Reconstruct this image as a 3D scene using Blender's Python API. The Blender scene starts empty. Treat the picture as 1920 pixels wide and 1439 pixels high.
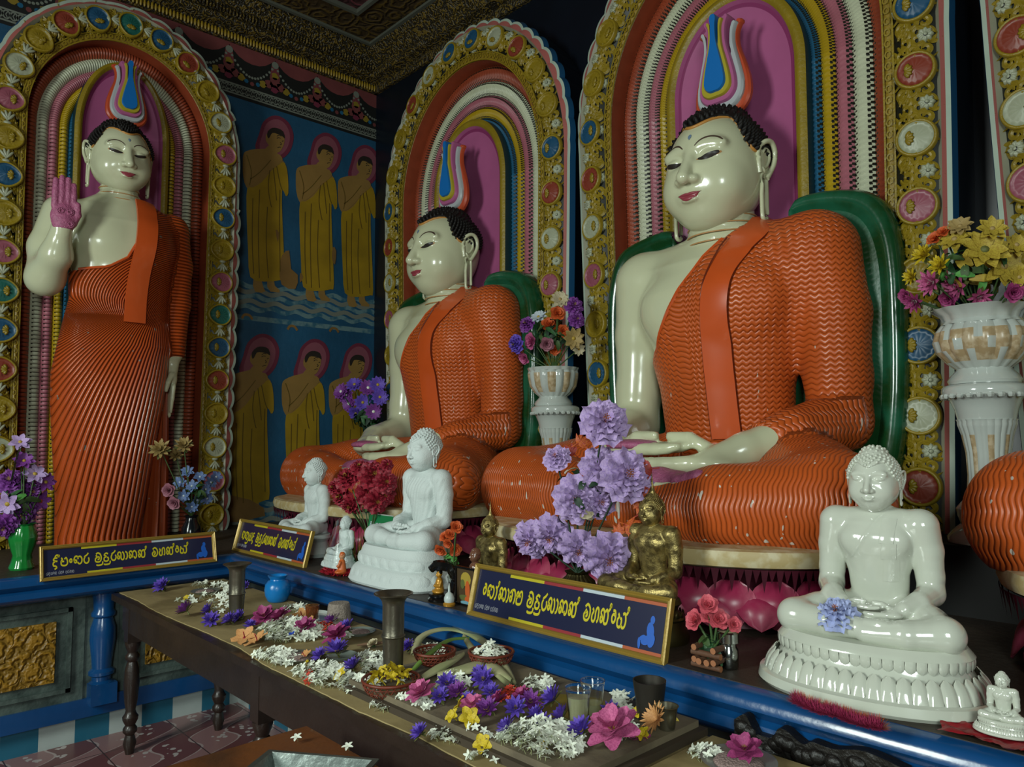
import bpy, math, random
import numpy as np
import openvdb as vdb
from mathutils import Vector, Matrix
SC = bpy.context.scene
COL = SC.collection
PI = math.pi
# ------------------------------------------------------------------ camera
def cam_setup():
    V1 = np.array([-360, 832.]); V2 = np.array([2450, 818.]); Cc = np.array([960, 719.5])
    f = math.sqrt(-np.dot(V1-Cc, V2-Cc))
    d = lambda p: np.array([p[0]-Cc[0], -(p[1]-Cc[1]), -f])
    X = -d(V1); X /= np.linalg.norm(X)
    Y = d(V2); Y /= np.linalg.norm(Y)
    Z = np.cross(X, Y); Z /= np.linalg.norm(Z)
    Y = np.cross(Z, X)
    R = np.stack([X, Y, Z])
    cd = bpy.data.cameras.new('camera'); co = bpy.data.objects.new('camera', cd); COL.objects.link(co)
    cd.sensor_width = 36; cd.lens = f/1920*36; cd.clip_start = .02; cd.clip_end = 60
    M = Matrix([list(R[0])+[0], list(R[1])+[0], list(R[2])+[1.5], [0, 0, 0, 1]])
    co.matrix_world = M
    SC.camera = co
    return R, f, Cc
R_, F_, C_ = cam_setup()
def hit(px, py, ax, val):
    """world point where the sight line through a pixel meets the plane axis=val"""
    r = R_ @ np.array([px-C_[0], -(py-C_[1]), -F_]); P0 = np.array([0, 0, 1.5])
    return P0+r*((val-P0[ax])/r[ax])
# ------------------------------------------------------------------ world, lights, exposure
SC.view_settings.view_transform = 'Standard'; SC.view_settings.look = 'None'
SC.view_settings.gamma = 1; SC.view_settings.use_curve_mapping = False
SC.view_settings.exposure = 0.34
w = bpy.data.worlds.new('world'); SC.world = w; w.use_nodes = True
w.node_tree.nodes['Background'].inputs[0].default_value = (.72, .85, .8, 1)
w.node_tree.nodes['Background'].inputs[1].default_value = .022
def area(name, loc, tgt, sx, sy, power, color):
    l = bpy.data.lights.new(name, 'AREA'); l.shape = 'RECTANGLE'; l.size = sx; l.size_y = sy
    l.energy = power; l.color = color
    o = bpy.data.objects.new(name, l); COL.objects.link(o); o.location = loc
    o.rotation_euler = (Vector(tgt)-Vector(loc)).to_track_quat('-Z', 'Y').to_euler()
    return o
area('doorway_daylight', (-2.3, -2.6, 2.6), (-2.4, 2.5, 1.6), .9, 1.5, 120, (.90, 1.0, .93))
area('window_daylight', (1.6, -1.6, 2.4), (-1.6, 2.6, 1.4), 1.0, 1.4, 78, (.88, 1.0, .95))
# ------------------------------------------------------------------ materials
MATS = {}
def mat(name, col, rough=.5, metal=0., var=0., vscale=6., bump=0., bscale=40., coat=0., emit=None, alpha=None, trans=0., col2=None, fac=(.45, .6), spec=.5, sss=0.):
    if name in MATS: return MATS[name]
    m = bpy.data.materials.new(name); m.use_nodes = True; nt = m.node_tree; b = nt.nodes['Principled BSDF']
    b.inputs['Base Color'].default_value = (*col, 1); b.inputs['Roughness'].default_value = rough
    b.inputs['Metallic'].default_value = metal; b.inputs['Coat Weight'].default_value = coat
    b.inputs['Coat Roughness'].default_value = .08; b.inputs['Specular IOR Level'].default_value = spec
    if trans: b.inputs['Transmission Weight'].default_value = trans
    if alpha is not None: b.inputs['Alpha'].default_value = alpha
    if sss:
        b.inputs['Subsurface Weight'].default_value = sss; b.inputs['Subsurface Scale'].default_value = .01
    if var or col2 or bump:
        tc = nt.nodes.new('ShaderNodeTexCoord')
    if col2 or var:
        n = nt.nodes.new('ShaderNodeTexNoise'); n.inputs['Scale'].default_value = vscale; n.inputs['Detail'].default_value = 6
        nt.links.new(tc.outputs['Object'], n.inputs['Vector'])
        r = nt.nodes.new('ShaderNodeValToRGB'); e = r.color_ramp.elements
        if col2:
            e[0].position = fac[0]; e[1].position = fac[1]; e[0].color = (*col, 1); e[1].color = (*col2, 1)
        else:
            e[0].position = .25; e[1].position = .75
            e[0].color = (*[c*(1-var) for c in col], 1); e[1].color = (*[min(1, c*(1+var)) for c in col], 1)
        nt.links.new(n.outputs['Fac'], r.inputs['Fac']); nt.links.new(r.outputs['Color'], b.inputs['Base Color'])
    if bump:
        n2 = nt.nodes.new('ShaderNodeTexNoise'); n2.inputs['Scale'].default_value = bscale; n2.inputs['Detail'].default_value = 5
        nt.links.new(tc.outputs['Object'], n2.inputs['Vector'])
        bp = nt.nodes.new('ShaderNodeBump'); bp.inputs['Strength'].default_value = bump; bp.inputs['Distance'].default_value = .01
        nt.links.new(n2.outputs['Fac'], bp.inputs['Height']); nt.links.new(bp.outputs['Normal'], b.inputs['Normal'])
    MATS[name] = m
    return m
def hx(h):
    h = h.lstrip('#'); c = [int(h[i:i+2], 16)/255 for i in (0, 2, 4)]
    return tuple(((x/12.92) if x <= .04045 else ((x+.055)/1.055)**2.4) for x in c)
# ------------------------------------------------------------------ mesh collecting
class MB:
    def __init__(s): s.V = []; s.F = []; s.M = []; s.n = 0
    def add(s, V, F, m=0):
        V = np.asarray(V, float).reshape(-1, 3)
        n = s.n
        s.V.append(V); s.n += len(V)
        if isinstance(F, np.ndarray):
            s.F.extend((F+n).tolist()); k = len(F)
        else:
            s.F.extend([[i+n for i in f] for f in F]); k = len(F)
        if np.isscalar(m): s.M.extend([m]*k)
        else: s.M.extend(list(m))
        return s
    def xf(s, M):
        M = np.array(M); s.V = [v@M[:3, :3].T+M[:3, 3] for v in s.V]; return s
    def join(s, o, M=None, m=None):
        V = np.concatenate(o.V) if o.V else np.zeros((0, 3))
        if M is not None:
            M = np.array(M); V = V@M[:3, :3].T+M[:3, 3]
        s.add(V, o.F, o.M if m is None else m); return s
    def mesh(s, name, mats, smooth=True):
        me = bpy.data.meshes.new(name)
        me.from_pydata(np.concatenate(s.V).tolist(), [], s.F)
        for m in (mats if isinstance(mats, (list, tuple)) else [mats]): me.materials.append(m)
        me.polygons.foreach_set('material_index', s.M)
        if smooth: me.polygons.foreach_set('use_smooth', [True]*len(s.F))
        me.update()
        if smooth == 'auto': me.set_sharp_from_angle(angle=.7)
        return me
def link(o, parent=None):
    COL.objects.link(o)
    if parent is not None: o.parent = parent
    return o
def obj(name, mb, mats, parent=None, smooth='auto', loc=None, rot=None, label=None):
    me = mb if isinstance(mb, bpy.types.Mesh) else mb.mesh(name, mats, smooth)
    o = bpy.data.objects.new(name, me); link(o, parent)
    if loc is not None: o.location = loc
    if rot is not None: o.rotation_euler = rot
    if label: o['label'] = label
    return o
def tag(o, label=None, cat=None, group=None, kind=None):
    if label: o['label'] = label
    if cat: o['category'] = cat
    if group: o['group'] = group
    if kind: o['kind'] = kind
    return o
def thing(name, label, cat, loc=(0, 0, 0), rz=0, group=None, sc=1.):
    o = bpy.data.objects.new(name, None); COL.objects.link(o); o.empty_display_size = .05
    o.location = loc; o.rotation_euler = (0, 0, rz); o.scale = (sc, sc, sc)
    return tag(o, label, cat, group)
def struct(name, mb, mats, smooth='auto', label=None, cat=None):
    return tag(obj(name, mb, mats, None, smooth), label, cat, kind='structure')
def dup(root, loc=None, rot=None, label=None, sc=None, group=None):
    c = root.copy(); COL.objects.link(c)
    def rec(a, b):
        for ch in list(a.children):
            d = ch.copy(); COL.objects.link(d); d.parent = b
            rec(ch, d)
    rec(root, c)
    if loc is not None: c.location = loc
    if rot is not None: c.rotation_euler = rot
    if sc is not None: c.scale = (sc, sc, sc)
    if label: c['label'] = label
    if group: c['group'] = group
    return c
# shapes -------------------------------------------------------------
def box(mb, a, b, m=0):
    x0, y0, z0 = a; x1, y1, z1 = b
    V = [(x0, y0, z0), (x1, y0, z0), (x1, y1, z0), (x0, y1, z0), (x0, y0, z1), (x1, y0, z1), (x1, y1, z1), (x0, y1, z1)]
    return mb.add(V, [(0, 3, 2, 1), (4, 5, 6, 7), (0, 1, 5, 4), (1, 2, 6, 5), (2, 3, 7, 6), (3, 0, 4, 7)], m)
def grid_faces(nu, nv, closeu=False, closev=False):
    iu = np.arange(nu if closeu else nu-1); iv = np.arange(nv if closev else nv-1)
    A, B = np.meshgrid(iu, iv, indexing='ij'); A = A.ravel(); B = B.ravel()
    A1 = (A+1) % nu; B1 = (B+1) % nv
    return np.stack([A*nv+B, A1*nv+B, A1*nv+B1, A*nv+B1], 1)
def lathe(mb, prof, n=32, m=0, lobes=0, lamp=0., c=(0, 0, 0), cap=True, mfun=None, sx=1., sy=1.):
    """profile list of (r, z) bottom to top, revolved"""
    prof = np.array(prof, float); k = len(prof)
    th = np.arange(n)*2*PI/n
    rr = np.ones(n) if not lobes else 1+lamp*np.abs(np.sin(th*lobes/2))-lamp*.5
    la = prof[:, 2] if prof.shape[1] > 2 else np.ones(k)
    r = prof[:, 0][:, None]*(1+(rr[None]-1)*la[:, None])
    V = np.stack([r*np.cos(th)[None]*sx+c[0], r*np.sin(th)[None]*sy+c[1], np.repeat(prof[:, 1][:, None], n, 1)+c[2]], 2)
    F = grid_faces(k, n, False, True)[:, ::-1]
    mm = m
    if mfun is not None: mm = [mfun(i//n, i % n) for i in range(len(F))]
    mb.add(V.reshape(-1, 3), F, mm)
    if cap:
        if prof[0, 0] > 1e-4: mb.add(V[0], [list(range(n))[::-1]], m)
        if prof[-1, 0] > 1e-4: mb.add(V[-1], [list(range(n))], m)
    return mb
def smooth_pts(P, n=8, closed=False):
    P = np.asarray(P, float); out = []
    N = len(P)
    for i in range(N if closed else N-1):
        p0 = P[(i-1) % N] if (closed or i > 0) else P[i]; p1 = P[i]; p2 = P[(i+1) % N]
        p3 = P[(i+2) % N] if (closed or i+2 < N) else p2
        for t in np.arange(n)/n:
            out.append(.5*((2*p1)+(-p0+p2)*t+(2*p0-5*p1+4*p2-p3)*t*t+(-p0+3*p1-3*p2+p3)*t**3))
    if not closed: out.append(P[-1])
    return np.array(out)
def tube(mb, P, r, n=8, m=0, closed=False, flat=1., up=(0, 0, 1)):
    P = np.asarray(P, float); N = len(P); r = np.broadcast_to(np.asarray(r, float), (N,))
    if closed: T = np.roll(P, -1, 0)-np.roll(P, 1, 0)
    else: T = np.gradient(P, axis=0)
    T /= np.linalg.norm(T, axis=1)[:, None]+1e-9
    up = np.array(up, float); U = np.cross(T, up); ln = np.linalg.norm(U, axis=1)
    if (ln < .05).any():
        up2 = np.array([.3, 1, .1]); U2 = np.cross(T, up2); U = np.where((ln < .05)[:, None], U2, U)
    U /= np.linalg.norm(U, axis=1)[:, None]+1e-9; W = np.cross(U, T)
    th = np.arange(n)*2*PI/n
    V = P[:, None]+r[:, None, None]*(np.cos(th)[None, :, None]*U[:, None]+flat*np.sin(th)[None, :, None]*W[:, None])
    mb.add(V.reshape(-1, 3), grid_faces(N, n, closed, True), m)
    if not closed:
        mb.add(V[0], [list(range(n))[::-1]], m); mb.add(V[-1], [list(range(n))], m)
    return mb
def blob(mb, c, r, nu=8, nv=12, m=0, M=None):
    """ellipsoid"""
    r = np.broadcast_to(np.asarray(r, float), (3,))
    ph = np.linspace(-PI/2, PI/2, nu+1); th = np.arange(nv)*2*PI/nv
    V = np.stack([np.cos(ph)[:, None]*np.cos(th)*r[0], np.cos(ph)[:, None]*np.sin(th)*r[1], np.repeat(np.sin(ph)[:, None], nv, 1)*r[2]], 2).reshape(-1, 3)
    if M is not None: V = V@np.array(M).T
    return mb.add(V+np.array(c), grid_faces(nu+1, nv, False, True)[:, ::-1], m)
def poly(mb, pts, z0, z1, m=0, ms=None):
    """prism from a 2D outline (x, y) between z0 and z1"""
    n = len(pts); V = [(p[0], p[1], z0) for p in pts]+[(p[0], p[1], z1) for p in pts]
    mb.add(V, [list(range(n))[::-1]], m); mb.add(V, [list(range(n, 2*n))], m)
    mb.add(V, [(i, (i+1) % n, n+(i+1) % n, n+i) for i in range(n)], m if ms is None else ms)
    return mb
def rotz(a): c, s = math.cos(a), math.sin(a); return np.array([[c, -s, 0, 0], [s, c, 0, 0], [0, 0, 1, 0], [0, 0, 0, 1.]])
def rotx(a): c, s = math.cos(a), math.sin(a); return np.array([[1, 0, 0, 0], [0, c, -s, 0], [0, s, c, 0], [0, 0, 0, 1.]])
def roty(a): c, s = math.cos(a), math.sin(a); return np.array([[c, 0, s, 0], [0, 1, 0, 0], [-s, 0, c, 0], [0, 0, 0, 1.]])
def tr(x, y, z): M = np.eye(4); M[:3, 3] = (x, y, z); return M
def scl(x, y=None, z=None):
    y = x if y is None else y; z = x if z is None else z; return np.diag([x, y, z, 1.])
# ------------------------------------------------------------------ signed distance modelling
def sm_min(a, b, k):
    h = np.clip(.5+.5*(b-a)/k, 0, 1); return b*(1-h)+a*h-k*h*(1-h)
def cone(P, a, b, ra, rb):
    a = np.array(a, float); b = np.array(b, float); ab = b-a
    t = np.clip(((P-a)@ab)/(ab@ab), 0, 1)
    return np.linalg.norm(P-a-t[..., None]*ab, axis=-1)-(ra+(rb-ra)*t)
def ell(P, c, r):
    r = np.array(r, float); q = (P-np.array(c, float)); k0 = np.linalg.norm(q/r, axis=-1); k1 = np.linalg.norm(q/(r*r), axis=-1)
    return k0*(k0-1)/np.maximum(k1, 1e-6)
def chain(P, pts, rad, k):
    d = None
    for i in range(len(pts)-1):
        e = cone(P, pts[i], pts[i+1], rad[i], rad[i+1]); d = e if d is None else sm_min(d, e, k)
    return d
def prof_sdf(P, zs, ws, ds, xc=0, yc=0):
    z = P[..., 2]; w = np.interp(z, zs, ws); d = np.interp(z, zs, ds)
    x0 = np.interp(z, zs, xc) if np.ndim(xc) else xc; y0 = np.interp(z, zs, yc) if np.ndim(yc) else yc
    k = np.sqrt(((P[..., 0]-x0)/w)**2+((P[..., 1]-y0)/d)**2)
    e = (k-1)*np.minimum(w, d)
    return np.maximum(e, np.maximum(z-zs[-1], zs[0]-z))
def sdf_mesh(f, lo, hi, h, attr=None):
    lo = np.array(lo, float); hi = np.array(hi, float); n = np.ceil((hi-lo)/h).astype(int)+1
    xs, ys, zs = [lo[i]+np.arange(n[i])*h for i in range(3)]
    A = np.empty(tuple(n), np.float32)
    step = max(1, int(400000/(n[1]*n[2])))
    for i in range(0, n[0], step):
        G = np.stack(np.meshgrid(xs[i:i+step], ys, zs, indexing='ij'), -1)
        A[i:i+step] = f(G)
    A[0] = A[-1] = h*3; A[:, 0] = A[:, -1] = h*3; A[:, :, 0] = A[:, :, -1] = h*3
    g = vdb.FloatGrid(float(h*3)); g.copyFromArray(A)
    pts, tris, quads = g.convertToPolygons(isovalue=0., adaptivity=0.)
    V = np.array(pts)*h+lo
    # one relaxation towards the true surface
    return V, (tris, quads)
def sdf_mb(mb, f, lo, hi, h, m=0, M=None):
    V, (t, q) = sdf_mesh(f, lo, hi, h)
    if M is not None: V = V@M[:3, :3].T+M[:3, 3]
    F = [list(map(int, x)) for x in q]+[list(map(int, x[::-1])) for x in t]
    mb.add(V, F, m); return V
def front_y(f, x, z, y0=-1.2, y1=.6, it=40):
    """march from the front (-y) until the surface is met"""
    x = np.asarray(x, float); z = np.asarray(z, float); y = np.full(x.shape, float(y0))
    for _ in range(it):
        d = f(np.stack([x, y, z], -1)); y = np.minimum(y+np.maximum(d, -.02)*.85, y1)
    return y
# ================================================================== the room
XW, YW, ZC, ZL = -5.6, 3.6, 4.95, .87      # mural wall, back wall, ceiling, ledge height
gold = mat('gold_paint', hx('857016'), .42, var=.18, vscale=9, bump=.3, bscale=60)
gold_d = mat('dull_gold_paint', hx('8a7020'), .45, var=.3, vscale=7, bump=.5, bscale=40)
blackp = mat('black_paint', hx('15170f'), .4)
red_p = mat('brick_red_paint', hx('8e3e24'), .45, var=.15, vscale=12)
white_p = mat('cream_paint', hx('b9bda2'), .4, var=.1, vscale=10)
pink_p = mat('dusty_pink_paint', hx('a3606c'), .4, var=.12, vscale=10)
yel_p = mat('mustard_paint', hx('a78b14'), .4, var=.12, vscale=10)
blue_p = mat('teal_blue_paint', hx('1e5878'), .4, var=.15, vscale=10)
panel_p = mat('magenta_pink_paint', hx('a65682'), .38, var=.1, vscale=4)
panel_rim = mat('deep_magenta_paint', hx('80305c'), .35)
teal_d = mat('dark_teal_paint', hx('0d3440'), .35)
navy = mat('navy_paint', hx('060e18'), .35, var=.2)
ledge_blue = mat('glossy_blue_paint', hx('0c4274'), .25, var=.15, vscale=5, bump=.12, bscale=25, coat=.4)
dark_wood = mat('dark_ledge_wood', hx('332a22'), .55, var=.35, vscale=4, bump=.5, bscale=30)
ceil_blue = mat('ceiling_blue', hx('1c2b38'), .7, var=.2)
def wave_mat(name, c1, c2, scale, dist, kind='RINGS', rough=.5, detail=2):
    m = bpy.data.materials.new(name); m.use_nodes = True; nt = m.node_tree; b = nt.nodes['Principled BSDF']
    b.inputs['Roughness'].default_value = rough
    tc = nt.nodes.new('ShaderNodeTexCoord'); v = nt.nodes.new('ShaderNodeTexVoronoi'); v.inputs['Scale'].default_value = scale
    n = nt.nodes.new('ShaderNodeTexNoise'); n.inputs['Scale'].default_value = scale*1.5
    mx = nt.nodes.new('ShaderNodeMix'); mx.data_type = 'VECTOR'; mx.inputs[0].default_value = .08
    nt.links.new(tc.outputs['Object'], n.inputs['Vector']); nt.links.new(tc.outputs['Object'], mx.inputs[4]); nt.links.new(n.outputs['Color'], mx.inputs[5])
    nt.links.new(mx.outputs[1], v.inputs['Vector'])
    s = nt.nodes.new('ShaderNodeMath'); s.operation = 'MULTIPLY'; s.inputs[1].default_value = dist
    nt.links.new(v.outputs['Distance'], s.inputs[0]); q = nt.nodes.new('ShaderNodeMath'); q.operation = 'SINE'; nt.links.new(s.outputs[0], q.inputs[0])
    r = nt.nodes.new('ShaderNodeValToRGB'); e = r.color_ramp.elements; e[0].position = .2; e[1].position = .55; e[0].color = (*c1, 1); e[1].color = (*c2, 1)
    nt.links.new(q.outputs[0], r.inputs[0]); nt.links.new(r.outputs[0], b.inputs['Base Color'])
    bp = nt.nodes.new('ShaderNodeBump'); bp.inputs['Distance'].default_value = .01; bp.inputs['Strength'].default_value = .6
    nt.links.new(q.outputs[0], bp.inputs['Height']); nt.links.new(bp.outputs[0], b.inputs['Normal'])
    return m
scroll_m = wave_mat('gold_scroll_paint', hx('241e10'), hx('66521a'), 14, 22)
ceil_gold = wave_mat('ceiling_gold_scroll', hx('3a2b10'), hx('54410f'), 7, 20, rough=.7)
rosette_m = wave_mat('ceiling_rose_panel', hx('3c1a1c'), hx('6a3038'), 6, 18, rough=.7)
# walls, floor, ceiling (thin slabs, only the parts near the altar)
b = MB(); box(b, (XW-.1, -3.5, -.05), (XW, YW+.1, ZC+.1)); 
wall_b = mat('mural_ground_blue', hx('194a68'), .55, var=.22, vscale=3, bump=.3, bscale=20)
struct('wall_left', b, wall_b)
b = MB(); box(b, (XW, YW, -.05), (3, YW+.1, ZC+.1)); struct('wall_back', b, navy)
b = MB(); box(b, (XW, -3.5, ZC), (3, YW, ZC+.1)); struct('ceiling', b, ceil_blue)
# floor tiles
def floor_mat():
    m = bpy.data.materials.new('patterned_cement_tiles'); m.use_nodes = True; nt = m.node_tree; b = nt.nodes['Principled BSDF']
    N = nt.nodes.new; L = nt.links.new
    b.inputs['Roughness'].default_value = .3
    tc = N('ShaderNodeTexCoord'); mp = N('ShaderNodeMapping'); mp.inputs['Scale'].default_value = (2.7, 2.7, 2.7); L(tc.outputs['Object'], mp.inputs['Vector'])
    def mt(op, a, bb=None, c=None):
        n = N('ShaderNodeMath'); n.operation = op
        for i, v in enumerate((a, bb, c)):
            if v is None: continue
            if isinstance(v, (int, float)): n.inputs[i].default_value = v
            else: L(v, n.inputs[i])
        return n.outputs[0]
    sp = N('ShaderNodeSeparateXYZ'); L(mp.outputs[0], sp.inputs[0])
    fx = mt('FRACT', sp.outputs[0]); fy = mt('FRACT', sp.outputs[1])
    # wavy two-tone field
    wv = mt('ADD', fy, mt('MULTIPLY', mt('SINE', mt('MULTIPLY', sp.outputs[0], 6.283)), .22))
    two = mt('GREATER_THAN', mt('SINE', mt('MULTIPLY', mt('ADD', wv, sp.outputs[0]), 6.283)), 0.)
    edge = mt('ABSOLUTE', mt('SINE', mt('MULTIPLY', mt('ADD', wv, sp.outputs[0]), 6.283)))
    line = mt('LESS_THAN', edge, .1)
    gx = mt('LESS_THAN', mt('MINIMUM', mt('MINIMUM', fx, fy), mt('MINIMUM', mt('SUBTRACT', 1., fx), mt('SUBTRACT', 1., fy))), .008)
    # flower sprays
    v = N('ShaderNodeTexVoronoi'); v.inputs['Scale'].default_value = 9; L(mp.outputs[0], v.inputs['Vector'])
    cx = mt('SUBTRACT', fx, .5); cy = mt('SUBTRACT', fy, .5); rr = mt('SQRT', mt('ADD', mt('MULTIPLY', cx, cx), mt('MULTIPLY', cy, cy)))
    fl = mt('MULTIPLY', mt('LESS_THAN', v.outputs['Distance'], .33), mt('LESS_THAN', mt('ABSOLUTE', mt('SUBTRACT', rr, .2)), .1))
    def mix(f, A, B):
        n = N('ShaderNodeMix'); n.data_type = 'RGBA'; L(f, n.inputs[0])
        for i, c in ((6, A), (7, B)):
            if isinstance(c, tuple): n.inputs[i].default_value = (*c, 1)
            else: L(c, n.inputs[i])
        return n.outputs[2]
    c = mix(two, hx('8f6a68'), hx('6a3f3e')); c = mix(line, c, hx('a89490')); c = mix(fl, c, hx('b3a8a4')); c = mix(gx, c, hx('43302e'))
    L(c, b.inputs['Base Color']); return m
b = MB(); box(b, (XW, -3.5, -.05), (3, YW, 0)); struct('floor', b, floor_mat())
# ceiling frames painted and moulded
def frame_rect(mb, x0, y0, x1, y1, wd, z0, z1, m):
    box(mb, (x0, y0, z0), (x1, y0+wd, z1), m); box(mb, (x0, y1-wd, z0), (x1, y1, z1), m)
    box(mb, (x0, y0+wd, z0), (x0+wd, y1-wd, z1), m); box(mb, (x1-wd, y0+wd, z0), (x1, y1-wd, z1), m)
grey_l = mat('grey_line_paint', hx('55584e'), .6)
b = MB()
frame_rect(b, -5.35, -1.5, 1.5, 3.38, .03, ZC-.05, ZC, 0)
frame_rect(b, -5.32, -1.47, 1.47, 3.35, .30, ZC-.03, ZC, 1)
frame_rect(b, -5.02, -1.17, 1.17, 3.05, .03, ZC-.05, ZC, 0)
box(b, (-4.99, -1.14, ZC-.015), (1.14, 3.02, ZC), 2)
tag(obj('ceiling_panel', b, [grey_l, ceil_gold, rosette_m]), kind='structure')
# cornice on the left wall: gold stepped moulding with a tongue row
b = MB()
prof = [(0, 4.62), (.03, 4.62), (.04, 4.66), (.03, 4.70), (.10, 4.72), (.12, 4.75), (.10, 4.78), (.16, 4.84), (.22, 4.90), (.22, 4.95), (0, 4.95)]
n = len(prof)
for y0, y1 in ((-1.5, 3.6),):
    V = [(XW+p[0], y0, p[1]) for p in prof]+[(XW+p[0], y1, p[1]) for p in prof]
    b.add(V, [(i, i+1, n+i+1, n+i) for i in range(n-1)], 0)
for i in range(110):
    y = .9+i*.0255
    if y > 3.58: break
    blob(b, (XW+.045, y, 4.655), (.012, .0105, .03), 4, 6, 1)
    blob(b, (XW+.135, y, 4.80), (.02, .0105, .035), 4, 6, 0)
b2 = MB(); V = [(x, YW-p[0], p[1]) for x in (-5.6, 3) for p in prof]; b.add(V, [(n+i, n+i+1, i+1, i) for i in range(n-1)], 0)
tag(obj('trim_1', b, [scroll_m, mat('cornice_yellow', hx('8f7416'), .5)]), kind='structure')
# ------------------------------------------------------------------ painted mural on the left wall
robe_y = mat('mural_ochre_robe', hx('94760e'), .6, var=.18, vscale=6)
mur_skin = mat('mural_brown_skin', hx('8a6a34'), .6, var=.1, vscale=8)
mur_pink = mat('mural_pink_halo', hx('7e4450'), .6, var=.1)
mur_red = mat('mural_red_line', hx('682438'), .6)
mur_hair = mat('mural_dark_hair', hx('241c14'), .6)
mur_line = mat('mural_robe_line', hx('5c470c'), .6)
mur_wave = mat('mural_wave_grey', hx('5f7c80'), .6, col2=hx('28586c'), vscale=14)
mur_black = mat('mural_black', hx('0e100e'), .6)
mur_pearl = mat('mural_pearl_grey', hx('6d7268'), .6)
mur_swag = mat('mural_swag_pink', hx('6a3434'), .6, var=.2)
mur_leaf = mat('mural_gold_leaf', hx('7e6a1c'), .6)
mur_flake = mat('mural_flaked_patch', hx('7a5a2a'), .7, var=.2)
MM = [robe_y, mur_skin, mur_pink, mur_red, mur_hair, mur_line, mur_wave, mur_black, mur_pearl, mur_swag, mur_leaf, mur_flake, blue_p]
mur = MB()
def flat(pts, lay, m, smooth=0):
    """painted patch on the left wall from (y, z) points, a coat of paint thick"""
    P = smooth_pts(pts, smooth, True) if smooth else np.array(pts)
    x = XW+.0012+lay*.0007; k = len(P)
    c = P.mean(0)
    V = [(x, p[0], p[1]) for p in P]
    mur.add(V, [list(range(k))], m)
def stroke(pts, wd, lay, m, n=4):
    P = smooth_pts(pts, n) if n else np.array(pts, float)
    T = np.gradient(P, axis=0); T /= np.linalg.norm(T, axis=1)[:, None]+1e-9; Nn = np.stack([-T[:, 1], T[:, 0]], 1)*wd/2
    x = XW+.0012+lay*.0007; A = P+Nn; B = P-Nn; k = len(P)
    V = [(x, *p) for p in A]+[(x, *p) for p in B]
    mur.add(V, [(i, k+i, k+i+1, i+1) for i in range(k-1)], m)
def zz(L):      # outline seen on the photograph's second monk, laid onto the wall plane
    return [tuple(hit(380+a/2.57, b/2.57, 0, XW)[1:]) for a, b in L]
MK = dict(
 halo=zz([(452, 775), (468, 700), (486, 645), (525, 617), (562, 620), (598, 647), (618, 690), (620, 730), (605, 780), (570, 815), (520, 815)]),
 halo2=zz([(470, 770), (484, 700), (500, 655), (530, 634), (560, 636), (586, 658), (602, 692), (604, 728), (590, 770), (560, 800), (520, 800)]),
 head=zz([(502, 700), (515, 685), (545, 680), (572, 695), (580, 720), (577, 750), (562, 780), (545, 788), (525, 778), (508, 750), (498, 735), (496, 715)]),
 hair=zz([(503, 712), (505, 690), (525, 673), (550, 675), (574, 690), (582, 722), (570, 712), (545, 700), (525, 697), (515, 715), (508, 722)]),
 body=zz([(397, 800), (410, 782), (450, 772), (495, 770), (510, 755), (545, 780), (552, 800), (585, 840), (560, 870), (520, 900), (440, 955), (412, 950), (397, 900), (395, 840)]),
 robe=zz([(415, 955), (440, 950), (480, 925), (515, 880), (545, 850), (572, 832), (588, 850), (596, 900), (598, 975), (586, 988), (570, 960), (572, 1100), (582, 1350), (565, 1378), (490, 1386), (430, 1365), (420, 1250), (412, 1050)]),
 arm=zz([(428, 945), (418, 935), (470, 880), (520, 820), (545, 795), (562, 800), (572, 820), (560, 840), (520, 870), (490, 905), (450, 940)]),
 foot1=zz([(445, 1372), (480, 1380), (490, 1415), (498, 1430), (480, 1438), (452, 1432), (442, 1405)]),
 foot2=zz([(505, 1382), (535, 1378), (540, 1405), (562, 1425), (560, 1436), (520, 1432), (506, 1410)]))
BY, BZ = hit(380+500/2.57, 1435/2.57, 0, XW)[1:]
def monk(y, z, s=1., sy=1.):
    q = lambda L: [((p[0]-BY)*sy+y, (p[1]-BZ)*s+z) for p in L]
    flat(q(MK['halo']), 3, 3, 3); flat(q(MK['halo2']), 4, 2, 3)
    flat(q(MK['foot1']), 4, 1); flat(q(MK['foot2']), 4, 1)
    flat(q(MK['body']), 5, 1, 2); flat(q(MK['robe']), 6, 0, 2); flat(q(MK['head']), 7, 1, 2); flat(q(MK['hair']), 8, 4, 2); flat(q(MK['arm']), 8, 1, 2)
    for L in ([(515, 870), (508, 950), (520, 1030), (525, 1040)], [(530, 860), (540, 950), (545, 1010)], [(545, 850), (560, 930), (570, 960)],
              [(560, 960), (558, 1100), (562, 1340)], [(470, 960), (465, 1150), (470, 1370)], [(440, 1000), (438, 1200), (445, 1350)], [(505, 1040), (500, 1200), (510, 1370)]):
        stroke(q(zz(L)), .007, 9, 5)
    stroke(q(zz([(412, 800), (430, 860), (432, 900), (425, 940)])), .006, 9, 5)
    stroke(q(zz([(428, 912), (470, 880), (520, 822)])), .006, 9, 5)
    for L in ([(545, 722), (553, 718), (562, 722)], [(568, 735), (575, 733)], [(545, 712), (555, 707), (565, 712)], [(560, 740), (566, 748), (560, 752)], [(548, 765), (558, 762), (564, 764)]):
        stroke(q(zz(L)), .005, 10, 4, 2)
for y in (2.59, 3.04, 3.43): monk(y, 2.665 if y > 2.7 else 2.68, 1.0, 1.)
for y in (2.50, 2.95, 3.37): monk(y, .93 if y < 2.6 else .93, .965)
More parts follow.
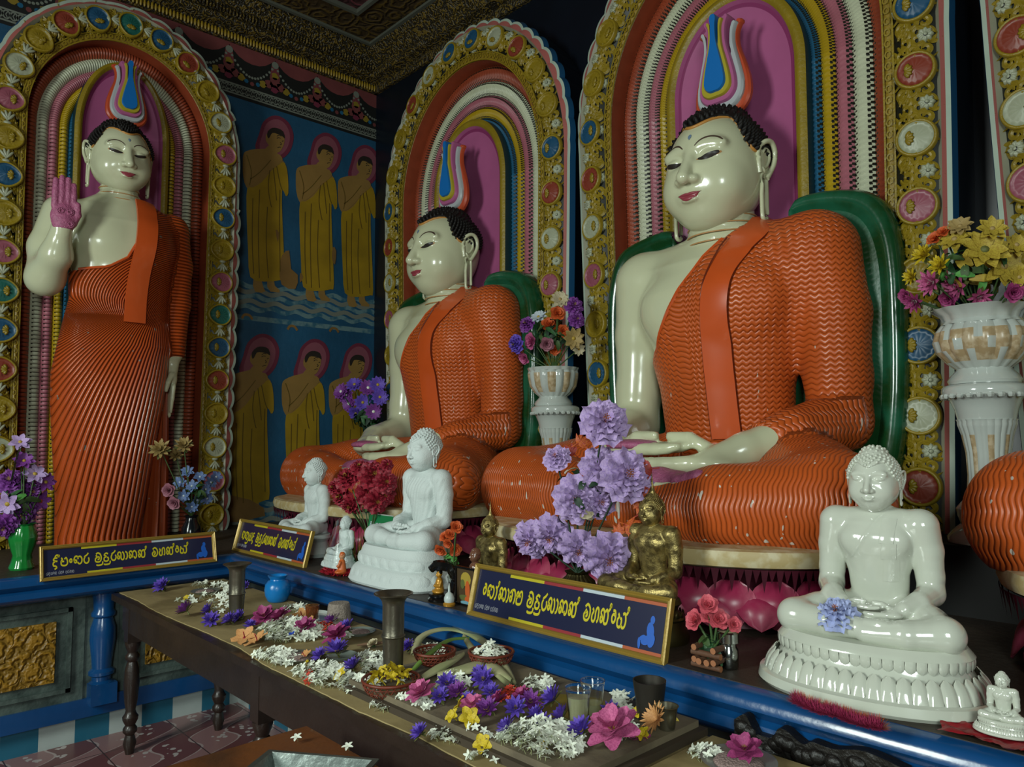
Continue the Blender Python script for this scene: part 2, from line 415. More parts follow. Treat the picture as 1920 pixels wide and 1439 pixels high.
# waves under the monks' feet
for z0, nrow in ((2.72, 5), (1.02, 5)):
    for r in range(nrow):
        ys = np.linspace(2.1, 3.6, 60); stroke(np.stack([ys, z0-.045*r+.014*np.sin(ys*30+r)], 1), .036, 1+r % 2, 6 if r % 2 == 0 else 8, 0)
flat([(2.1, 2.48), (3.6, 2.48), (3.6, 2.44), (2.1, 2.44)], 1, 6)
for y, z in ((2.44, 2.45), (2.82, 2.40), (3.2, 2.42)):
    stroke([(y-.04, z), (y-.02, z+.03), (y+.02, z+.03), (y+.045, z)], .02, 3, 11)
for P in ([(2.72, 3.0), (2.78, 3.05), (2.8, 2.9), (2.86, 2.86), (2.84, 2.74), (2.72, 2.76), (2.70, 2.9)], [(3.18, 3.15), (3.21, 3.12), (3.2, 3.0), (3.17, 3.05)], [(2.66, 3.2), (2.69, 3.18), (2.68, 3.1)], [(2.88, 2.88), (2.91, 2.85), (2.88, 2.8)],
          [(2.2, 1.1), (2.5, 1.05), (2.62, .92), (2.2, .9)], [(2.9, 1.0), (3.2, 1.03), (3.3, .93), (2.9, .9)]):
    flat(P, 7, 11, 2)
# ring band, black frieze, swags, pearl strings and flowers
flat([(-1.5, 4.62), (3.6, 4.62), (3.6, 4.19), (-1.5, 4.19)], 1, 7)
for i in range(95):
    y = -.16+i*.04; t = np.linspace(0, 2*PI, 11)
    stroke(np.stack([y+.02*np.cos(t), 4.26+.027*np.sin(t)], 1), .009, 3, 8, 0)
    stroke([(y+.006, 4.24), (y-.004, 4.26), (y+.006, 4.28)], .006, 3, 8, 0)
stroke([(-1.5, 4.295), (3.6, 4.295)], .012, 3, 8, 0); stroke([(-1.5, 4.22), (3.6, 4.22)], .012, 3, 8, 0)
for i, yc in enumerate(np.arange(-.22, 3.8, .38)):
    flat([(yc-.17, 4.62), (yc+.17, 4.62), (yc+.11, 4.53), (yc, 4.50), (yc-.11, 4.53)], 3, 9, 2)
    flat([(yc+.17, 4.62), (yc+.21, 4.62), (yc+.235, 4.44), (yc+.19, 4.40), (yc+.145, 4.44)], 4, 9, 1)
    for dx in (-.02, 0, .02): stroke([(yc+.19, 4.60), (yc+.19+dx*1.6, 4.43)], .005, 5, 3, 0)
    for k in range(17):
        t = k/16; y = yc+(t-.5)*.38; z = 4.56-.17*(1-(2*t-1)**2)
        th = np.arange(7)*2*PI/7; flat(np.stack([y+.011*np.cos(th), z+.011*np.sin(th)], 1), 6, 8)
        z2 = z-.05
        if k % 2 == 0 and 2 < k < 14: flat(np.stack([y+.018*np.cos(th), z2+.018*np.sin(th)], 1), 5, 9 if k % 4 == 0 else 12)
    th = np.arange(10)*2*PI/10
    flat(np.stack([yc-.19+.03*np.cos(th), 4.56+.03*np.sin(th)], 1), 7, 8)
    for (dy, dz, rr, m) in ((0, -.13, .045, 9), (-.05, -.16, .035, 9), (.05, -.16, .035, 9), (0, -.19, .035, 3), (-.1, -.18, .03, 10), (.1, -.18, .03, 10), (0, -.07, .03, 10)):
        flat(np.stack([yc-.19+dy+rr*np.cos(th)*(1+.2*np.cos(5*th)), 4.53+dz*.9+rr*np.sin(th)], 1), 6, m)
tag(obj('wall_mural', mur, MM, smooth=False), 'painted mural of six praying ochre-robed monks in two rows on blue, with swags above', 'mural')
# ================================================================== niches
def niche(name, specs, zs, H, z0, gold_hw, mode):
    """specs: dict of offsets. Local frame: x lateral, -y outwards, z up; origin on the wall"""
    root = thing(name, 'x', 'wall niche')
    nb = .085 if mode == 'seated' else .05
    L1 = zs-z0; RA = PI*(gold_hw+.1)*.93; LT = 2*L1+RA; sa = L1/LT
    def P(hw, top, s, w):
        s = np.asarray(s, float); u = np.empty_like(s); z = np.empty_like(s)
        l = s < sa; r = s > 1-sa; a = ~(l | r)
        z[l] = z0+L1*(s[l]/sa); z[r] = z0+L1*((1-s[r])/sa)
        nar = 1-nb*np.clip((zs-z)/L1, 0, 1)**1.3
        u[l] = -hw*nar[l]; u[r] = hw*nar[r]
        th = (s[a]-sa)/(1-2*sa)*PI; u[a] = -hw*np.cos(th); z[a] = zs+(top-zs)*np.sin(th)
        return np.stack([u, np.broadcast_to(-np.asarray(w, float), s.shape), z], -1)
    def band(part, o, i, fw, nt, ns, mats, fm=None, parent=root, smooth='auto'):
        ss = np.linspace(0, 1, ns+1); tt = np.linspace(0, 1, nt+1); V = []
        for t in tt:
            hw = o[0]+(i[0]-o[0])*t; tp = o[1]+(i[1]-o[1])*t
            V.append(P(hw, tp, ss, fw(ss, t)))
        V = np.stack(V, 1); mb = MB(); F = grid_faces(ns+1, nt+1)
        mm = 0
        if fm is not None:
            S_, T_ = np.meshgrid((ss[:-1]+ss[1:])/2, (tt[:-1]+tt[1:])/2, indexing='ij'); mm = fm(S_, T_).astype(int).ravel().tolist()
        mb.add(V.reshape(-1, 3), F, mm)
        return obj(part, mb, mats, parent, smooth)
    g0, g1 = specs['gold']; gi = specs['gold_in']
    wg = .27
    # ornament field, slightly bowed
    band('ornament_band', g0, g1, lambda s, t: wg+.03*np.sin(PI*t)+0*s, 8, 220, [blackp])
    band('chain_band', g1, gi, lambda s, t: wg+.012*np.sin(PI*t)+.0*s, 4, 220, [gold_d])
    # scalloped outer trim: white, pink, blue, and the side wall back to the wall
    tw = specs['trim']; nw = specs['waves']
    def wv(s):
        if mode == 'seated':
            m = np.clip(1-np.abs(s-.5)/.21, 0, 1); m = np.minimum(1, m*3)
        else:
            m = np.where((s > .93) & False, 0, 1.)*np.where(s > .5, np.where((s > .70) | (s < .62), 1, 0.15), .3)
        return m*np.abs(np.sin(s*PI*nw))**.7
    ss = np.linspace(0, 1, 1201)
    def strip(part, d0, d1, w0, w1, m, a0=1, a1=1):
        k0, k1 = wv(ss)*a0, wv(ss)*a1
        A = P(g0[0], g0[1], ss, w0); B = A.copy()
        C_2 = P(g0[0]+.1, g0[1]+.1, ss, w0); D = C_2-A; D /= np.linalg.norm(D, axis=1)[:, None]
        A2 = A+D*(d0+.022*k0)[:, None]; B2 = A+D*(d1+.022*k1)[:, None]; A2[:, 1] = -w0; B2[:, 1] = -w1
        mb = MB(); mb.add(np.concatenate([A2, B2]), grid_faces(2, len(ss))[:, ::-1], 0); return obj(part, mb, [m], root)
    strip('pleated_edge', -.0, tw*.30, wg, wg+.02, mat('pleat_grey', hx('8d8c78'), .45, var=.1), 0, 0)
    strip('pink_edge', tw*.30, tw*.52, wg+.02, wg+.005, mat('salmon_paint', hx('a05a54'), .4), 0, 1)
    strip('white_edge', tw*.52, tw*.82, wg+.005, wg+.0, mat('pale_grey_paint', hx('9fae9f'), .35, var=.1), 1, 1)
    strip('blue_edge', tw*.82, tw, wg, wg-.04, mat('edge_blue_paint', hx('1c4a6e'), .35), 1, 1)
    strip('niche_side', tw, tw*.96, wg-.04, 0, navy, 1, 0)
    # step down from the gold to the ribbed bands
    wb = .15
    band('inner_step', gi, (gi[0]-.002, gi[1]-.002), lambda s, t: wg-(wg-wb)*t+0*s, 1, 160, [red_p])
    # ribbed bands
    pitch = .026; NT = int(LT/pitch); spt = 6
    bs = specs['bands']; ms = [red_p, white_p, pink_p, yel_p, blue_p]
    nm = ['red_ribbed_band', 'white_ribbed_band', 'pink_ribbed_band', 'yellow_ribbed_band', 'blue_ribbed_band']
    for k in range(5):
        o, i = bs[k], bs[k+1]
        if mode == 'seated':
            def ph(s, t): return (s*NT+.45*np.abs(((t*2.5) % 1)*2-1)) % 1
            fw = lambda s, t, k=k: wb+.026*np.sin(PI*t)**.8+.009*ph(s, t)
            fm = lambda S, T: np.where((ph(S, T) > .55) & (np.abs(T-.5) > .23+.0*S), 1, 0)
        else:
            def ph(s, t): return (s*NT) % 1
            fw = lambda s, t, k=k: wb+.03*np.sin(PI*t)**.7+.007*np.sin(PI*ph(s, t))
            fm = lambda S, T: np.where(((ph(S, T) > .8) & (T > .15)) | ((ph(S, T) > .6) & (T < .26) & (T > .12)), 1, 0)
        band(nm[k], o, i, fw, 8, NT*spt, [ms[k], blackp], fm)
    # the raised panel behind the head
    po, pi_ = specs['panel']; wp = .24
    band('panel_side', (po[0]+.004, po[1]+.004), po, lambda s, t: .10+(wp-.10)*t+0*s, 1, 160, [teal_d])
    band('panel_frame', po, pi_, lambda s, t: wp+.014*np.sin(PI*t)+0*s, 4, 160, [gold])
    mb = MB(); V = []; rr = [1., .97, .92, .86, .5, .0]; ww = [wp, wp-.02, wp-.022, wp-.03, wp-.035, wp-.035]
    s1 = np.linspace(0, 1, 161)
    for r, w_ in zip(rr, ww): V.append(P(pi_[0]*r, zs+(pi_[1]-zs)*(r if r > .1 else .0), s1, w_))
    V = np.stack(V, 1); F = grid_faces(161, 6); mb.add(V.reshape(-1, 3), F, [1 if (i % 5) == 1 else 0 for i in range(len(F))]); obj('pink_panel', mb, [panel_p, panel_rim], root)
    # scrollwork, medallions and rosettes on the ornament band
    sl = lambda sl_m: sl_m/LT
    def on(s, t):       # point and frame on the ornament band
        q = lambda s, t: P(np.array(g0[0]+(g1[0]-g0[0])*t), g0[1]+(g1[1]-g0[1])*t, np.array([s]), wg+.03*math.sin(PI*min(max(t, 0), 1)))[0]
        p = q(s, t); ds = q(s+.001, t)-q(s-.001, t); ds /= np.linalg.norm(ds); dt = q(s, t+.02)-q(s, t-.02); nrm = np.cross(ds, dt); nrm /= np.linalg.norm(nrm)
        if nrm[1] > 0: nrm = -nrm
        return p, ds, np.cross(nrm, ds), nrm
    bw = g0[0]-g1[0]
    def onv(S, T, lift):      # vectorised: S in path metres, T across
        s = np.clip(S/LT, 0, 1); hw = g0[0]+(g1[0]-g0[0])*T; tp = g0[1]+(g1[1]-g0[1])*T
        l = s < sa; r = s > 1-sa; a = ~(l | r); u = np.empty_like(s); z = np.empty_like(s)
        z[l] = z0+L1*(s[l]/sa); z[r] = z0+L1*((1-s[r])/sa); nar = 1-nb*np.clip((zs-z)/L1, 0, 1)**1.3
        u[l] = -hw[l]*nar[l]; u[r] = hw[r]*nar[r]; th = (s[a]-sa)/(1-2*sa)*PI; u[a] = -hw[a]*np.cos(th); z[a] = zs+(tp[a]-zs)*np.sin(th)
        return np.stack([u, -(wg+.03*np.sin(PI*np.clip(T, 0, 1))+lift), z], -1)
    sc = MB()
    def curl(s0, t0, r, a0, turns, wd, hand=1, tail=0):
        n = 20; k = np.linspace(0, 1, n); ang = a0+hand*k*turns*2*PI; rad = r*(1-.8*k)
        S = s0+rad*np.cos(ang); T = t0+rad*np.sin(ang)/bw
        wdt = wd*(.5+.9*np.sin(PI*np.clip(k*.9+.1, 0, 1))); nx, ny = np.cos(ang), np.sin(ang)
        A = onv(S+nx*wdt/2, T+ny*wdt/2/bw, .007); B = onv(S-nx*wdt/2, T-ny*wdt/2/bw, .007); Cc = onv(S, T, .013)
        V = np.concatenate([A, Cc, B]); sc.add(V, np.concatenate([grid_faces(2, n), grid_faces(2, n)+n])[:, ::(1 if hand > 0 else -1)], 0)
    def drop(s0, t0, a, ln, wd):
        n = 7; k = np.linspace(0, 1, n); S = s0+ln*k*math.cos(a); T = t0+ln*k*math.sin(a)/bw; w_ = wd*np.sin(PI*k**.7)
        nx, ny = -math.sin(a), math.cos(a)
        A = onv(S+nx*w_/2, T+ny*w_/2/bw, .006); B = onv(S-nx*w_/2, T-ny*w_/2/bw, .006); Cc = onv(S, T, .012)
        sc.add(np.concatenate([A, Cc, B]), np.concatenate([grid_faces(2, n), grid_faces(2, n)+n]), 0)
    cell = specs['cell']; NC = int(LT/cell)
    for c in range(NC):
        s0 = (c+.5)*LT/NC; sg = cell/2
        for h in (-1, 1):
            e = s0+h*sg*.62
            curl(e, .22, .034, (0 if h > 0 else PI), 1.3, .016, h); curl(e, .78, .034, (0 if h > 0 else PI), 1.3, .016, -h)
            curl(e-h*.0, .5, .03, (PI/2), 1.2, .015, h); curl(s0+h*sg*.93, .36, .03, -PI/2, 1.2, .014, -h); curl(s0+h*sg*.93, .68, .03, PI/2, 1.2, .014, h)
            for a in (.6, 1.3, 2.2): drop(e, .5, h*a, .07, .018); drop(e+h*.02, .12, h*a-1.2, .05, .016); drop(e, .88, -h*a+.4, .05, .016)
        for a in range(8): drop(s0, .5, a*PI/4+.2, .115, .02)
    obj('gold_scrollwork', sc, [gold], root)
    ch = MB()
    for hwz in (0,):
        n = int(LT/.05)
        for i in range(n):
            s0 = (i+.5)/n; th = np.linspace(0, 2*PI, 9)
            S = s0*LT+.019*np.cos(th); T = .5+.32*np.sin(th)
            def oc(S, T, lift):
                hw = g1[0]+(gi[0]-g1[0])*T; tp = g1[1]+(gi[1]-g1[1])*T; return np.array([P(hw[j], tp[j], np.array([S[j]/LT]), wg+.012+lift)[0] for j in range(len(S))])
            if i % 1 == 0:
                A = oc(S, T, .006); B = oc(s0*LT+.011*np.cos(th), .5+.18*np.sin(th), .006)
                ch.add(np.concatenate([A, B]), grid_faces(2, 9), 0)
    for tt_ in (.03, .97):
        s1 = np.linspace(0, 1, 200); hw = g1[0]+(gi[0]-g1[0])*tt_; tp = g1[1]+(gi[1]-g1[1])*tt_
        A = P(hw-.004, tp-.004, s1, wg+.014); B = P(hw+.004, tp+.004, s1, wg+.014); ch.add(np.concatenate([A, B]), grid_faces(2, 200)[:, ::-1], 0)
    obj('chain_relief', ch, [gold], root)
    mc = specs['medals']; cols = {'w': mat('medal_white', hx('989c84'), .4), 'r': mat('medal_red', hx('7c3424'), .4), 'b': mat('medal_blue', hx('1b4866'), .4), 'g': gold, 'p': mat('medal_pink', hx('8a4a58'), .4), 't': mat('medal_teal', hx('1b584e'), .4)}
    def medal_mesh(cm, heart):
        mb = MB(); n = 28; th = np.arange(n)*2*PI/n; R = .078
        rad = R*(1+(.16*np.clip(np.cos(th), 0, 1)**6 if heart else 0*th))
        prof = [(.10, .012), (.25, .018), (.9, .02), (.98, .010)]
        rings = [(0.0, .024), (.3, .02), (.62, .018), (.84, .012), (.86, .02), (.95, .024), (1.02, .018), (1.05, 0)]
        V = []; 
        for j, (f, hgt) in enumerate(rings):
            fl = hgt+(.004*np.cos(th*14) if 0 < j < 4 else 0)
            V.append(np.stack([rad*f*np.cos(th), rad*f*np.sin(th), np.broadcast_to(fl, th.shape)], 1))
        F = grid_faces(len(rings), n, False, True)[:, ::-1]; mb.add(np.concatenate(V), F, [0 if (i//n) < 4 else 1 for i in range(len(F))])
        # gold palmette lapping in from one side
        for k in range(5):
            a = (k-2)*.55; c0 = np.array([.035, 0]); e = c0+np.array([-math.cos(a), math.sin(a)])*.034
            blob(mb, (c0[0]*.6+e[0]*.4, (c0[1]+e[1])/2, .024), (.018, .010, .006), 4, 8, 1, rotz(-a)[:3, :3])
        return mb.mesh('medallion', [cm, gold])
    def rosette_mesh():
        mb = MB(); n = 32; th = np.arange(n)*2*PI/n
        rings = [(0, .02), (.25, .018), (.3, .012), (.62, .022), (1, .008), (1.02, 0)]; R = .030
        V = [np.stack([R*f*(1+.12*np.cos(8*th)*(f > .5))*np.cos(th), R*f*(1+.12*np.cos(8*th)*(f > .5))*np.sin(th), np.full(n, h_)+(.004*np.cos(8*th) if .3 < f < .9 else 0)], 1) for f, h_ in rings]
        mb.add(np.concatenate(V), grid_faces(len(rings), n, False, True)[:, ::-1], [1 if i//n == 1 else 0 for i in range(5*n)])
        return mb.mesh('rosette', [cols['w'], blackp])
    def bell_mesh():
        mb = MB()
        for a in (-.7, -.25, .25, .7):
            blob(mb, (.022*math.sin(a), .03*math.cos(a)-.02, .012), (.008, .03, .008), 5, 8, 0, rotz(-a)[:3, :3])
        blob(mb, (0, -.03, .01), (.02, .012, .01), 5, 8, 0); return mb.mesh('lotus_bud', [cols['w']])
    mms = {k: medal_mesh(v, mode != 'seated') for k, v in cols.items()}; rm = rosette_mesh(); bm = bell_mesh()
    def place(me, nm_, s, t, scale=1., spin=0.):
        p, ds, dt, nn = on(s, t); ca, sn = math.cos(spin), math.sin(spin)
        ax = dt*ca+ds*sn; ay = np.cross(nn, ax)
        o = bpy.data.objects.new(nm_, me); link(o, root)
        o.matrix_local = Matrix([[ax[0]*scale, ay[0]*scale, nn[0]*scale, p[0]], [ax[1]*scale, ay[1]*scale, nn[1]*scale, p[1]], [ax[2]*scale, ay[2]*scale, nn[2]*scale, p[2]], [0, 0, 0, 1]])
    for c in range(NC):
        s0 = (c+.5)/NC; half = s0 < .5
        dt_s = 1 if on(s0, .5)[2] @ (on(s0, .6)[0]-on(s0, .4)[0]) > 0 else -1
        place(mms[mc[(c if half else NC-1-c) % len(mc)]], 'medallion', s0, .5 if mode != 'seated' else .44, 1., 0 if dt_s > 0 else PI)
        if mode == 'seated':
            place(rm, 'rosette', s0, .80, 1.)
            place(rm, 'rosette', min(s0+.5/NC, .998), .22, 1.)
        else:
            place(bm, 'lotus_bud', min(s0+.5/NC, .998), .5, 1.15, 0 if dt_s > 0 else PI)
    return root
sp_seat = dict(gold=((.965, 4.41), (.80, 4.26)), gold_in=(.757, 4.20), trim=.06, waves=62, cell=.28, medals='grwbgpwrbg',
    bands=[(.755, 4.20), (.67, 4.09), (.578, 3.99), (.50, 3.91), (.43, 3.83), (.36, 3.76)], panel=((.395, 3.80), (.34, 3.75)))
nS = niche('arched_niche', sp_seat, 3.32, 4.4, ZL, .985, 'seated')
nS.location = (-4.02, YW, 0)
tag(nS, 'arched niche with painted relief bands behind the seated statue beside the mural')
n2 = dup(nS, (-1.92, YW, 0), None, 'largest-looking arched niche with pink panel behind the central seated statue')
n3 = dup(nS, (.22, YW, 0), None, 'arched niche cut off by the right picture edge behind the white pedestal')
sp_st = dict(gold=((.735, 4.40), (.60, 4.24)), gold_in=(.565, 4.19), trim=.065, waves=54, cell=.235, medals='gpwgrbtpgb',
    bands=[(.563, 4.19), (.49, 4.11), (.425, 4.03), (.365, 3.96), (.31, 3.90), (.25, 3.85)], panel=((.295, 4.07), (.25, 4.03)))
nL = niche('arched_niche', sp_st, 3.55, 4.3, ZL, .735, 'standing')
nL.location = (XW, 1.455, 0); nL.rotation_euler = (0, 0, PI/2)
tag(nL, 'narrower arched niche with ribbed rainbow bands behind the standing statue')
for o in (nS, n2, n3, nL): o['group'] = 'arched relief niches'
# ================================================================== seated and standing figures
skin = mat('ivory_enamel', hx('c3c5a4'), .22, var=.05, vscale=3, coat=.35, bump=.03, bscale=20)
lip_m = mat('rose_lip_paint', hx('94404a'), .3)
eye_m = mat('dark_eye_line', hx('2a2420'), .4)
brow_m = mat('brown_brow_paint', hx('4c3a30'), .5)
lid_m = mat('orange_lid_tint', hx('b88a58'), .45)
urna_m = mat('blue_grey_mark', hx('6a8098'), .4)
rim_m = mat('orange_hair_rim', hx('b8803c'), .4)
hair_m = mat('black_hair_enamel', hx('14110f'), .6, spec=.3)
palm_m = mat('pink_palm_paint', hx('a4587a'), .45, var=.2, vscale=60, bump=.6, bscale=90)
edge_m = mat('robe_edge_gold', hx('a9792e'), .4)
def robe_mat(name, base, chip=True, bumpd=.0055, period=.0235):
    """orange enamel with zigzag ribbing along the 'fold' coordinate and small chips"""
    m = bpy.data.materials.new(name); m.use_nodes = True; nt = m.node_tree; b = nt.nodes['Principled BSDF']; N = nt.nodes.new; L = nt.links.new
    b.inputs['Roughness'].default_value = .38; b.inputs['Coat Weight'].default_value = .12; b.inputs['Coat Roughness'].default_value = .2
    tc = N('ShaderNodeTexCoord'); at = N('ShaderNodeAttribute'); at.attribute_name = 'fold'; sp = N('ShaderNodeSeparateXYZ'); L(at.outputs['Vector'], sp.inputs[0])
    def mt(op, a, bb=None):
        n = N('ShaderNodeMath'); n.operation = op
        for i, v in enumerate((a, bb)):
            if v is None: continue
            if isinstance(v, (int, float)): n.inputs[i].default_value = v
            else: L(v, n.inputs[i])
        return n.outputs[0]
    z = mt('SINE', mt('MULTIPLY', sp.outputs[1], 6.283/.042))
    u = mt('ADD', mt('MULTIPLY', sp.outputs[0], 1/period), mt('MULTIPLY', z, .2))
    fr = mt('FRACT', u)
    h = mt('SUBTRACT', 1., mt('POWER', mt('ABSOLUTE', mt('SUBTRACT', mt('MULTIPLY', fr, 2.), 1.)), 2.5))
    bp = N('ShaderNodeBump'); bp.inputs['Distance'].default_value = bumpd; bp.inputs['Strength'].default_value = .9; L(h, bp.inputs['Height']); L(bp.outputs[0], b.inputs['Normal'])
    L(bp.outputs[0], b.inputs['Coat Normal'])
    n1 = N('ShaderNodeTexNoise'); n1.inputs['Scale'].default_value = 2.5; n1.inputs['Detail'].default_value = 5; L(tc.outputs['Object'], n1.inputs['Vector'])
    r = N('ShaderNodeValToRGB'); e = r.color_ramp.elements; e[0].position = .3; e[1].position = .7; e[0].color = (*[c*.86 for c in base], 1); e[1].color = (*[min(1, c*1.1) for c in base], 1); L(n1.outputs[0], r.inputs[0])
    col = r.outputs[0]
    # darker brown mixed in along the grooves
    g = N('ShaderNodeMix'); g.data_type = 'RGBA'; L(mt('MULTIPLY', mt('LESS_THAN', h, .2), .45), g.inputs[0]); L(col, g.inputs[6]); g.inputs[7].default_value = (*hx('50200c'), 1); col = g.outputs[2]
    if chip:
        n2 = N('ShaderNodeTexNoise'); n2.inputs['Scale'].default_value = 26; n2.inputs['Detail'].default_value = 1; mp = N('ShaderNodeMapping'); mp.inputs['Scale'].default_value = (1.6, 1.6, .6); L(tc.outputs['Object'], mp.inputs[0]); L(mp.outputs[0], n2.inputs['Vector'])
        sz = N('ShaderNodeSeparateXYZ'); L(tc.outputs['Object'], sz.inputs[0])
        low = mt('ADD', .695, mt('MULTIPLY', mt('MAXIMUM', sz.outputs[2], 0.), .1))
        f = mt('GREATER_THAN', n2.outputs[0], low)
        g = N('ShaderNodeMix'); g.data_type = 'RGBA'; L(f, g.inputs[0]); L(col, g.inputs[6]); g.inputs[7].default_value = (*hx('cfc4b8'), 1); col = g.outputs[2]
    L(col, b.inputs['Base Color'])
    MATS[name] = m; return m
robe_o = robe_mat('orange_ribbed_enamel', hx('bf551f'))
robe_plain = mat('orange_smooth_enamel', hx('c2501e'), .3, var=.08, vscale=5, coat=.3)
def set_attr(me, name, A):
    at = me.attributes.new(name, 'FLOAT_VECTOR', 'POINT'); at.data.foreach_set('vector', np.asarray(A, np.float32).ravel())
# ---- head, in its own frame: centre of the skull at the origin, chin about z=-.29, crown z=+.26, face towards -y
def head_sdf(P, full=True):
    d = ell(P, (0, .01, .03), (.212, .235, .235))
    d = sm_min(d, ell(P, (0, -.03, -.09), (.208, .195, .175)), .08)
    d = sm_min(d, ell(P, (0, -.085, -.205), (.09, .08, .065)), .09)
    ax = np.stack([np.abs(P[..., 0]), P[..., 1], P[..., 2]], -1)
    d = sm_min(d, ell(ax, (.095, -.12, -.1), (.085, .075, .085)), .05)
    # brow ridge, sockets, lids
    d = sm_min(d, ell(ax, (.082, -.175, .062), (.075, .03, .03)), .03)
    s = ell(ax, (.085, -.235, .022), (.062, .035, .03)); d = -sm_min(-d, s, .03)
    d = sm_min(d, ell(ax, (.084, -.166, .020), (.056, .05, .027)), .010)
    # nose
    nz = cone(P, (0, -.190, .070), (0, -.268, -.080), .019, .031)
    d = sm_min(d, nz, .02)
    d = sm_min(d, ell(ax, (.036, -.236, -.088), (.024, .029, .020)), .012)
    # mouth mound, philtrum, lips
    d = sm_min(d, ell(P, (0, -.195, -.145), (.062, .03, .035)), .03)
    d = sm_min(d, ell(P, (0, -.222, -.147), (.050, .016, .0105)), .007)
    d = sm_min(d, ell(P, (0, -.221, -.170), (.040, .018, .013)), .007)
    return d
def hl_z(x, y):     # hairline height: dips at the centre, lifts over the temples, runs down to the ears
    a = np.abs(x)
    f = .168+.042*np.sin(np.clip(a/.11, 0, 1)*PI/2)**2-.17*np.clip((a-.12)/.09, 0, 1)**1.5
    return f-.35*np.clip(y+.02, 0, 1)
def hair_sdf(P, t=.010):
    d = ell(P, (0, .015, .035), (.212+t, .24+t, .228+t))
    d = sm_min(d, ell(P, (0, .03, .215), (.13, .14, .075)), .08)
    d = np.maximum(d, (hl_z(P[..., 0], P[..., 1])-P[..., 2])*.7)
    return d
def fib(n):
    i = np.arange(n)+.5; ph = np.arccos(1-2*i/n); th = PI*(1+5**.5)*i
    return np.stack([np.cos(th)*np.sin(ph), np.sin(th)*np.sin(ph), np.cos(ph)], 1)
def curls(mb, n=1500, r=.0125, m=0, peak=1.4, keep=None):
    for d in fib(n):
        p = np.zeros(3)
        lo_, hi_ = .1, .45
        # ray from inside out
        for _ in range(14):
            mid = (lo_+hi_)/2; q = d*mid
            v = min(float(ell(q[None], (0, .015, .035), (.2235, .2515, .2395))[0]), float(ell(q[None], (0, .03, .215), (.13, .14, .075))[0])-.01)
            if v < 0: lo_ = mid
            else: hi_ = mid
        q = d*lo_
        if q[2] < hl_z(q[0], q[1])+.008 or (q[1] > .1 and q[2] < -.2) or q[2] < -.2: continue
        z = d; x = np.cross(z, [0, 0, 1.]) if abs(z[2]) < .95 else np.array([1., 0, 0]); x /= np.linalg.norm(x); y = np.cross(z, x)
        k = 6; th = np.arange(k)*2*PI/k
        rings = [(1., -.3), (.95, .35), (.55, .9*peak), (.05, 1.25*peak)]
        V = np.concatenate([q+r*(a*np.cos(th)[:, None]*x+a*np.sin(th)[:, None]*y+b_*z) for a, b_ in rings])
        mb.add(V, grid_faces(4, k, False, True), m)
    return mb
def ear(mb, sx, m=0, ln=1.0):
    """long-lobed ear in the y-z plane at x=sx*.22"""
    x = sx*.222
    f = lambda L: [(x+sx*(p[2] if len(p) > 2 else 0), p[0], p[1]) for p in L]
    out = smooth_pts(f([(-.012, -.055), (-.02, .0), (-.015, .055), (.01, .085, .02), (.045, .085, .03), (.07, .05, .03), (.07, .0, .025), (.05, -.045, .015), (.03, -.075, .01)]), 5)
    tube(mb, out, .012, 8, m)
    inn = smooth_pts(f([(.0, .035, .008), (.02, .055, .012), (.042, .045, .016), (.045, .01, .014), (.028, -.02, .01), (.012, -.03, .008)]), 5)
    tube(mb, inn, .008, 6, m)
    V = f([(.02, .015)]); blob(mb, (x, .025, .01), (.012, .048, .084), 8, 12, m)
    tube(mb, smooth_pts(f([(-.005, -.03, .006), (.004, -.045, .01), (.015, -.05, .008)]), 4), .009, 6, m)
    z0, z1 = -.07, -.07-.19*ln
    lobe = f([(.002, z0), (.0, z1+.03), (.006, z1+.006), (.02, z1), (.034, z1+.006), (.04, z1+.03), (.042, z0), (.022, z0+.014)])
    lp = smooth_pts(lobe, 4, True); tube(mb, lp, .0095, 8, m, closed=True)
    return mb
def surf_patch(f, xs, zs, off, y0=-.6, y1=.3):
    y = front_y(f, xs, zs, y0, y1); return np.stack([xs, y-off, zs], -1)
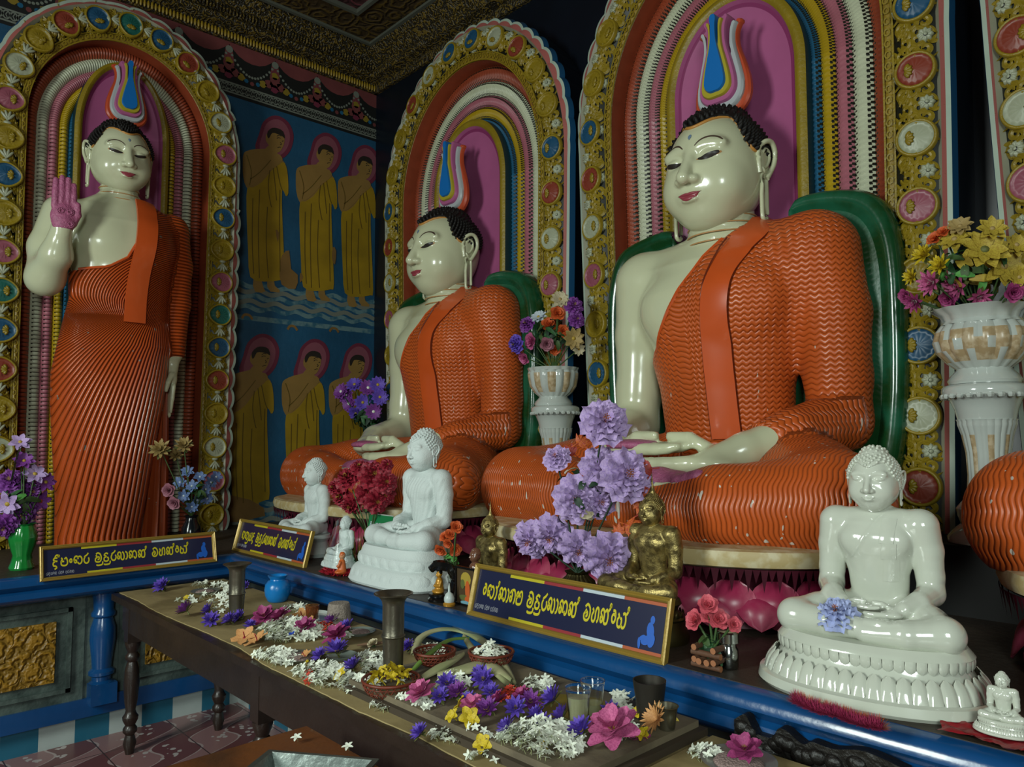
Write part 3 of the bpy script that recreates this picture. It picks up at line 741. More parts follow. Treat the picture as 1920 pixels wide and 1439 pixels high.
def face_marks(f, hs=1.0):
    """lips, lids, slits, brows, mark: meshes hugging the head surface, as (name, MB)"""
    out = {}
    def ribbon(mb, pts, wd, off=.0022, n=6, taper=True, m=0):
        P = smooth_pts(pts, n); T = np.gradient(P, axis=0); T /= np.linalg.norm(T, axis=1)[:, None]; Nn = np.stack([-T[:, 1], T[:, 0]], 1)
        k = np.linspace(0, 1, len(P)); w_ = wd/2*(np.sin(PI*np.clip(k*.9+.05, 0, 1))**.5 if taper else np.ones_like(k))
        rows = []
        for s in (-1, 0, 1):
            Q = P+Nn*w_[:, None]*s; rows.append(surf_patch(f, Q[:, 0], Q[:, 1], off if s == 0 else off*.4))
        F = grid_faces(3, len(P)); mb.add(np.concatenate(rows), F, m)
    b = MB()
    for s in (1, -1):
        ribbon(b, [(s*.030, .066), (s*.055, .088), (s*.09, .097), (s*.125, .088), (s*.15, .068)][::s], .009)
    out['eyebrows'] = b
    b = MB()
    for s in (1, -1):
        ribbon(b, [(s*.038, .002), (s*.06, .006), (s*.09, .008), (s*.12, .012), (s*.14, .02)][::s], .016, .0015)
    out['lid_tint'] = b
    b = MB()
    for s in (1, -1):
        ribbon(b, [(s*.042, .006), (s*.065, .0045), (s*.09, .007), (s*.115, .013), (s*.134, .020)][::s], .021, .003)
    out['eye_slits'] = b
    b = MB()
    def lip(top, bot, off):
        n = 25; x = np.linspace(-.06, .06, n); rows = []
        for k in np.linspace(0, 1, 6):
            z = top(x)*(1-k)+bot(x)*k; q = surf_patch(f, x, z, .0015+off*math.sin(PI*k)*1.0); q[:, 1] -= 0; rows.append(q)
        b.add(np.concatenate(rows), grid_faces(6, n)[:, ::-1], 0)
    c = lambda x: -.155+.012*(np.abs(x)/.06)**2
    lip(lambda x: c(x)+.0165*np.clip(1-(np.abs(x)/.06)**1.6, 0, 1)*(1-.25*np.exp(-(x/.008)**2)), c, .003)
    lip(c, lambda x: c(x)-.0225*np.clip(1-(np.abs(x)/.053)**2, 0, 1), .004)
    out['lips'] = b
    b = MB(); th = np.arange(12)*2*PI/12; x = .009*np.cos(th); z = .118+.011*np.sin(th)+.006*(np.sin(th) < -.9)*-1
    V = surf_patch(f, x, z, .003); cV = surf_patch(f, np.array([0.]), np.array([.118]), .005); b.add(np.concatenate([V, cV]), [(12, i, (i+1) % 12) for i in range(12)], 0)
    out['forehead_mark'] = b
    return out
def hairline_rim(mb, m=0):
    P = []
    for a in np.linspace(-1.6, 1.6, 81):
        r = .2
        for _ in range(30):
            x = r*math.sin(a); y = .01-r*math.cos(a); z = float(hl_z(np.array(x), np.array(y)))
            r -= float(head_sdf(np.array([[x, y, z]]))[0])*.6; r = min(max(r, .08), .26)
        P.append((x+.004*math.sin(a), y-.004*math.cos(a), z))
    P = np.array(P); P[1:-1] = (P[:-2]+P[1:-1]*2+P[2:])/4
    tube(mb, np.array(P), .0075, 6, m); return mb
print('head')
HC = []
def head_parts(res=.0062):
    b = MB(); sdf_mb(b, head_sdf, (-.26, -.32, -.32), (.26, .30, .30), res)
    return b
# ---------------------------------------------------------------- large seated figure (origin on the plinth top, facing -y)
HP = np.array([0, .0, 1.635]); HS = 1.05
def arm_pts(s):
    return [(s*.475, .03, 1.165), (s*.535, .07, .62), (s*.525, .02, .46)]
def torso_sdf(P):
    d = prof_sdf(P, [-.02, .1, .35, .6, .85, 1.05, 1.2, 1.30, 1.36], [.42, .38, .29, .31, .37, .43, .42, .27, .14], [.26, .25, .2, .21, .23, .235, .20, .15, .11], 0, [.08, .08, .05, .03, .01, .02, .04, .06, .07])
    for s in (-1, 1):
        d = sm_min(d, ell(P, (s*.17, -.12, .98), (.18, .10, .14)), .09)
    for s in (-1, 1): d = sm_min(d, cone(P, (0, .065, 1.25), (s*.43, .055, 1.185), .125, .14), .05)
    return d
def arm_sdf(P, s):
    d = chain(P, [(s*.455, .05, 1.17), (s*.51, .07, .9), (s*.525, .06, .62), (s*.53, .04, .44)], [.165, .135, .118, .115], .03)
    if s > 0: w_ = [(.53, .03, .43), (.47, -.26, .37), (.36, -.44, .315)]
    else: w_ = [(-.53, .03, .43), (-.43, -.26, .37), (-.30, -.42, .32)]
    return sm_min(d, chain(P, w_, [.115, .095, .068], .02), .04)
def hands_sdf(P):
    # lower hand (figure's left): palm and fingers pointing to -x ; upper hand (figure's right) pointing +x, palm up
    d = sm_min(cone(P, (.36, -.44, .315), (.28, -.53, .275), .07, .058), ell(P, (.25, -.55, .262), (.12, .08, .042)), .03)
    for i, (y, z, l) in enumerate(((-.625, .262, .21), (-.60, .228, .24), (-.56, .21, .24), (-.52, .205, .19))):
        f = chain(P, [(.21, y+.02, z), (.21-l*.5, y, z-.004), (.21-l*.8, y+.004, z-.004), (.21-l, y+.012, z+.002)], [.034, .031, .029, .024], .005)
        d = sm_min(d, f, .008)
    e = sm_min(cone(P, (-.30, -.42, .32), (-.2, -.50, .31), .064, .05), ell(P, (-.13, -.515, .315), (.12, .08, .036)), .03)
    for i, (y, z, l) in enumerate(((-.585, .318, .2), (-.55, .322, .23), (-.512, .324, .22), (-.475, .324, .17))):
        e = sm_min(e, chain(P, [(-.06, y+.012, z), (-.06+l*.5, y, z), (-.06+l*.8, y+.002, z+.004), (-.06+l, y+.006, z+.012)], [.028, .026, .023, .018], .004), .007)
    d = np.minimum(d, e)
    # thumbs meeting
    d = sm_min(d, chain(P, [(.24, -.50, .315), (.16, -.52, .365), (.07, -.525, .372)], [.03, .026, .02], .005), .012)
    d = sm_min(d, chain(P, [(-.2, -.47, .335), (-.12, -.50, .372), (-.01, -.52, .375)], [.03, .026, .02], .005), .012)
    return d
def legs_sdf(P):
    d = None
    for s in (-1, 1):
        th = chain(P, [(s*.22, .06, .16), (s*.56, -.32, .15), (s*.765, -.58, .13)], [.235, .215, .185], .04)
        d = th if d is None else sm_min(d, th, .05)
        sh = chain(P, [(s*.765, -.58, .13), (s*.42, -.73, .11), (s*.05, -.76, .08)] if s > 0 else [(s*.765, -.58, .13), (s*.35, -.70, .13), (.1, -.72, .115)], [.185, .15, .10], .04)
        d = sm_min(d, sh, .05)
    d = sm_min(d, ell(P, (0, -.42, .1), (.55, .33, .13)), .06)
    return np.maximum(d, -.015-P[..., 2])
def foot_sdf(P):
    d = sm_min(cone(P, (.05, -.735, .17), (.17, -.75, .19), .07, .06), ell(P, (.22, -.755, .195), (.14, .07, .048)), .03)
    for i, (y, x1, r) in enumerate(((-.81, .385, .028), (-.775, .395, .024), (-.745, .39, .023), (-.715, .38, .022), (-.69, .365, .021))):
        d = sm_min(d, chain(P, [(.29, y+.01, .20), (x1, y, .225)], [r, r*.9], .01), .008)
    return d
NX = np.array([.80, .0, .60]); NX /= np.linalg.norm(NX)
def sash_cut(P):    # negative on the robed side of the diagonal neckline (viewer's right / below)
    # edge passes the neck (.06,1.33) and the armpit (-.34,.80)
    x, y, z = P[..., 0], P[..., 1], P[..., 2]
    e = (np.interp(z, [.2, .70, .80, .95, 1.1, 1.25, 1.4], [-.9, -.42, -.235, -.125, -.04, .06, .20])-x)*.8
    return e
def clip_ev(f, pts_lo, pts_hi): pass
def make_seated():
    root = thing('seated_buddha_statue', 'x', 'statue', (0, 0, 0))
    body_f = lambda P: sm_min(sm_min(torso_sdf(P), np.minimum(arm_sdf(P, -1), arm_sdf(P, 1)), .05), hands_sdf(P), .02)
    neck_f = lambda P: cone(P, (0, .07, 1.20), (0, .03, 1.45), .165, .155)-.006*np.cos((P[..., 2]-1.35)*2*PI/.05)*(np.abs(P[..., 2]-1.345) < .075)
    full = lambda P: sm_min(body_f(P), neck_f(P), .025)
    b = MB(); sdf_mb(b, full, (-.74, -.72, .1), (.74, .34, 1.52), .0125)
    hb = head_parts(); b.join(hb, tr(*HP)@scl(HS)); 
    body = obj('body', b, [skin], root, True)
    b = MB(); t_ = np.arange(40)*2*PI/40
    for z, r in ((1.295, .166), (1.335, .165), (1.375, .163), (1.41, .161)): tube(b, np.stack([r*np.cos(t_), .045+r*np.sin(t_), z+.012*np.sin(t_)], 1), .0035, 5, closed=True)
    obj('neck_lines', b, [lid_m], root, True)
    # feet
    b = MB(); sdf_mb(b, foot_sdf, (-.06, -.88, .06), (.45, -.62, .29), .009); obj('foot', b, [skin], root, True)
    # painted sole, toes and palm
    def skincap(name, f, lo, hi, h, zc):
        b = MB(); sdf_mb(b, lambda P: np.maximum(f(P)-.003, zc(P)), lo, hi, h); obj(name, b, [palm_m], root, True, label='pink painted '+name.replace('_', ' '))
    skincap('sole', foot_sdf, (.0, -.88, .12), (.45, -.62, .29), .009, lambda P: .200-P[..., 2])
    skincap('palm', lambda P: ell(P, (-.12, -.525, .335), (.135, .082, .024)), (-.30, -.66, .28), (.06, -.40, .42), .009, lambda P: -1+0*P[..., 2])
    # robe
    tl = lambda P: np.maximum(sm_min(torso_sdf(P), arm_sdf(P, 1), .07)-.016, sash_cut(P))
    cuff = lambda P: (P[..., 2]-.1)*0+np.maximum(-(P[..., 1]+.40), 0)  # cut forearm at the wrist
    def robe_f(P):
        a = arm_sdf(P, 1)-.014
        t = np.maximum(np.minimum(torso_sdf(P)-.016, 9), sash_cut(P))
        ar = np.maximum(sm_min(torso_sdf(P)-.016, a, .07), np.maximum(sash_cut(P), (-.395-P[..., 1])))
        lg = legs_sdf(P)
        d = sm_min(np.minimum(t, ar), lg, .02)
        # clear the lap where the hands and foot lie
        return d
    b = MB(); V = sdf_mb(b, robe_f, (-1.0, -.99, -.04), (1.0, .42, 1.42), .0145)
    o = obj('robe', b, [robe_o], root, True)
    # fold coordinate
    dT = torso_sdf(V); dA = arm_sdf(V, 1); dL = legs_sdf(V)
    x, y, z = V.T; U = np.zeros_like(V)
    is_leg = (dL < np.minimum(dT, dA)+.0) & (z < .42)
    fore = (~is_leg) & (dA < dT) & (y < -.0) & (z < .52)
    uarm = (~is_leg) & (dA < dT) & ~fore
    tor = ~(is_leg | fore | uarm)
    U[tor, 0] = z[tor]-.25*np.clip(-.05-x[tor], 0, 1)-.0*x[tor]; U[tor, 1] = x[tor]+.8*y[tor]*np.tanh(x[tor]/.06)
    U[uarm, 0] = z[uarm]; U[uarm, 1] = x[uarm]+.8*y[uarm]*np.sign(x[uarm])
    a = np.array([.53, .03, .43]); bb = np.array([.36, -.44, .315]); ab = (bb-a)/np.linalg.norm(bb-a)
    U[fore, 0] = (V[fore]-a)@ab; U[fore, 1] = np.arctan2((V[fore]-a)@np.cross(ab, [0, 0, 1.]), V[fore][:, 2]-.38)*.11
    U[is_leg, 0] = 1.5*x[is_leg]+.25*y[is_leg]*np.sign(x[is_leg])*np.clip(y[is_leg]+.55, 0, 1); U[is_leg, 1] = np.arctan2(z[is_leg]-.1, -(y[is_leg]+.4))*.2+.0*x[is_leg]
    set_attr(o.data, 'fold', U)
    # neckline roll of the robe
    zs_ = np.array([.72, .80, .9, 1.0, 1.1, 1.2, 1.28]); xs_ = np.interp(zs_, [.70, .80, .95, 1.1, 1.25, 1.4], [-.42, -.235, -.125, -.04, .06, .20])
    xs2 = np.linspace(0, 1, 30); zz_ = np.interp(xs2, np.linspace(0, 1, 7), zs_); xx_ = np.interp(zz_, zs_, xs_)
    tf = lambda P: sm_min(torso_sdf(P), np.minimum(arm_sdf(P, -1), arm_sdf(P, 1)), .07)
    yy = front_y(tf, xx_, zz_); k_ = yy < .25; b = MB(); tube(b, np.stack([xx_, yy-.006, zz_], 1)[k_], .011, 6); obj('robe_edge', b, [robe_plain], root)
    # folded sash hanging from the shoulder
    cl = smooth_pts([(.235, 1.295), (.20, 1.24), (.155, 1.12), (.13, .98), (.115, .8), (.11, .6), (.115, .36)], 8)
    T = np.gradient(cl, axis=0); T /= np.linalg.norm(T, axis=1)[:, None]; Nn = np.stack([-T[:, 1], T[:, 0]], 1)
    wds = np.interp(np.linspace(0, 1, len(cl)), [0, .25, 1], [.075, .068, .062])
    rows = []
    for k in np.linspace(-1, 1, 7):
        q = cl+Nn*(wds*k)[:, None]; yq = front_y(tf, q[:, 0], q[:, 1]); rows.append(np.stack([q[:, 0], yq-.034+.0*k, q[:, 1]], 1))
    F1 = np.stack(rows, 0); F1 = np.concatenate([(F1[:, :1]+[.05, .26, .02]), (F1[:, :1]+[.035, .13, .06]), (F1[:, :1]+[.012, .05, .045]), F1], 1)
    yb = F1.copy(); yb[..., 1] += .028; n = F1.shape[1]
    b = MB(); b.add(F1.reshape(-1, 3), grid_faces(7, n), 0); b.add(yb.reshape(-1, 3), grid_faces(7, n)[:, ::-1], 0)
    for k in (0, 6): b.add(np.concatenate([F1[k], yb[k]]), grid_faces(2, n)[:, ::(-1 if k == 0 else 1)], 1)
    b.add(np.concatenate([F1[:, -1], yb[:, -1]]), grid_faces(2, 7), 0)
    obj('shoulder_sash', b, [robe_plain, mat('sash_edge', hx('6c2a14'), .4)], root)
    b = MB(); tube(b, np.array([cl[:, 0]+Nn[:, 0]*-wds, front_y(tf, cl[:, 0]-Nn[:, 0]*wds, cl[:, 1])-.03, cl[:, 1]-Nn[:, 1]*wds]).T[8:], .004, 5); obj('sash_edge_line', b, [MATS['sash_edge']], root)
    # head parts
    add_head(root, HP, scale=HS)
    return root
def add_head(root, HP, mono=None, ncurl=1500, scale=1.0, ushn=False):
    M = tr(*HP)@scl(scale)
    b = MB(); sdf_mb(b, lambda P: hair_sdf(P), (-.27, -.28, -.27), (.27, .32, .34), .0085); curls(b, ncurl)
    V = b.xf(M); hair = obj('hair', b, [mono or hair_m], root, True)
    for s, nm in ((-1, 'ear'), (1, 'ear')):
        b = MB(); ear(b, s); b.xf(M); obj('ear', b, [mono or skin], root, True)
    if mono is None:
        b = MB(); hairline_rim(b); b.xf(M); obj('hairline_rim', b, [rim_m], root, True)
    fm = face_marks(head_sdf)
    cm = dict(eyebrows=brow_m, lid_tint=lid_m, eye_slits=eye_m, lips=lip_m, forehead_mark=urna_m)
    for k, v in fm.items():
        if mono and k == 'lid_tint': continue
        v.xf(M); obj(k, v, [mono or cm[k]], root, True)
def flame(root, loc, sc):
    """painted five-tongued flame standing over the head"""
    lay = [(1.0, 0, mat('flame_orange', hx('b4482a'), .35)), (.82, .022, mat('flame_white', hx('a9aeb0'), .35)), (.63, .04, mat('flame_pink', hx('a85a86'), .35)), (.46, .055, mat('flame_yellow', hx('a89a2c'), .35)), (.33, .068, mat('flame_blue', hx('1468b0'), .3))]
    base = [(0, 0), (.10, .03), (.155, .10), (.15, .19), (.115, .28), (.095, .36), (.10, .42), (.115, .44), (.10, .455), (.08, .43), (.07, .36)]
    fl = thing_child = bpy.data.objects.new('flame', None); link(fl, root); fl.location = loc; fl.scale = (sc*.92, sc, sc)
    for i, (s, y, m) in enumerate(lay):
        b = MB()
        L = [[(0, 0), (.09, .008), (.148, .06), (.155, .14), (.132, .23), (.100, .32), (.096, .38), (.110, .415), (.122, .425), (.120, .440), (.102, .442), (.084, .41), (.078, .35), (.082, .28), (0, .2)],
             [(0, .03), (.075, .036), (.122, .08), (.130, .145), (.110, .235), (.088, .32), (.086, .375), (.096, .41), (.104, .42), (.098, .43), (.086, .425), (.074, .39), (.070, .33), (.074, .27), (0, .2)],
             [(0, .06), (.06, .064), (.098, .10), (.102, .155), (.082, .24), (.058, .32), (.052, .38), (.058, .43), (.070, .455), (.064, .468), (.050, .462), (.036, .42), (.030, .33), (0, .2)],
             [(0, .085), (.045, .088), (.078, .115), (.080, .162), (.062, .24), (.040, .32), (.034, .38), (.036, .42), (.046, .445), (.038, .452), (.026, .43), (.022, .33), (0, .2)],
             [(0, .108), (.03, .110), (.056, .135), (.056, .18), (.038, .26), (.018, .34), (.013, .42), (.018, .455), (.012, .475), (0, .478)]][i]
        R = smooth_pts(L, 4); O = np.concatenate([R, (R*[-1, 1])[::-1][1:-1]])
        n = len(O); c = np.array([0, .1]); V = []
        def ring(f, yy): return [(p[0]*(1 if f == 1 else f), yy, c[1]+(p[1]-c[1])*(1 if f == 1 else (1-(1-f)*.4))) for p in O]
        V = [(p[0], 0., p[1]) for p in O]+[(p[0], -y-.018, p[1]) for p in O]+[(p[0]*.93, -y-.028, .006+p[1]*.985) for p in O]
        F = [(k, (k+1) % n, n+(k+1) % n, n+k) for k in range(n)]+[(n+k, n+(k+1) % n, 2*n+(k+1) % n, 2*n+k) for k in range(n)]+[list(range(2*n, 3*n))]
        b.add(V, F, 0); obj(['outer_tongue', 'white_tongue', 'pink_tongue', 'yellow_tongue', 'blue_core'][i], b, [m], fl)
    return fl
# ---- plinth
plinth_rim = mat('worn_cream_rim', hx('b09c6c'), .5, col2=hx('c4b894'), vscale=18)
lotus_pk = mat('lotus_pink_paint', hx('982a4c'), .32, col2=hx('b4566c'), vscale=5)
lotus_dk = mat('lotus_dark_pink', hx('5a1c2e'), .4, var=.3)
def plinth():
    root = thing('lotus_throne', 'x', 'pedestal')
    def outline(n, a=1., bf=.62, bb=.42):
        th = np.arange(n)*2*PI/n; c, s = np.cos(th), np.sin(th)
        return np.stack([-.0+.93*a*np.sign(c)*np.abs(c)**.75, -.42*1+np.where(s < 0, bf, bb)*a*np.sign(s)*np.abs(s)**.85], 1)
    n = 96; b = MB()
    prof = [(.96, -.062), (.985, -.055), (.995, -.03), (.985, -.005), (.95, 0)]
    V = [np.concatenate([outline(n, r*.975), np.full((n, 1), z)], 1) for r, z in prof]
    b.add(np.concatenate(V), grid_faces(len(prof), n, False, True)[:, ::1], 0); b.add(V[-1], [list(range(n))], 0); b.add(V[0], [list(range(n))[::-1]], 0)
    obj('rim', b, [plinth_rim], root)
    b = MB(); prof = [(.84, -.27), (.80, -.20), (.74, -.15), (.80, -.09), (.95, -.062)]
    V = [np.concatenate([outline(n, r), np.full((n, 1), z)], 1) for r, z in prof]
    b.add(np.concatenate(V), grid_faces(len(prof), n, False, True), 0); obj('core', b, [lotus_dk], root)
    # petals
    def petal(w_, h_, bulge, point=.35):
        k = 9; j = 9; V = []
        for a in range(k):
            t = a/(k-1)
            ww = w_*(math.sin(PI*min(1, .12+.88*(1-t)**.8))**.6 if True else 1)*(1 if t < .5 else 1-point*((t-.5)/.5)**2)
            for c_ in range(j):
                s = c_/(j-1)*2-1; V.append((s*ww/2, -bulge*(math.sin(PI*min(t*.8+.1, 1)))*(1-.55*s*s)-.012*(abs(s) > .8), h_*t))
        mb = MB(); mb.add(np.array(V), grid_faces(k, j), 0); return mb
    pl = petal(.17, .155, .055); pu = petal(.13, .12, .03, .9)
    O1 = outline(400, .93)
    def ringp(src, a, z, tilt, cnt, nm, m, flip=False, ph=0):
        O = outline(2000, a); seg = np.linalg.norm(np.roll(O, -1, 0)-O, axis=1); cs = np.cumsum(seg); me = src.mesh(nm, [m], True)
        for i in range(cnt):
            k = np.searchsorted(cs, (i+ph)/cnt*cs[-1]) % 2000; p = O[k]; t = O[(k+5) % 2000]-O[k-5]; ang = math.atan2(t[1], t[0])
            o = bpy.data.objects.new(nm, me); link(o, root); o.location = (p[0], p[1], z)
            o.rotation_euler = (tilt if not flip else PI-tilt, 0, ang if not flip else ang+0)
    ringp(pl, .86, -.268, -.2, 30, 'petal', lotus_pk)
    ringp(pl, .93, -.272, -.75, 30, 'petal', lotus_pk, ph=.5)
    b = MB()
    O = outline(170, .965); Oi = outline(170, .84)
    for i in range(170):
        j = (i+1) % 170; m_ = (O[i]+O[j])/2*.93+(Oi[i]+Oi[j])/2*.07
        b.add([(*O[i], -.06), (*O[j], -.06), (*m_, -.105-.03*(i % 2))], [(0, 1, 2), (2, 1, 0)], 0)
    obj('fringe', b, [lotus_dk], root)
    return root
green_m = mat('green_cushion_enamel', hx('123e1e'), .22, col2=hx('1c5a40'), vscale=4, bump=.25, bscale=9, coat=.5)
def backrest():
    root = thing('throne_backrest', 'x', 'backrest')
    O = smooth_pts([(-.20, .12), (.5, .12), (.68, .2), (.745, .45), (.765, .9), (.75, 1.2), (.68, 1.37), (.54, 1.44), (.34, 1.445), (.32, 1.30), (.1, 1.0), (-.1, 1.0), (-.32, 1.30), (-.34, 1.44), (-.54, 1.43), (-.68, 1.37), (-.75, 1.2), (-.765, .9), (-.745, .45), (-.68, .2), (-.5, .12)], 6, True)
    n = len(O); b = MB(); c = np.array([0, .75])
    prof = [(1, .10), (1.02, .06), (1.02, .0), (1.0, -.04), (.955, -.05), (.93, -.03), (.90, -.015)]
    V = [np.stack([c[0]+(O[:, 0]-c[0])*f, np.full(n, y), c[1]+(O[:, 1]-c[1])*f], 1) for f, y in prof]
    b.add(np.concatenate(V), grid_faces(len(prof), n, False, True)[:, ::-1], 0); b.add(V[-1], [list(range(n))], 0); b.add(V[0], [list(range(n))[::-1]], 0)
    return b
print('seated')
SB = make_seated(); flame(SB, (0, .10, 1.935), 1.06)
PL = plinth(); BR = MB(); BR = backrest()
SBX = [(-4.0, 3.13), (-1.88, 3.13), (.24, 3.13)]
PZ = 1.14
labs = [('large seated buddha in ribbed orange robe, farther one beside the mural', 'pink lotus throne with cream rim under the seated statue beside the mural', 'green rounded backrest behind the seated statue beside the mural'),
        ('large seated buddha in ribbed orange robe at the centre, its whole face in view', 'pink lotus throne with cream rim under the central seated statue', 'green rounded backrest behind the central seated statue'),
        ('seated buddha in orange robe of which only a knee shows at the right edge', 'pink lotus throne at the right edge of the picture, mostly cut off', 'green backrest of the statue beyond the right edge of the picture')]
brm = BR.mesh('throne_backrest', [green_m])
for e_ in [o for o in bpy.data.objects if o.name.startswith('throne_backrest')]: bpy.data.objects.remove(e_)
for i, (X_, Y_) in enumerate(SBX):
    s_ = SB if i == 1 else dup(SB); s_.location = (X_, Y_, PZ); tag(s_, labs[i][0], 'statue', 'large seated orange-robed statues')
    p_ = PL if i == 1 else dup(PL); p_.location = (X_, Y_, PZ); tag(p_, labs[i][1], 'pedestal', 'pink lotus thrones')
    if i < 2:
        o = bpy.data.objects.new('throne_backrest', brm); link(o); o.location = (X_, Y_+.14, PZ); tag(o, labs[i][2], 'backrest', 'green throne backrests')
# ---------------------------------------------------------------- standing figure (local: origin on the ledge, facing -y; x to the viewer's right)
def st_w(z): return z
ZS = [-.0, .06, .30, .56, .85, 1.04, 1.22, 1.36, 1.5, 1.67, 1.85, 2.0, 2.10, 2.17, 2.22]
WS = [.215, .215, .235, .262, .295, .308, .30, .278, .262, .275, .305, .325, .29, .17, .10]
XS = [-.075, -.075, -.06, -.055, -.045, -.035, -.015, -.01, -.0, -.0, .0, .0, .0, -.01, -.01]
DS = [.16, .16, .17, .185, .20, .205, .20, .18, .165, .17, .19, .185, .15, .12, .09]
YS = [0, 0, 0, .0, .0, .0, .0, .01, .0, -.01, -.01, .01, .03, .04, .05]
def st_torso(P):
    d = prof_sdf(P, ZS, WS, DS, XS, YS)
    for s in (-1, 1): d = sm_min(d, ell(P, (s*.12, -.11, 1.87), (.13, .075, .11)), .07)
    return d
def st_arm(P, s):
    if s > 0:
        return chain(P, [(.305, .03, 2.03), (.355, .05, 1.80), (.36, .05, 1.55), (.335, .0, 1.2)], [.105, .088, .078, .06], .03)
    return sm_min(chain(P, [(-.33, .03, 2.02), (-.405, .03, 1.80), (-.42, -.02, 1.60)], [.115, .10, .095], .03),
                  chain(P, [(-.42, -.03, 1.60), (-.395, -.16, 1.72), (-.385, -.22, 1.86)], [.098, .085, .055], .03), .05)
def st_hand_up(P):
    d = sm_min(cone(P, (-.385, -.22, 1.84), (-.383, -.235, 1.90), .052, .05), ell(P, (-.382, -.25, 1.93), (.066, .032, .085)), .02)
    for x, l in ((-.43, .155), (-.398, .175), (-.366, .17), (-.337, .14)):
        d = sm_min(d, chain(P, [(x, -.25, 1.985), (x, -.258, 1.985+l*.55), (x, -.255, 1.985+l)], [.0165, .0155, .012], .004), .006)
    return sm_min(d, chain(P, [(-.335, -.245, 1.90), (-.315, -.262, 1.95), (-.315, -.265, 2.01)], [.022, .018, .013], .006), .01)
def st_hand_dn(P):
    d = sm_min(cone(P, (.335, .0, 1.2), (.33, -.01, 1.10), .045, .036), ell(P, (.325, -.02, 1.04), (.032, .045, .075)), .02)
    for y, l in ((-.055, .17), (-.03, .20), (-.005, .19), (.02, .16)):
        d = sm_min(d, chain(P, [(.325, y, .99), (.320, y+.004, .99-l*.5), (.315, y+.01, .99-l)], [.0165, .015, .011], .004), .006)
    return sm_min(d, chain(P, [(.31, -.055, 1.06), (.285, -.075, 1.01), (.275, -.07, .955)], [.02, .016, .012], .006), .01)
SP_, CP_ = None, None
def st_edge(z): return np.interp(z, [1.60, 1.66, 1.69, 1.76, 1.88, 2.0, 2.1, 2.2], [-.6, -.30, -.12, -.02, .035, .06, .085, .12])
def pleat(x, z):
    """pleats leave the foot of the sash, sweep out to the left and hang down towards the hem"""
    zc = 1.40; t = (zc-z)/1.4; tt = np.clip(t, 0, 1)
    xr = np.interp(z, ZS, np.array(XS)+np.array(WS))
    W = .25+.55*(1-np.exp(-tt*4.))
    W = np.where(t < 0, .25+1.3*(-t), W)
    q = 1-(xr-x)/W+np.where(t < 0, t*4.2, 0)
    return q*25
def pleat_mat():
    m = bpy.data.materials.new('orange_pleated_enamel'); m.use_nodes = True; nt = m.node_tree; b = nt.nodes['Principled BSDF']; N = nt.nodes.new; L = nt.links.new
    b.inputs['Roughness'].default_value = .3; b.inputs['Coat Weight'].default_value = .3; b.inputs['Coat Roughness'].default_value = .12
    at = N('ShaderNodeAttribute'); at.attribute_name = 'fold'; sp = N('ShaderNodeSeparateXYZ'); L(at.outputs['Vector'], sp.inputs[0])
    def mt(op, a, bb=None):
        n = N('ShaderNodeMath'); n.operation = op
        for i, v in enumerate((a, bb)):
            if v is None: continue
            if isinstance(v, (int, float)): n.inputs[i].default_value = v
            else: L(v, n.inputs[i])
        return n.outputs[0]
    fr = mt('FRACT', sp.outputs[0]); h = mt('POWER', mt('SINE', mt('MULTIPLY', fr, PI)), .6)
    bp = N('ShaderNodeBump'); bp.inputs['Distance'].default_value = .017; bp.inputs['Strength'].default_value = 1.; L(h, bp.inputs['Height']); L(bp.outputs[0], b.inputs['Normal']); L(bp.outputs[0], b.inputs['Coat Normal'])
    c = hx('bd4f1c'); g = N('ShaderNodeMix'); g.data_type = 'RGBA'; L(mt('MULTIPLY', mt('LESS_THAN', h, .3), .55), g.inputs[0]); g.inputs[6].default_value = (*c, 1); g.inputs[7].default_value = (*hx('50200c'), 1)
    n2 = N('ShaderNodeTexNoise'); n2.inputs['Scale'].default_value = 22; tc = N('ShaderNodeTexCoord'); L(tc.outputs['Object'], n2.inputs['Vector'])
    k = N('ShaderNodeMix'); k.data_type = 'RGBA'; L(mt('GREATER_THAN', n2.outputs[0], .735), k.inputs[0]); L(g.outputs[2], k.inputs[6]); k.inputs[7].default_value = (*hx('8f8880'), 1)
    L(k.outputs[2], b.inputs['Base Color']); MATS['orange_pleated_enamel'] = m; return m
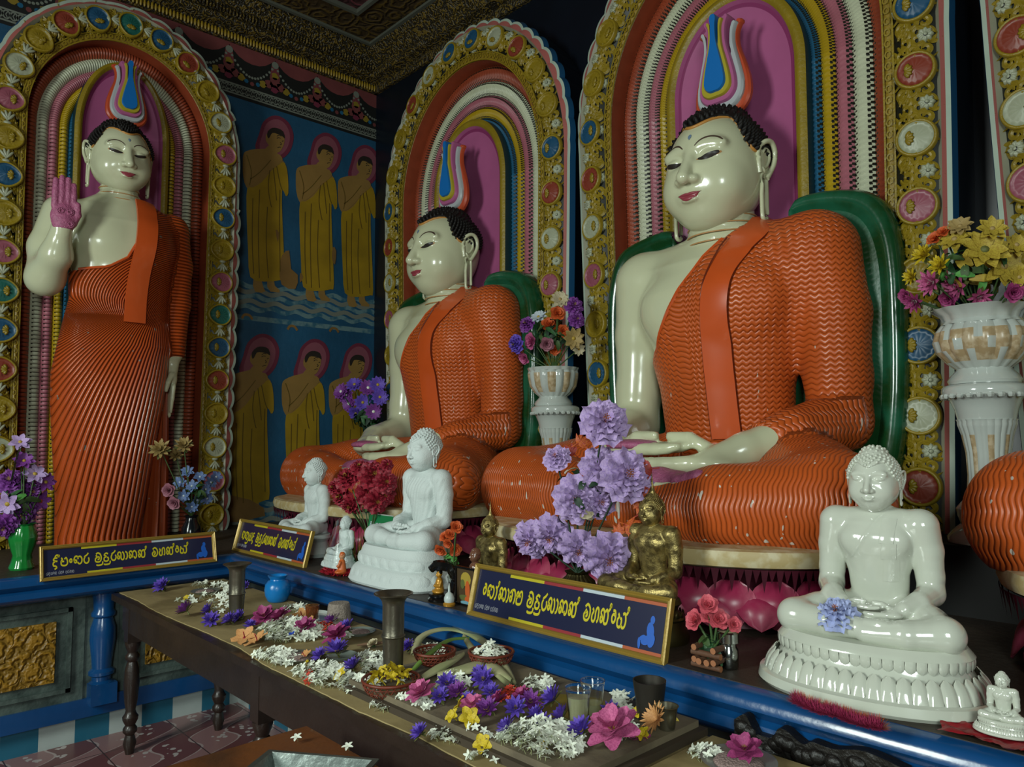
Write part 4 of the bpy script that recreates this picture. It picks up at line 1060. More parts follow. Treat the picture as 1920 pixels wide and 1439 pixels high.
def make_standing():
    root = thing('standing_buddha_statue', 'large standing buddha with raised pink palm and pleated orange robe, left niche', 'statue')
    HPs = np.array([-.025, .0, 2.435]); S = .80
    skin_f = lambda P: sm_min(sm_min(st_torso(P), np.minimum(st_arm(P, -1), st_arm(P, 1)), .05), np.minimum(st_hand_up(P), st_hand_dn(P)), .015)
    neck = lambda P: cone(P, (-.02, .03, 2.12), (-.02, .01, 2.32), .115, .108)-.005*np.cos((P[..., 2]-2.2)*2*PI/.04)*(np.abs(P[..., 2]-2.215) < .06)
    b = MB(); sdf_mb(b, lambda P: sm_min(skin_f(P), neck(P), .02), (-.56, -.34, .76), (.50, .26, 2.36), .0105); b.join(head_parts(), tr(*HPs)@scl(S)@rotx(.10))
    obj('body', b, [skin], root, True)
    b = MB(); sdf_mb(b, lambda P: np.maximum(st_hand_up(P)-.003, np.maximum(P[..., 1]+.246, 1.855-P[..., 2])), (-.48, -.32, 1.8), (-.27, -.18, 2.2), .006)
    for cx, cz in ((-.402, 1.955), (-.36, 1.955), (-.38, 1.905), (-.355, 1.885)):
        for k in range(8):
            a = k*PI/4; blob(b, (cx+.011*math.cos(a), -.284, cz+.011*math.sin(a)), (.006, .005, .006), 4, 6)
        t = np.linspace(0, 2*PI, 13); tube(b, np.stack([cx+.02*np.cos(t), -.282+0*t, cz+.02*np.sin(t)], 1), .003, 5)
    obj('palm', b, [palm_m], root, True, label='pink painted palm with round emblems')
    def robe_f(P):
        x, y, z = P[..., 0], P[..., 1], P[..., 2]
        a = st_arm(P, 1)-.012; t = st_torso(P)-.014
        d = sm_min(t, np.maximum(a, 1.185-z), .03)
        cut = (st_edge(z)-x)*.7
        return np.maximum(d, cut)
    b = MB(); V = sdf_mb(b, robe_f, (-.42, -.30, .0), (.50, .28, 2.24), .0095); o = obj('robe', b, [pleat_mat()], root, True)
    arm = (st_arm(V, 1) < st_torso(V)-.004); U = np.zeros_like(V); U[:, 0] = pleat(V[:, 0], V[:, 2]); U[arm, 0] = V[arm, 2]/.022
    U[(~arm) & (V[:, 0] > .14) & (V[:, 2] > 1.40), 0] *= 1; set_attr(o.data, 'fold', U)
    b = MB(); t_ = np.arange(40)*2*PI/40
    for z, r in ((2.165, .119), (2.20, .117), (2.235, .116)): tube(b, np.stack([-.02+r*np.cos(t_), .024+r*np.sin(t_), z+.01*np.sin(t_)], 1), .003, 5, closed=True)
    obj('neck_lines', b, [lid_m], root, True)
    # sash panel
    tf = lambda P: st_torso(P)-.02
    cl = smooth_pts([(.10, 2.165), (.095, 2.05), (.07, 1.8), (.045, 1.6), (.035, 1.36)], 8); w_ = np.interp(np.linspace(0, 1, len(cl)), [0, 1], [.060, .062])
    rows = []
    for k in np.linspace(-1, 1, 5):
        x = cl[:, 0]+w_*k; rows.append(np.stack([x, front_y(tf, x, cl[:, 1])-.022, cl[:, 1]], 1))
    A = np.stack(rows, 0); B = A.copy(); B[..., 1] += .022; n = len(cl); b = MB()
    b.add(A.reshape(-1, 3), grid_faces(5, n), 0)
    for k in (0, 4): b.add(np.concatenate([A[k], B[k]]), grid_faces(2, n)[:, ::(-1 if k == 0 else 1)], 0)
    b.add(np.concatenate([A[:, -1], B[:, -1]]), grid_faces(2, 5), 0); obj('shoulder_sash', b, [robe_plain], root)
    zz_ = np.linspace(1.645, 2.16, 50); xx_ = st_edge(zz_); yy = front_y(tf, xx_, zz_); b = MB(); tube(b, np.stack([xx_, yy, zz_], 1)[yy < .2], .008, 6); obj('robe_edge', b, [robe_plain], root)
    # loose robe tail beside the leg
    b = MB(); n = 40; th = np.arange(n)*2*PI/n; zs = np.linspace(0, .98, 24); V = []
    for z in zs:
        f = 1-.45*(z/.98)**1.2; r = 1+.22*np.cos(th*9)
        V.append(np.stack([.235+.03*z+.085*f*r*np.cos(th), .02+.06*f*r*np.sin(th), np.full(n, z)], 1))
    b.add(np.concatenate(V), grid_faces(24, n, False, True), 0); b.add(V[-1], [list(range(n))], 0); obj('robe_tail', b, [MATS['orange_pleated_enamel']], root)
    # feet plinth
    M = tr(*HPs)@scl(S)@rotx(.10)
    b = MB(); sdf_mb(b, lambda P: hair_sdf(P), (-.27, -.28, -.27), (.27, .32, .34), .0085); curls(b, 1500, peak=1.7); b.xf(M); obj('hair', b, [hair_m], root, True)
    for s in (-1, 1):
        b = MB(); ear(b, s); b.xf(M); obj('ear', b, [skin], root, True)
    b = MB(); hairline_rim(b); b.xf(M); obj('hairline_rim', b, [rim_m], root, True)
    cm = dict(eyebrows=brow_m, lid_tint=lid_m, eye_slits=eye_m, lips=lip_m, forehead_mark=urna_m)
    for k, v in face_marks(head_sdf).items(): v.xf(M); obj(k, v, [cm[k]], root, True)
    flame(root, (.03, .12, 2.71), .88)
    return root
ST = make_standing(); ST.location = (-5.12, 1.40, ZL+.005); ST.rotation_euler = (0, 0, PI/2)
# ================================================================== altar ledge, skirting, tables
LF = -4.17; LY = 1.76      # front edges of the ledge's two arms
grey_st = mat('grey_green_stucco', hx('4c5a54'), .6, col2=hx('2f3c38'), vscale=8, bump=.5, bscale=30)
ochre_pn = wave_mat('ochre_relief_panel', hx('7a5a12'), hx('946c16'), 12, 16, rough=.5)
tile_w = mat('white_skirting_tile', hx('a9b3b0'), .25, var=.1); tile_b = mat('teal_skirting_tile', hx('25627a'), .25, var=.12)
root = thing('altar_ledge', 'blue moulded altar ledge with dark wooden top running round the corner', 'altar')
b = MB(); 
poly(b, [(XW, -1.0), (LF-.03, -1.0), (LF-.03, LY+.03), (2.2, LY+.03), (2.2, YW), (XW, YW)], .845, .87, 0)
obj('ledge_top', b, [dark_wood], root)
# moulding: profile swept along both front edges, mitred at the inner corner
prof = [(.00, .868), (.030, .862), (.045, .845), (.048, .825), (.030, .805), (.022, .800), (.040, .790), (.046, .765), (.03, .745), (.0, .735), (-.05, .73)]
b = MB(); V = []
for (o, z) in prof: V.append([(LF-.03+o, -1.0, z), (LF-.03+o, LY+.03-o, z), (2.2, LY+.03-o, z)])
V = np.array(V); b.add(V.reshape(-1, 3), grid_faces(len(prof), 3)[:, ::-1], 0); obj('blue_moulding', b, [ledge_blue], root)
b = MB(); box(b, (XW, -1.0, .15), (LF-.12, LY+.15, .84)); box(b, (XW, LY+.15, .15), (2.2, YW, .84)); obj('ledge_core', b, [mat('dark_grey_stucco', hx('39423f'), .7, var=.2)], root)  # core stucco: dark grey with random tone
# panels of the left arm: grey frames with an ochre relief field, blue balusters between
def panel(y0, y1, nm=''):
    x = LF-.12; b = MB()
    box(b, (x, y0, .22), (x+.02, y1, .73)); 
    for (a, c, d, e) in ((y0+.06, y1-.06, .66, .68), (y0+.06, y1-.06, .27, .29)): box(b, (x+.02, a, d), (x+.035, c, e))
    box(b, (x+.02, y0+.06, .27), (x+.035, y0+.08, .68)); box(b, (x+.02, y1-.08, .27), (x+.035, y1-.06, .68))
    obj('panel_frame', b, [grey_st], root)
    b = MB(); box(b, (x+.02, y0+.13, .33), (x+.032, y1-.13, .62)); obj('relief_panel', b, [ochre_pn], root)
for y0, y1 in ((-.55, .02), (.18, 1.06), (1.22, LY+.1)): panel(y0, y1)
x = LF-.12; b = MB(); box(b, (x-.02, -1.0, .13), (x+.035, LY+.14, .22)); box(b, (XW+1.3, LY+.12, .13), (2.2, LY+.16, .22)); obj('blue_plinth_band', b, [ledge_blue], root)
bal = [(.058, .20), (.058, .29), (.044, .30), (.046, .32), (.060, .33), (.060, .345), (.045, .36), (.050, .42), (.060, .50), (.058, .56), (.046, .60), (.044, .61), (.056, .62), (.056, .635), (.046, .65), (.05, .70), (.058, .74)]
bm = MB(); lathe(bm, bal, 20); box(bm, (-.06, -.06, .19), (.06, .06, .29)); bme = bm.mesh('baluster', [ledge_blue], 'auto')
for y in (.10, 1.14):
    o = bpy.data.objects.new('baluster', bme); link(o, root); o.location = (x+.03, y, 0)
b = MB(); i = 0; y = -1.0
while y < LY+.14: box(b, (x-.035, y, 0), (x-.018, min(y+.157, LY+.14), .132), i % 2); y += .157; i += 1
xx = x-.03; i = 0
while xx < 2.2: box(b, (xx, LY+.115, 0), (xx+.157, LY+.13, .132), i % 2); xx += .157; i += 1
obj('skirting_tiles', b, [tile_w, tile_b], root)
b = MB(); box(b, (XW, -1.0, 0), (LF-.14, LY+.15, .15)); box(b, (XW, LY+.12, 0), (2.2, YW, .15)); obj('foot', b, [MATS['dark_grey_stucco']], root)
b = MB(); box(b, (x-.0, .02, .22), (x+.012, .18, .73)); box(b, (x-.0, 1.06, .22), (x+.012, 1.22, .73)); obj('pilaster_backing', b, [grey_st], root)
# long table --------------------------------------------------------
TZ = .75
tbl_wood = mat('dark_brown_table_wood', hx('281d17'), .42, var=.35, vscale=5, bump=.25, bscale=30, coat=.15)
kraft = mat('stained_brown_paper', hx('98865a'), .75, col2=hx('7a6a42'), vscale=4, bump=.3, bscale=15)
board_m = mat('grey_brown_board', hx('766a54'), .6, col2=hx('5f5544'), vscale=5, bump=.2)
board_d = mat('dark_board_edge', hx('40362a'), .6)
T = thing('long_offering_table', 'long dark wooden table with turned legs standing along the ledge', 'table', (0, 0, 0))
TX0, TX1, TY0, TY1 = -4.10, -.2, 1.13, 1.70
b = MB(); box(b, (TX0, TY0, TZ-.03), (TX1, TY1, TZ)); obj('tabletop', b, [tbl_wood], T)
b = MB(); box(b, (TX0+.05, TY0+.04, TZ-.17), (TX1-.05, TY0+.065, TZ-.03)); box(b, (TX0+.05, TY1-.065, TZ-.17), (TX1-.05, TY1-.04, TZ-.03))
box(b, (TX0+.05, TY0+.065, TZ-.17), (TX0+.075, TY1-.065, TZ-.03)); obj('apron', b, [tbl_wood], T)
leg = [(.018, 0), (.022, .02), (.03, .05), (.024, .075), (.02, .09), (.032, .105), (.032, .12), (.022, .135), (.034, .16), (.036, .175), (.026, .19), (.022, .205), (.03, .25), (.036, .33), (.032, .40), (.022, .435), (.032, .45), (.032, .465), (.022, .48), (.03, .50), (.036, .52), (.036, .53)]
lm = MB(); lathe(lm, leg, 18); box(lm, (-.032, -.032, .53), (.032, .032, TZ-.03)); lme = lm.mesh('leg', [tbl_wood], 'auto')
for X_ in (-3.98, -2.55, -1.2, -.3):
    for Y_ in (TY0+.07, TY1-.07):
        o = bpy.data.objects.new('leg', lme); link(o, T); o.location = (X_, Y_, 0)
b = MB(); rng = np.random.RandomState(3)
xs = np.arange(TX0+.01, -1.0, .03); fr = TY0+.012+np.interp(xs, np.linspace(TX0, -1, 12), rng.rand(12)*.035)+rng.rand(len(xs))*.004
pts = [(x_, y_) for x_, y_ in zip(xs, fr)]+[(-1.0, TY1-.02)]+[(x_, TY1-.015) for x_ in xs[::-1]]
n = len(xs); V = [(x_, y_, TZ+.0035) for x_, y_ in zip(xs, fr)]+[(x_, TY1-.015, TZ+.0035) for x_ in xs]; V += [(x_, y_-.001, TZ+.0005) for x_, y_ in zip(xs, fr)]
b.add(V, [(i, i+1, n+i+1, n+i) for i in range(n-1)]+[(2*n+i, 2*n+i+1, i+1, i) for i in range(n-1)], 0)
tag(obj('table_paper', b, [kraft], smooth=False), 'stained brown paper with torn edge covering the long table', 'table cover')
BX0, BX1 = -2.02, -1.08
bd = thing('offering_board', 'grey brown wooden board with stepped edge lying on the long table under the flowers', 'board', (0, 0, 0))
b = MB(); box(b, (BX0, TY0+.07, TZ+.004), (BX1, TY1-.01, TZ+.022)); obj('board_base', b, [board_d], bd)
b = MB(); box(b, (BX0+.01, TY0+.085, TZ+.022), (BX1-.02, TY1-.02, TZ+.038)); obj('board_top', b, [board_m], bd)
BZ_ = TZ+.038
b = MB(); box(b, (-1.06, TY0+.02, TZ+.003), (-.55, TY1-.02, TZ+.012)); tag(obj('paper_mat', b, [kraft]), 'piece of brown paper on the table at the lower right corner', 'paper')
# low orange-brown table in front with a metal tray
ow = mat('orange_brown_varnish', hx('6e3f1c'), .4, col2=hx('4a2c18'), vscale=3, bump=.2, coat=.3)
F0 = thing('side_table', 'low orange-brown varnished table corner in front at the bottom edge', 'table', (0, 0, 0))
p0 = hit(575, 1352, 1, 1.06); b = MB()
ox, oy = p0[0], p0[1]
box(b, (ox, oy-.75, .67), (ox+1.1, oy, .70)); obj('tabletop', b, [ow], F0)
b = MB(); box(b, (ox+.04, oy-.71, .57), (ox+1.06, oy-.04, .67)); obj('apron', b, [tbl_wood], F0)
for a, c in ((.07, -.07), (1.03, -.07), (.07, -.68), (1.03, -.68)):
    b = MB(); lathe(b, [(.02, 0), (.024, .1), (.034, .25), (.022, .5), (.034, .57)], 14, c=(ox+a, oy+c, 0)); obj('leg', b, [tbl_wood], F0)
metal_g = mat('dull_zinc', hx('7d8682'), .35, metal=.85, var=.15, vscale=8, bump=.3, bscale=25)
q = hit(672, 1408, 2, .76); b = MB(); w_, d_, h_ = .26, .19, .06
for (a, c, e, f) in ((-.19, -.15, .19, -.13), (-.19, .13, .19, .15)): pass
Vo = [(-w_/2, -d_/2), (w_/2, -d_/2), (w_/2, d_/2), (-w_/2, d_/2)]
def ringr(s, z): return [(x_*s, y_*s, z) for x_, y_ in Vo]
V = ringr(.82, .0)+ringr(1, h_)+ringr(1.06, h_)+ringr(1.06, h_-.006)+ringr(.98, h_-.008)+ringr(.80, .006)
Fc = [(0, 3, 2, 1)]
for r in range(5):
    for i in range(4): Fc.append((r*4+i, r*4+(i+1) % 4, (r+1)*4+(i+1) % 4, (r+1)*4+i))
V = ringr(.80, 0)+ringr(1.0, h_-.004)+ringr(1.08, h_-.004)+ringr(1.08, h_)+ringr(.97, h_)+ringr(.77, .006); Fc = [(3, 2, 1, 0), (20, 21, 22, 23)]+[(r*4+i, r*4+(i+1) % 4, (r+1)*4+(i+1) % 4, (r+1)*4+i) for r in range(5) for i in range(4)]
b.add(V, Fc, 0); o = obj('metal_tray', b, [metal_g], smooth=False, loc=(q[0]+.02, q[1]-.155, .7005), rot=(0, 0, .62)); tag(o, 'grey rectangular metal tray at the bottom edge, on the low orange-brown table', 'tray')
# carved black crest rail behind the lower right corner
cb = mat('black_carved_wood', hx('15120f'), .45, bump=.6, bscale=50)
pr = [hit(a, c, 1, 1.66) for a, c in ((1352, 1362), (1372, 1352), (1385, 1375), (1402, 1398), (1425, 1395), (1436, 1380), (1452, 1385), (1482, 1410), (1500, 1406), (1540, 1420), (1600, 1425), (1680, 1462))]
top = smooth_pts([(p[0], p[2]) for p in pr], 4); n = len(top)
b = MB(); V = [(p[0], 1.645, p[1]) for p in top]+[(p[0], 1.690, p[1]) for p in top]+[(p[0], 1.645, .42) for p in top]+[(p[0], 1.690, .42) for p in top]
V = [(p[0], yy, max(p[1], .7)) for yy in (1.72, 1.752) for p in top]+[(p[0], yy, .70) for yy in (1.72, 1.752) for p in top]
b.add(V, [(i, i+1, n+i+1, n+i) for i in range(n-1)]+[(2*n+i, 2*n+i+1, i+1, i) for i in range(n-1)]+[(n+i, n+i+1, 3*n+i+1, 3*n+i) for i in range(n-1)]+[(0, n, 3*n, 2*n), (n-1, 3*n-1, 4*n-1, 2*n-1)], 0)
for k in range(3, n-2, 3): blob(b, (top[k, 0], 1.718, top[k, 1]-.03), (.022, .012, .018), 6, 8)
chs = thing('carved_stand', 'black carved wooden crest rail against the ledge at the lower right', 'carved rail')
CR = [b]
obj('crest', b, [cb], chs)
b = MB(); box(b, (top[0, 0]+.01, 1.722, TZ+.001), (top[-1, 0], 1.75, .72 if False else TZ+.03)); obj('rail', b, [cb], chs)
# ================================================================== smaller statues and things on the ledge
L_ = ZL+.0005
plaster = mat('white_plaster', hx('c9d2cf'), .75, bump=.25, bscale=45)
whitew = mat('white_marble_paint', hx('b9c4c0'), .35, var=.05)
glossw = mat('cream_glazed_porcelain', hx('c2c6b8'), .14, coat=.6, var=.04, vscale=3)
bronze = mat('aged_brass', hx('a08e58'), .36, metal=.75, col2=hx('6a5c38'), vscale=7, bump=.2, bscale=30)
bronze_d = mat('dark_bronze', hx('4a4226'), .4, metal=.85, var=.3)
def mini_full(style):
    hs = {'plaster': 1.32, 'bronze': 1.15, 'gloss': 1.24}[style]; hz = 1.355+.255*hs
    def head(P): return head_sdf((P-np.array([0, -.01, hz]))/hs)*hs
    def f(P):
        d = sm_min(torso_sdf(P)-.01, np.minimum(arm_sdf(P, -1), arm_sdf(P, 1))-.025, .05)
        d = sm_min(d, hands_sdf(P), .02); d = sm_min(d, legs_sdf(P), .03)
        d = sm_min(d, foot_sdf(P), .015)
        d = sm_min(d, cone(P, (0, .07, 1.20), (0, .03, 1.42), .15, .14), .03)
        # robe edge over the chest and fold lines
        if style == 'plaster':
            x, y, z = P[..., 0], P[..., 1], P[..., 2]
            d = d-.006*np.sin((x*1.0-.35*z)*2*PI/.085)*(z > .25)*(z < 1.2)*np.clip(-y*10, 0, 1)*(legs_sdf(P) > .03)
        if style == 'gloss':
            e = np.abs(sash_cut(P)); d = d-.010*np.exp(-(e/.018)**2)*(P[..., 2] > .75)*(P[..., 2] < 1.35)*(P[..., 1] < .1)
        return d
    return f, head, hs, hz
def mini_statue(style, m, h=.016):
    f, head, hs, hz = mini_full(style)
    root = thing('seated_buddha_figurine', 'x', 'figurine')
    b = MB(); sdf_mb(b, f, (-1.02, -.97, -.05), (1.02, .36, 1.52), h)
    M = tr(0, -.01, hz)@scl(hs); b.join(head_parts(.0085), M); 
    # legs band: slight relief of crossed shins
    obj('body', b, [m], root, True)
    b = MB()
    un = {'plaster': .075, 'bronze': .10, 'gloss': .085}[style]
    def hs_(P):
        d = ell(P, (0, .015, .035), (.224, .252, .24)); d = sm_min(d, ell(P, (0, .03, .235), (.12, .13, .085)), .05)
        return np.maximum(d, (hl_z(P[..., 0], P[..., 1])-.045-P[..., 2])*.7)
    sdf_mb(b, hs_, (-.27, -.28, -.27), (.27, .32, .36), .011)
    n = {'plaster': 520, 'bronze': 900, 'gloss': 560}[style]; r = {'plaster': .019, 'bronze': .012, 'gloss': .018}[style]
    for d in fib(n):
        lo_, hi_ = .1, .5
        for _ in range(14):
            q = d*(lo_+hi_)/2
            v = min(float(ell(q[None], (0, .015, .035), (.224, .252, .24))[0]), float(ell(q[None], (0, .03, .235), (.12, .13, .085))[0]))
            if v < 0: lo_ = (lo_+hi_)/2
            else: hi_ = (lo_+hi_)/2
        q = d*lo_
        if q[2] < hl_z(q[0], q[1])-.03 or q[2] < -.2: continue
        blob(b, q, r, 4, 6)
    if style == 'bronze':
        lathe(b, [(.06, .28), (.075, .32), (.05, .37), (.03, .42), (.022, .50), (.012, .60), (.001, .70)], 14, c=(0, .03, 0))
    b.xf(M); obj('hair', b, [m], root, True)
    b = MB(); ear(b, -1, ln=.8); ear(b, 1, ln=.8); b.xf(M); obj('ears', b, [m], root, True)
    fm = face_marks(head_sdf); b = MB()
    for k in ('eyebrows', 'eye_slits', 'lips'): b.join(fm[k])
    b.xf(M); obj('face_relief', b, [m], root, True)
    return root
def petal_shape(w_, h_, bulge, k=7, j=7, pt=1.):
    V = []
    for a in range(k):
        t = a/(k-1); ww = w_*(1-.15*(1-t))*math.sqrt(max(0.0, 1-max(0, (t-.45)/.55)**2*.97))
        for c_ in range(j):
            s = c_/(j-1)*2-1; V.append((s*ww/2, -bulge*math.sin(PI*min(1, t*.85+.1))*(1-s*s*.8)-.15*bulge*(abs(s) > .6)*(abs(s) < .95), h_*t))
    mb = MB(); mb.add(np.array(V), grid_faces(k, j), 0); return mb
def oval(n, a, b_, p=1.): 
    th = np.arange(n)*2*PI/n; c, s = np.cos(th), np.sin(th); return np.stack([a*np.sign(c)*np.abs(c)**p, b_*np.sign(s)*np.abs(s)**p], 1)
def oval_base(root, rows, m, nm='base', p=1., cy=-.38, petals=(), n=72):
    """rows of (half width, half depth, z); petals rows of (a, b, z, w, h, bulge, tilt, count, down)"""
    b = MB(); V = [np.concatenate([oval(n, a, d, p)+[0, cy], np.full((n, 1), z)], 1) for a, d, z in rows]
    b.add(np.concatenate(V), grid_faces(len(rows), n, False, True), 0); b.add(V[-1], [list(range(n))], 0); b.add(V[0], [list(range(n))[::-1]], 0)
    for (a, d, z, w_, h_, bu, tilt, cnt, down) in petals:
        O = oval(1440, a, d, p); sg = np.linalg.norm(np.roll(O, -1, 0)-O, axis=1); cs = np.cumsum(sg); src = petal_shape(w_, h_, bu)
        for i in range(cnt):
            k = np.searchsorted(cs, (i+.5)/cnt*cs[-1]) % 1440; q = O[k]; t = O[(k+4) % 1440]-O[k-4]; ang = math.atan2(t[1], t[0])
            M = tr(q[0], q[1]+cy, z)@rotz(ang)@rotx(tilt)@(scl(1, 1, -1) if down else np.eye(4))
            s2 = MB(); s2.join(src, M)
            if down: s2.F = [f[::-1] for f in s2.F]
            b.join(s2)
    return obj(nm, b, [m], root, 'auto')
# large glazed figure at the right ----------------------------------
G = mini_statue('gloss', glossw, .0135)
tag(G, 'large cream glazed seated buddha on double lotus base, right foreground', 'figurine', 'small and mid-size seated buddha figures')
oval_base(G, [(1.18, .85, -.60), (1.22, .88, -.56), (1.20, .86, -.47), (1.10, .78, -.44), (1.02, .70, -.33), (.96, .62, -.22), (.98, .60, -.12), (1.0, .60, -.09), (.97, .57, -.05), (.93, .52, -.0)], glossw, p=.92, cy=-.42,
    petals=[(1.14, .80, -.455, .16, .25, .035, -.5, 44, False), (.985, .625, -.085, .11, .13, .018, .1, 50, True)])
b = MB(); cl = np.array([(.20, z) for z in np.linspace(1.26, .56, 20)]); tfg = lambda P: sm_min(torso_sdf(P), np.minimum(arm_sdf(P, -1), arm_sdf(P, 1)), .05)
for (x0, x1, z0, z1) in ((.10, .25, 1.25, .98), (.11, .26, .98, .80), (.115, .27, .80, .55)):
    zs = np.linspace(z0, z1, 10); rows = []
    for k in np.linspace(0, 1, 5):
        x = x0+(x1-x0)*k+np.zeros(10)-.02*np.linspace(0, 1, 10); rows.append(np.stack([x, front_y(tfg, x, zs)-.018-.008*math.sin(PI*k), zs], 1))
    A = np.array(rows); B_ = A.copy(); B_[..., 1] += .02
    b.add(A.reshape(-1, 3), grid_faces(5, 10), 0)
    for k in (0, 4): b.add(np.concatenate([A[k], B_[k]]), grid_faces(2, 10), 0)
    b.add(np.concatenate([A[:, -1], B_[:, -1]]), grid_faces(2, 5), 0)
obj('robe_flap', b, [glossw], G, True)
GS = .228; G.scale = (GS, GS, GS); G.location = (-.795, 2.07, L_+.60*GS); G.rotation_euler = (0, 0, .12)
# white plaster figure ----------------------------------------------
Pp = mini_statue('plaster', plaster)
tag(Pp, 'matt white plaster seated buddha on tiered petal pedestal beside the green card', 'figurine', 'small and mid-size seated buddha figures')
oval_base(Pp, [(1.16, .72, -.66), (1.20, .74, -.62), (1.10, .66, -.40), (1.06, .62, -.36), (1.02, .58, -.34), (1.02, .58, -.17), (.98, .54, -.14), (.96, .52, -.07), (.90, .5, -.0)], plaster, p=.6, cy=-.42,
    petals=[(1.16, .70, -.62, .27, .24, .04, -.28, 22, False), (1.0, .57, -.34, .24, .18, .04, -.02, 20, False)])
Pp.scale = (.247,)*3; Pp.location = (-2.80, 2.08, L_+.66*.247)
# white figure at the left, without a pedestal in view ---------------
W1 = dup(Pp, None, None, 'white seated buddha without pedestal in view, behind the middle name board')
for ch in list(W1.children):
    if ch.name.startswith('base'): bpy.data.objects.remove(ch)
W1.scale = (.195,)*3; W1.location = (-3.875, 2.11, L_+.12); W1.rotation_euler = (0, 0, -.1)
b = MB(); lathe(b, [(.19, 0), (.20, .02), (.17, .06), (.17, .08), (.19, .10), (.185, .1165)], 24, sx=1.0, sy=.62); o = obj('figurine_base', b, [whitew], loc=(-3.875, 2.055, L_)); tag(o, 'white round base under the white figure behind the middle name board', 'pedestal')
# brass figures ------------------------------------------------------
Bz = mini_statue('bronze', bronze)
tag(Bz, 'brass seated buddha with pointed flame finial, right of the lavender flowers', 'figurine', 'small and mid-size seated buddha figures')
oval_base(Bz, [(.95, .52, -.42), (.98, .55, -.38), (.90, .50, -.30), (.80, .44, -.24), (.84, .46, -.16), (.90, .5, -.10), (.86, .48, -.02), (.8, .45, 0)], bronze_d, p=.9, cy=-.42,
    petals=[(.92, .50, -.38, .13, .15, .03, .1, 34, False)])
Bz.scale = (.158,)*3; Bz.location = (-1.50, 2.045, L_+.068+.42*.158)
b = MB(); r_ = np.random.RandomState(4); V = []
for k, (a, z) in enumerate(((1, 0), (1.03, .02), (.97, .045), (.95, .0675))): V.append(np.concatenate([oval(40, .155*a, .09*a, .8)*(1+.03*r_.rand(40, 1)), np.full((40, 1), z)], 1))
b.add(np.concatenate(V), grid_faces(4, 40, False, True), 0); b.add(V[-1], [list(range(40))], 0)
tag(obj('figurine_base', b, [bronze_d], loc=(-1.50, 1.98, L_)), 'rough dark metal block under the larger brass figure', 'pedestal')
B2 = dup(Bz, (-2.325, 2.06, L_+.42*.132), None, 'smaller brass seated buddha behind the left end of the right name board', .132)
# small white figures at lower right ---------------------------------
W3 = dup(G, (-.475, 1.875, L_+.012+.60*.045), (0, 0, .1), 'tiny white seated buddha on red cloth, lower right corner', .045)
W4 = dup(G, (-.36, 1.99, L_+.012+.60*.075), (0, 0, .1), 'white glazed figure beside the tiny one, cut off by the right edge', .06)
W4.location = (-.36, 2.01, L_+.012+.60*.06)
def cloth_mesh(w_, d_, seed, amp=.012, n=34):
    r = np.random.RandomState(seed); k = np.linspace(-1, 1, n); X_, Y_ = np.meshgrid(k, k, indexing='ij'); R = np.sqrt(X_**2+Y_**2)
    e = 1+.10*np.sin(5*np.arctan2(Y_, X_)+seed)+.06*np.sin(13*np.arctan2(Y_, X_)); Z = amp*(.5+.5*np.sin(X_*9+seed)*np.cos(Y_*8))*np.clip(R*1.2-.3, .0, 1)+.004
    mb = MB(); V = np.stack([X_*w_/2*e, Y_*d_/2*e, Z+r.rand(n, n)*.004*np.clip(R, 0, 1)], 2).reshape(-1, 3); mb.add(V, grid_faces(n, n), 0)
    return mb
red_c = mat('red_satin', hx('8e1420'), .45, var=.25, vscale=20)
o = obj('red_cloth', cloth_mesh(.20, .16, 2), [red_c], None, True, loc=(-.47, 1.86, L_)); tag(o, 'crumpled red satin cloth under the tiny white figure, lower right', 'cloth')
o = obj('red_cloth', cloth_mesh(.22, .18, 5), [red_c], None, True, loc=(-.31, 2.0, L_)); tag(o, 'red cloth under the white figure cut off by the right edge', 'cloth')
o['group'] = 'red cloths'
# ------------------------------------------------------------------ name boards with lettering
frame_g = mat('ridged_gold_frame', hx('9c8038'), .35, metal=.25, bump=.1)
sign_n = mat('navy_print', hx('1c1f3c'), .3, coat=.4); sign_y = mat('yellow_lettering', hx('c3b51c'), .4)
s_y = mat('print_yellow', hx('b5a822'), .4); s_r = mat('print_red', hx('8e2a30'), .4); s_w = mat('print_white', hx('b4c0c8'), .4); s_o = mat('print_orange', hx('a8522c'), .4); s_b = mat('print_blue_figure', hx('1a5ab8'), .4); s_cap = mat('caption_grey', hx('8a8c98'), .4)
A = lambda cx, cy, rx, ry, a0, a1, n=10: [(cx+rx*math.cos(math.radians(a0+(a1-a0)*i/n)), cy+ry*math.sin(math.radians(a0+(a1-a0)*i/n))) for i in range(n+1)]
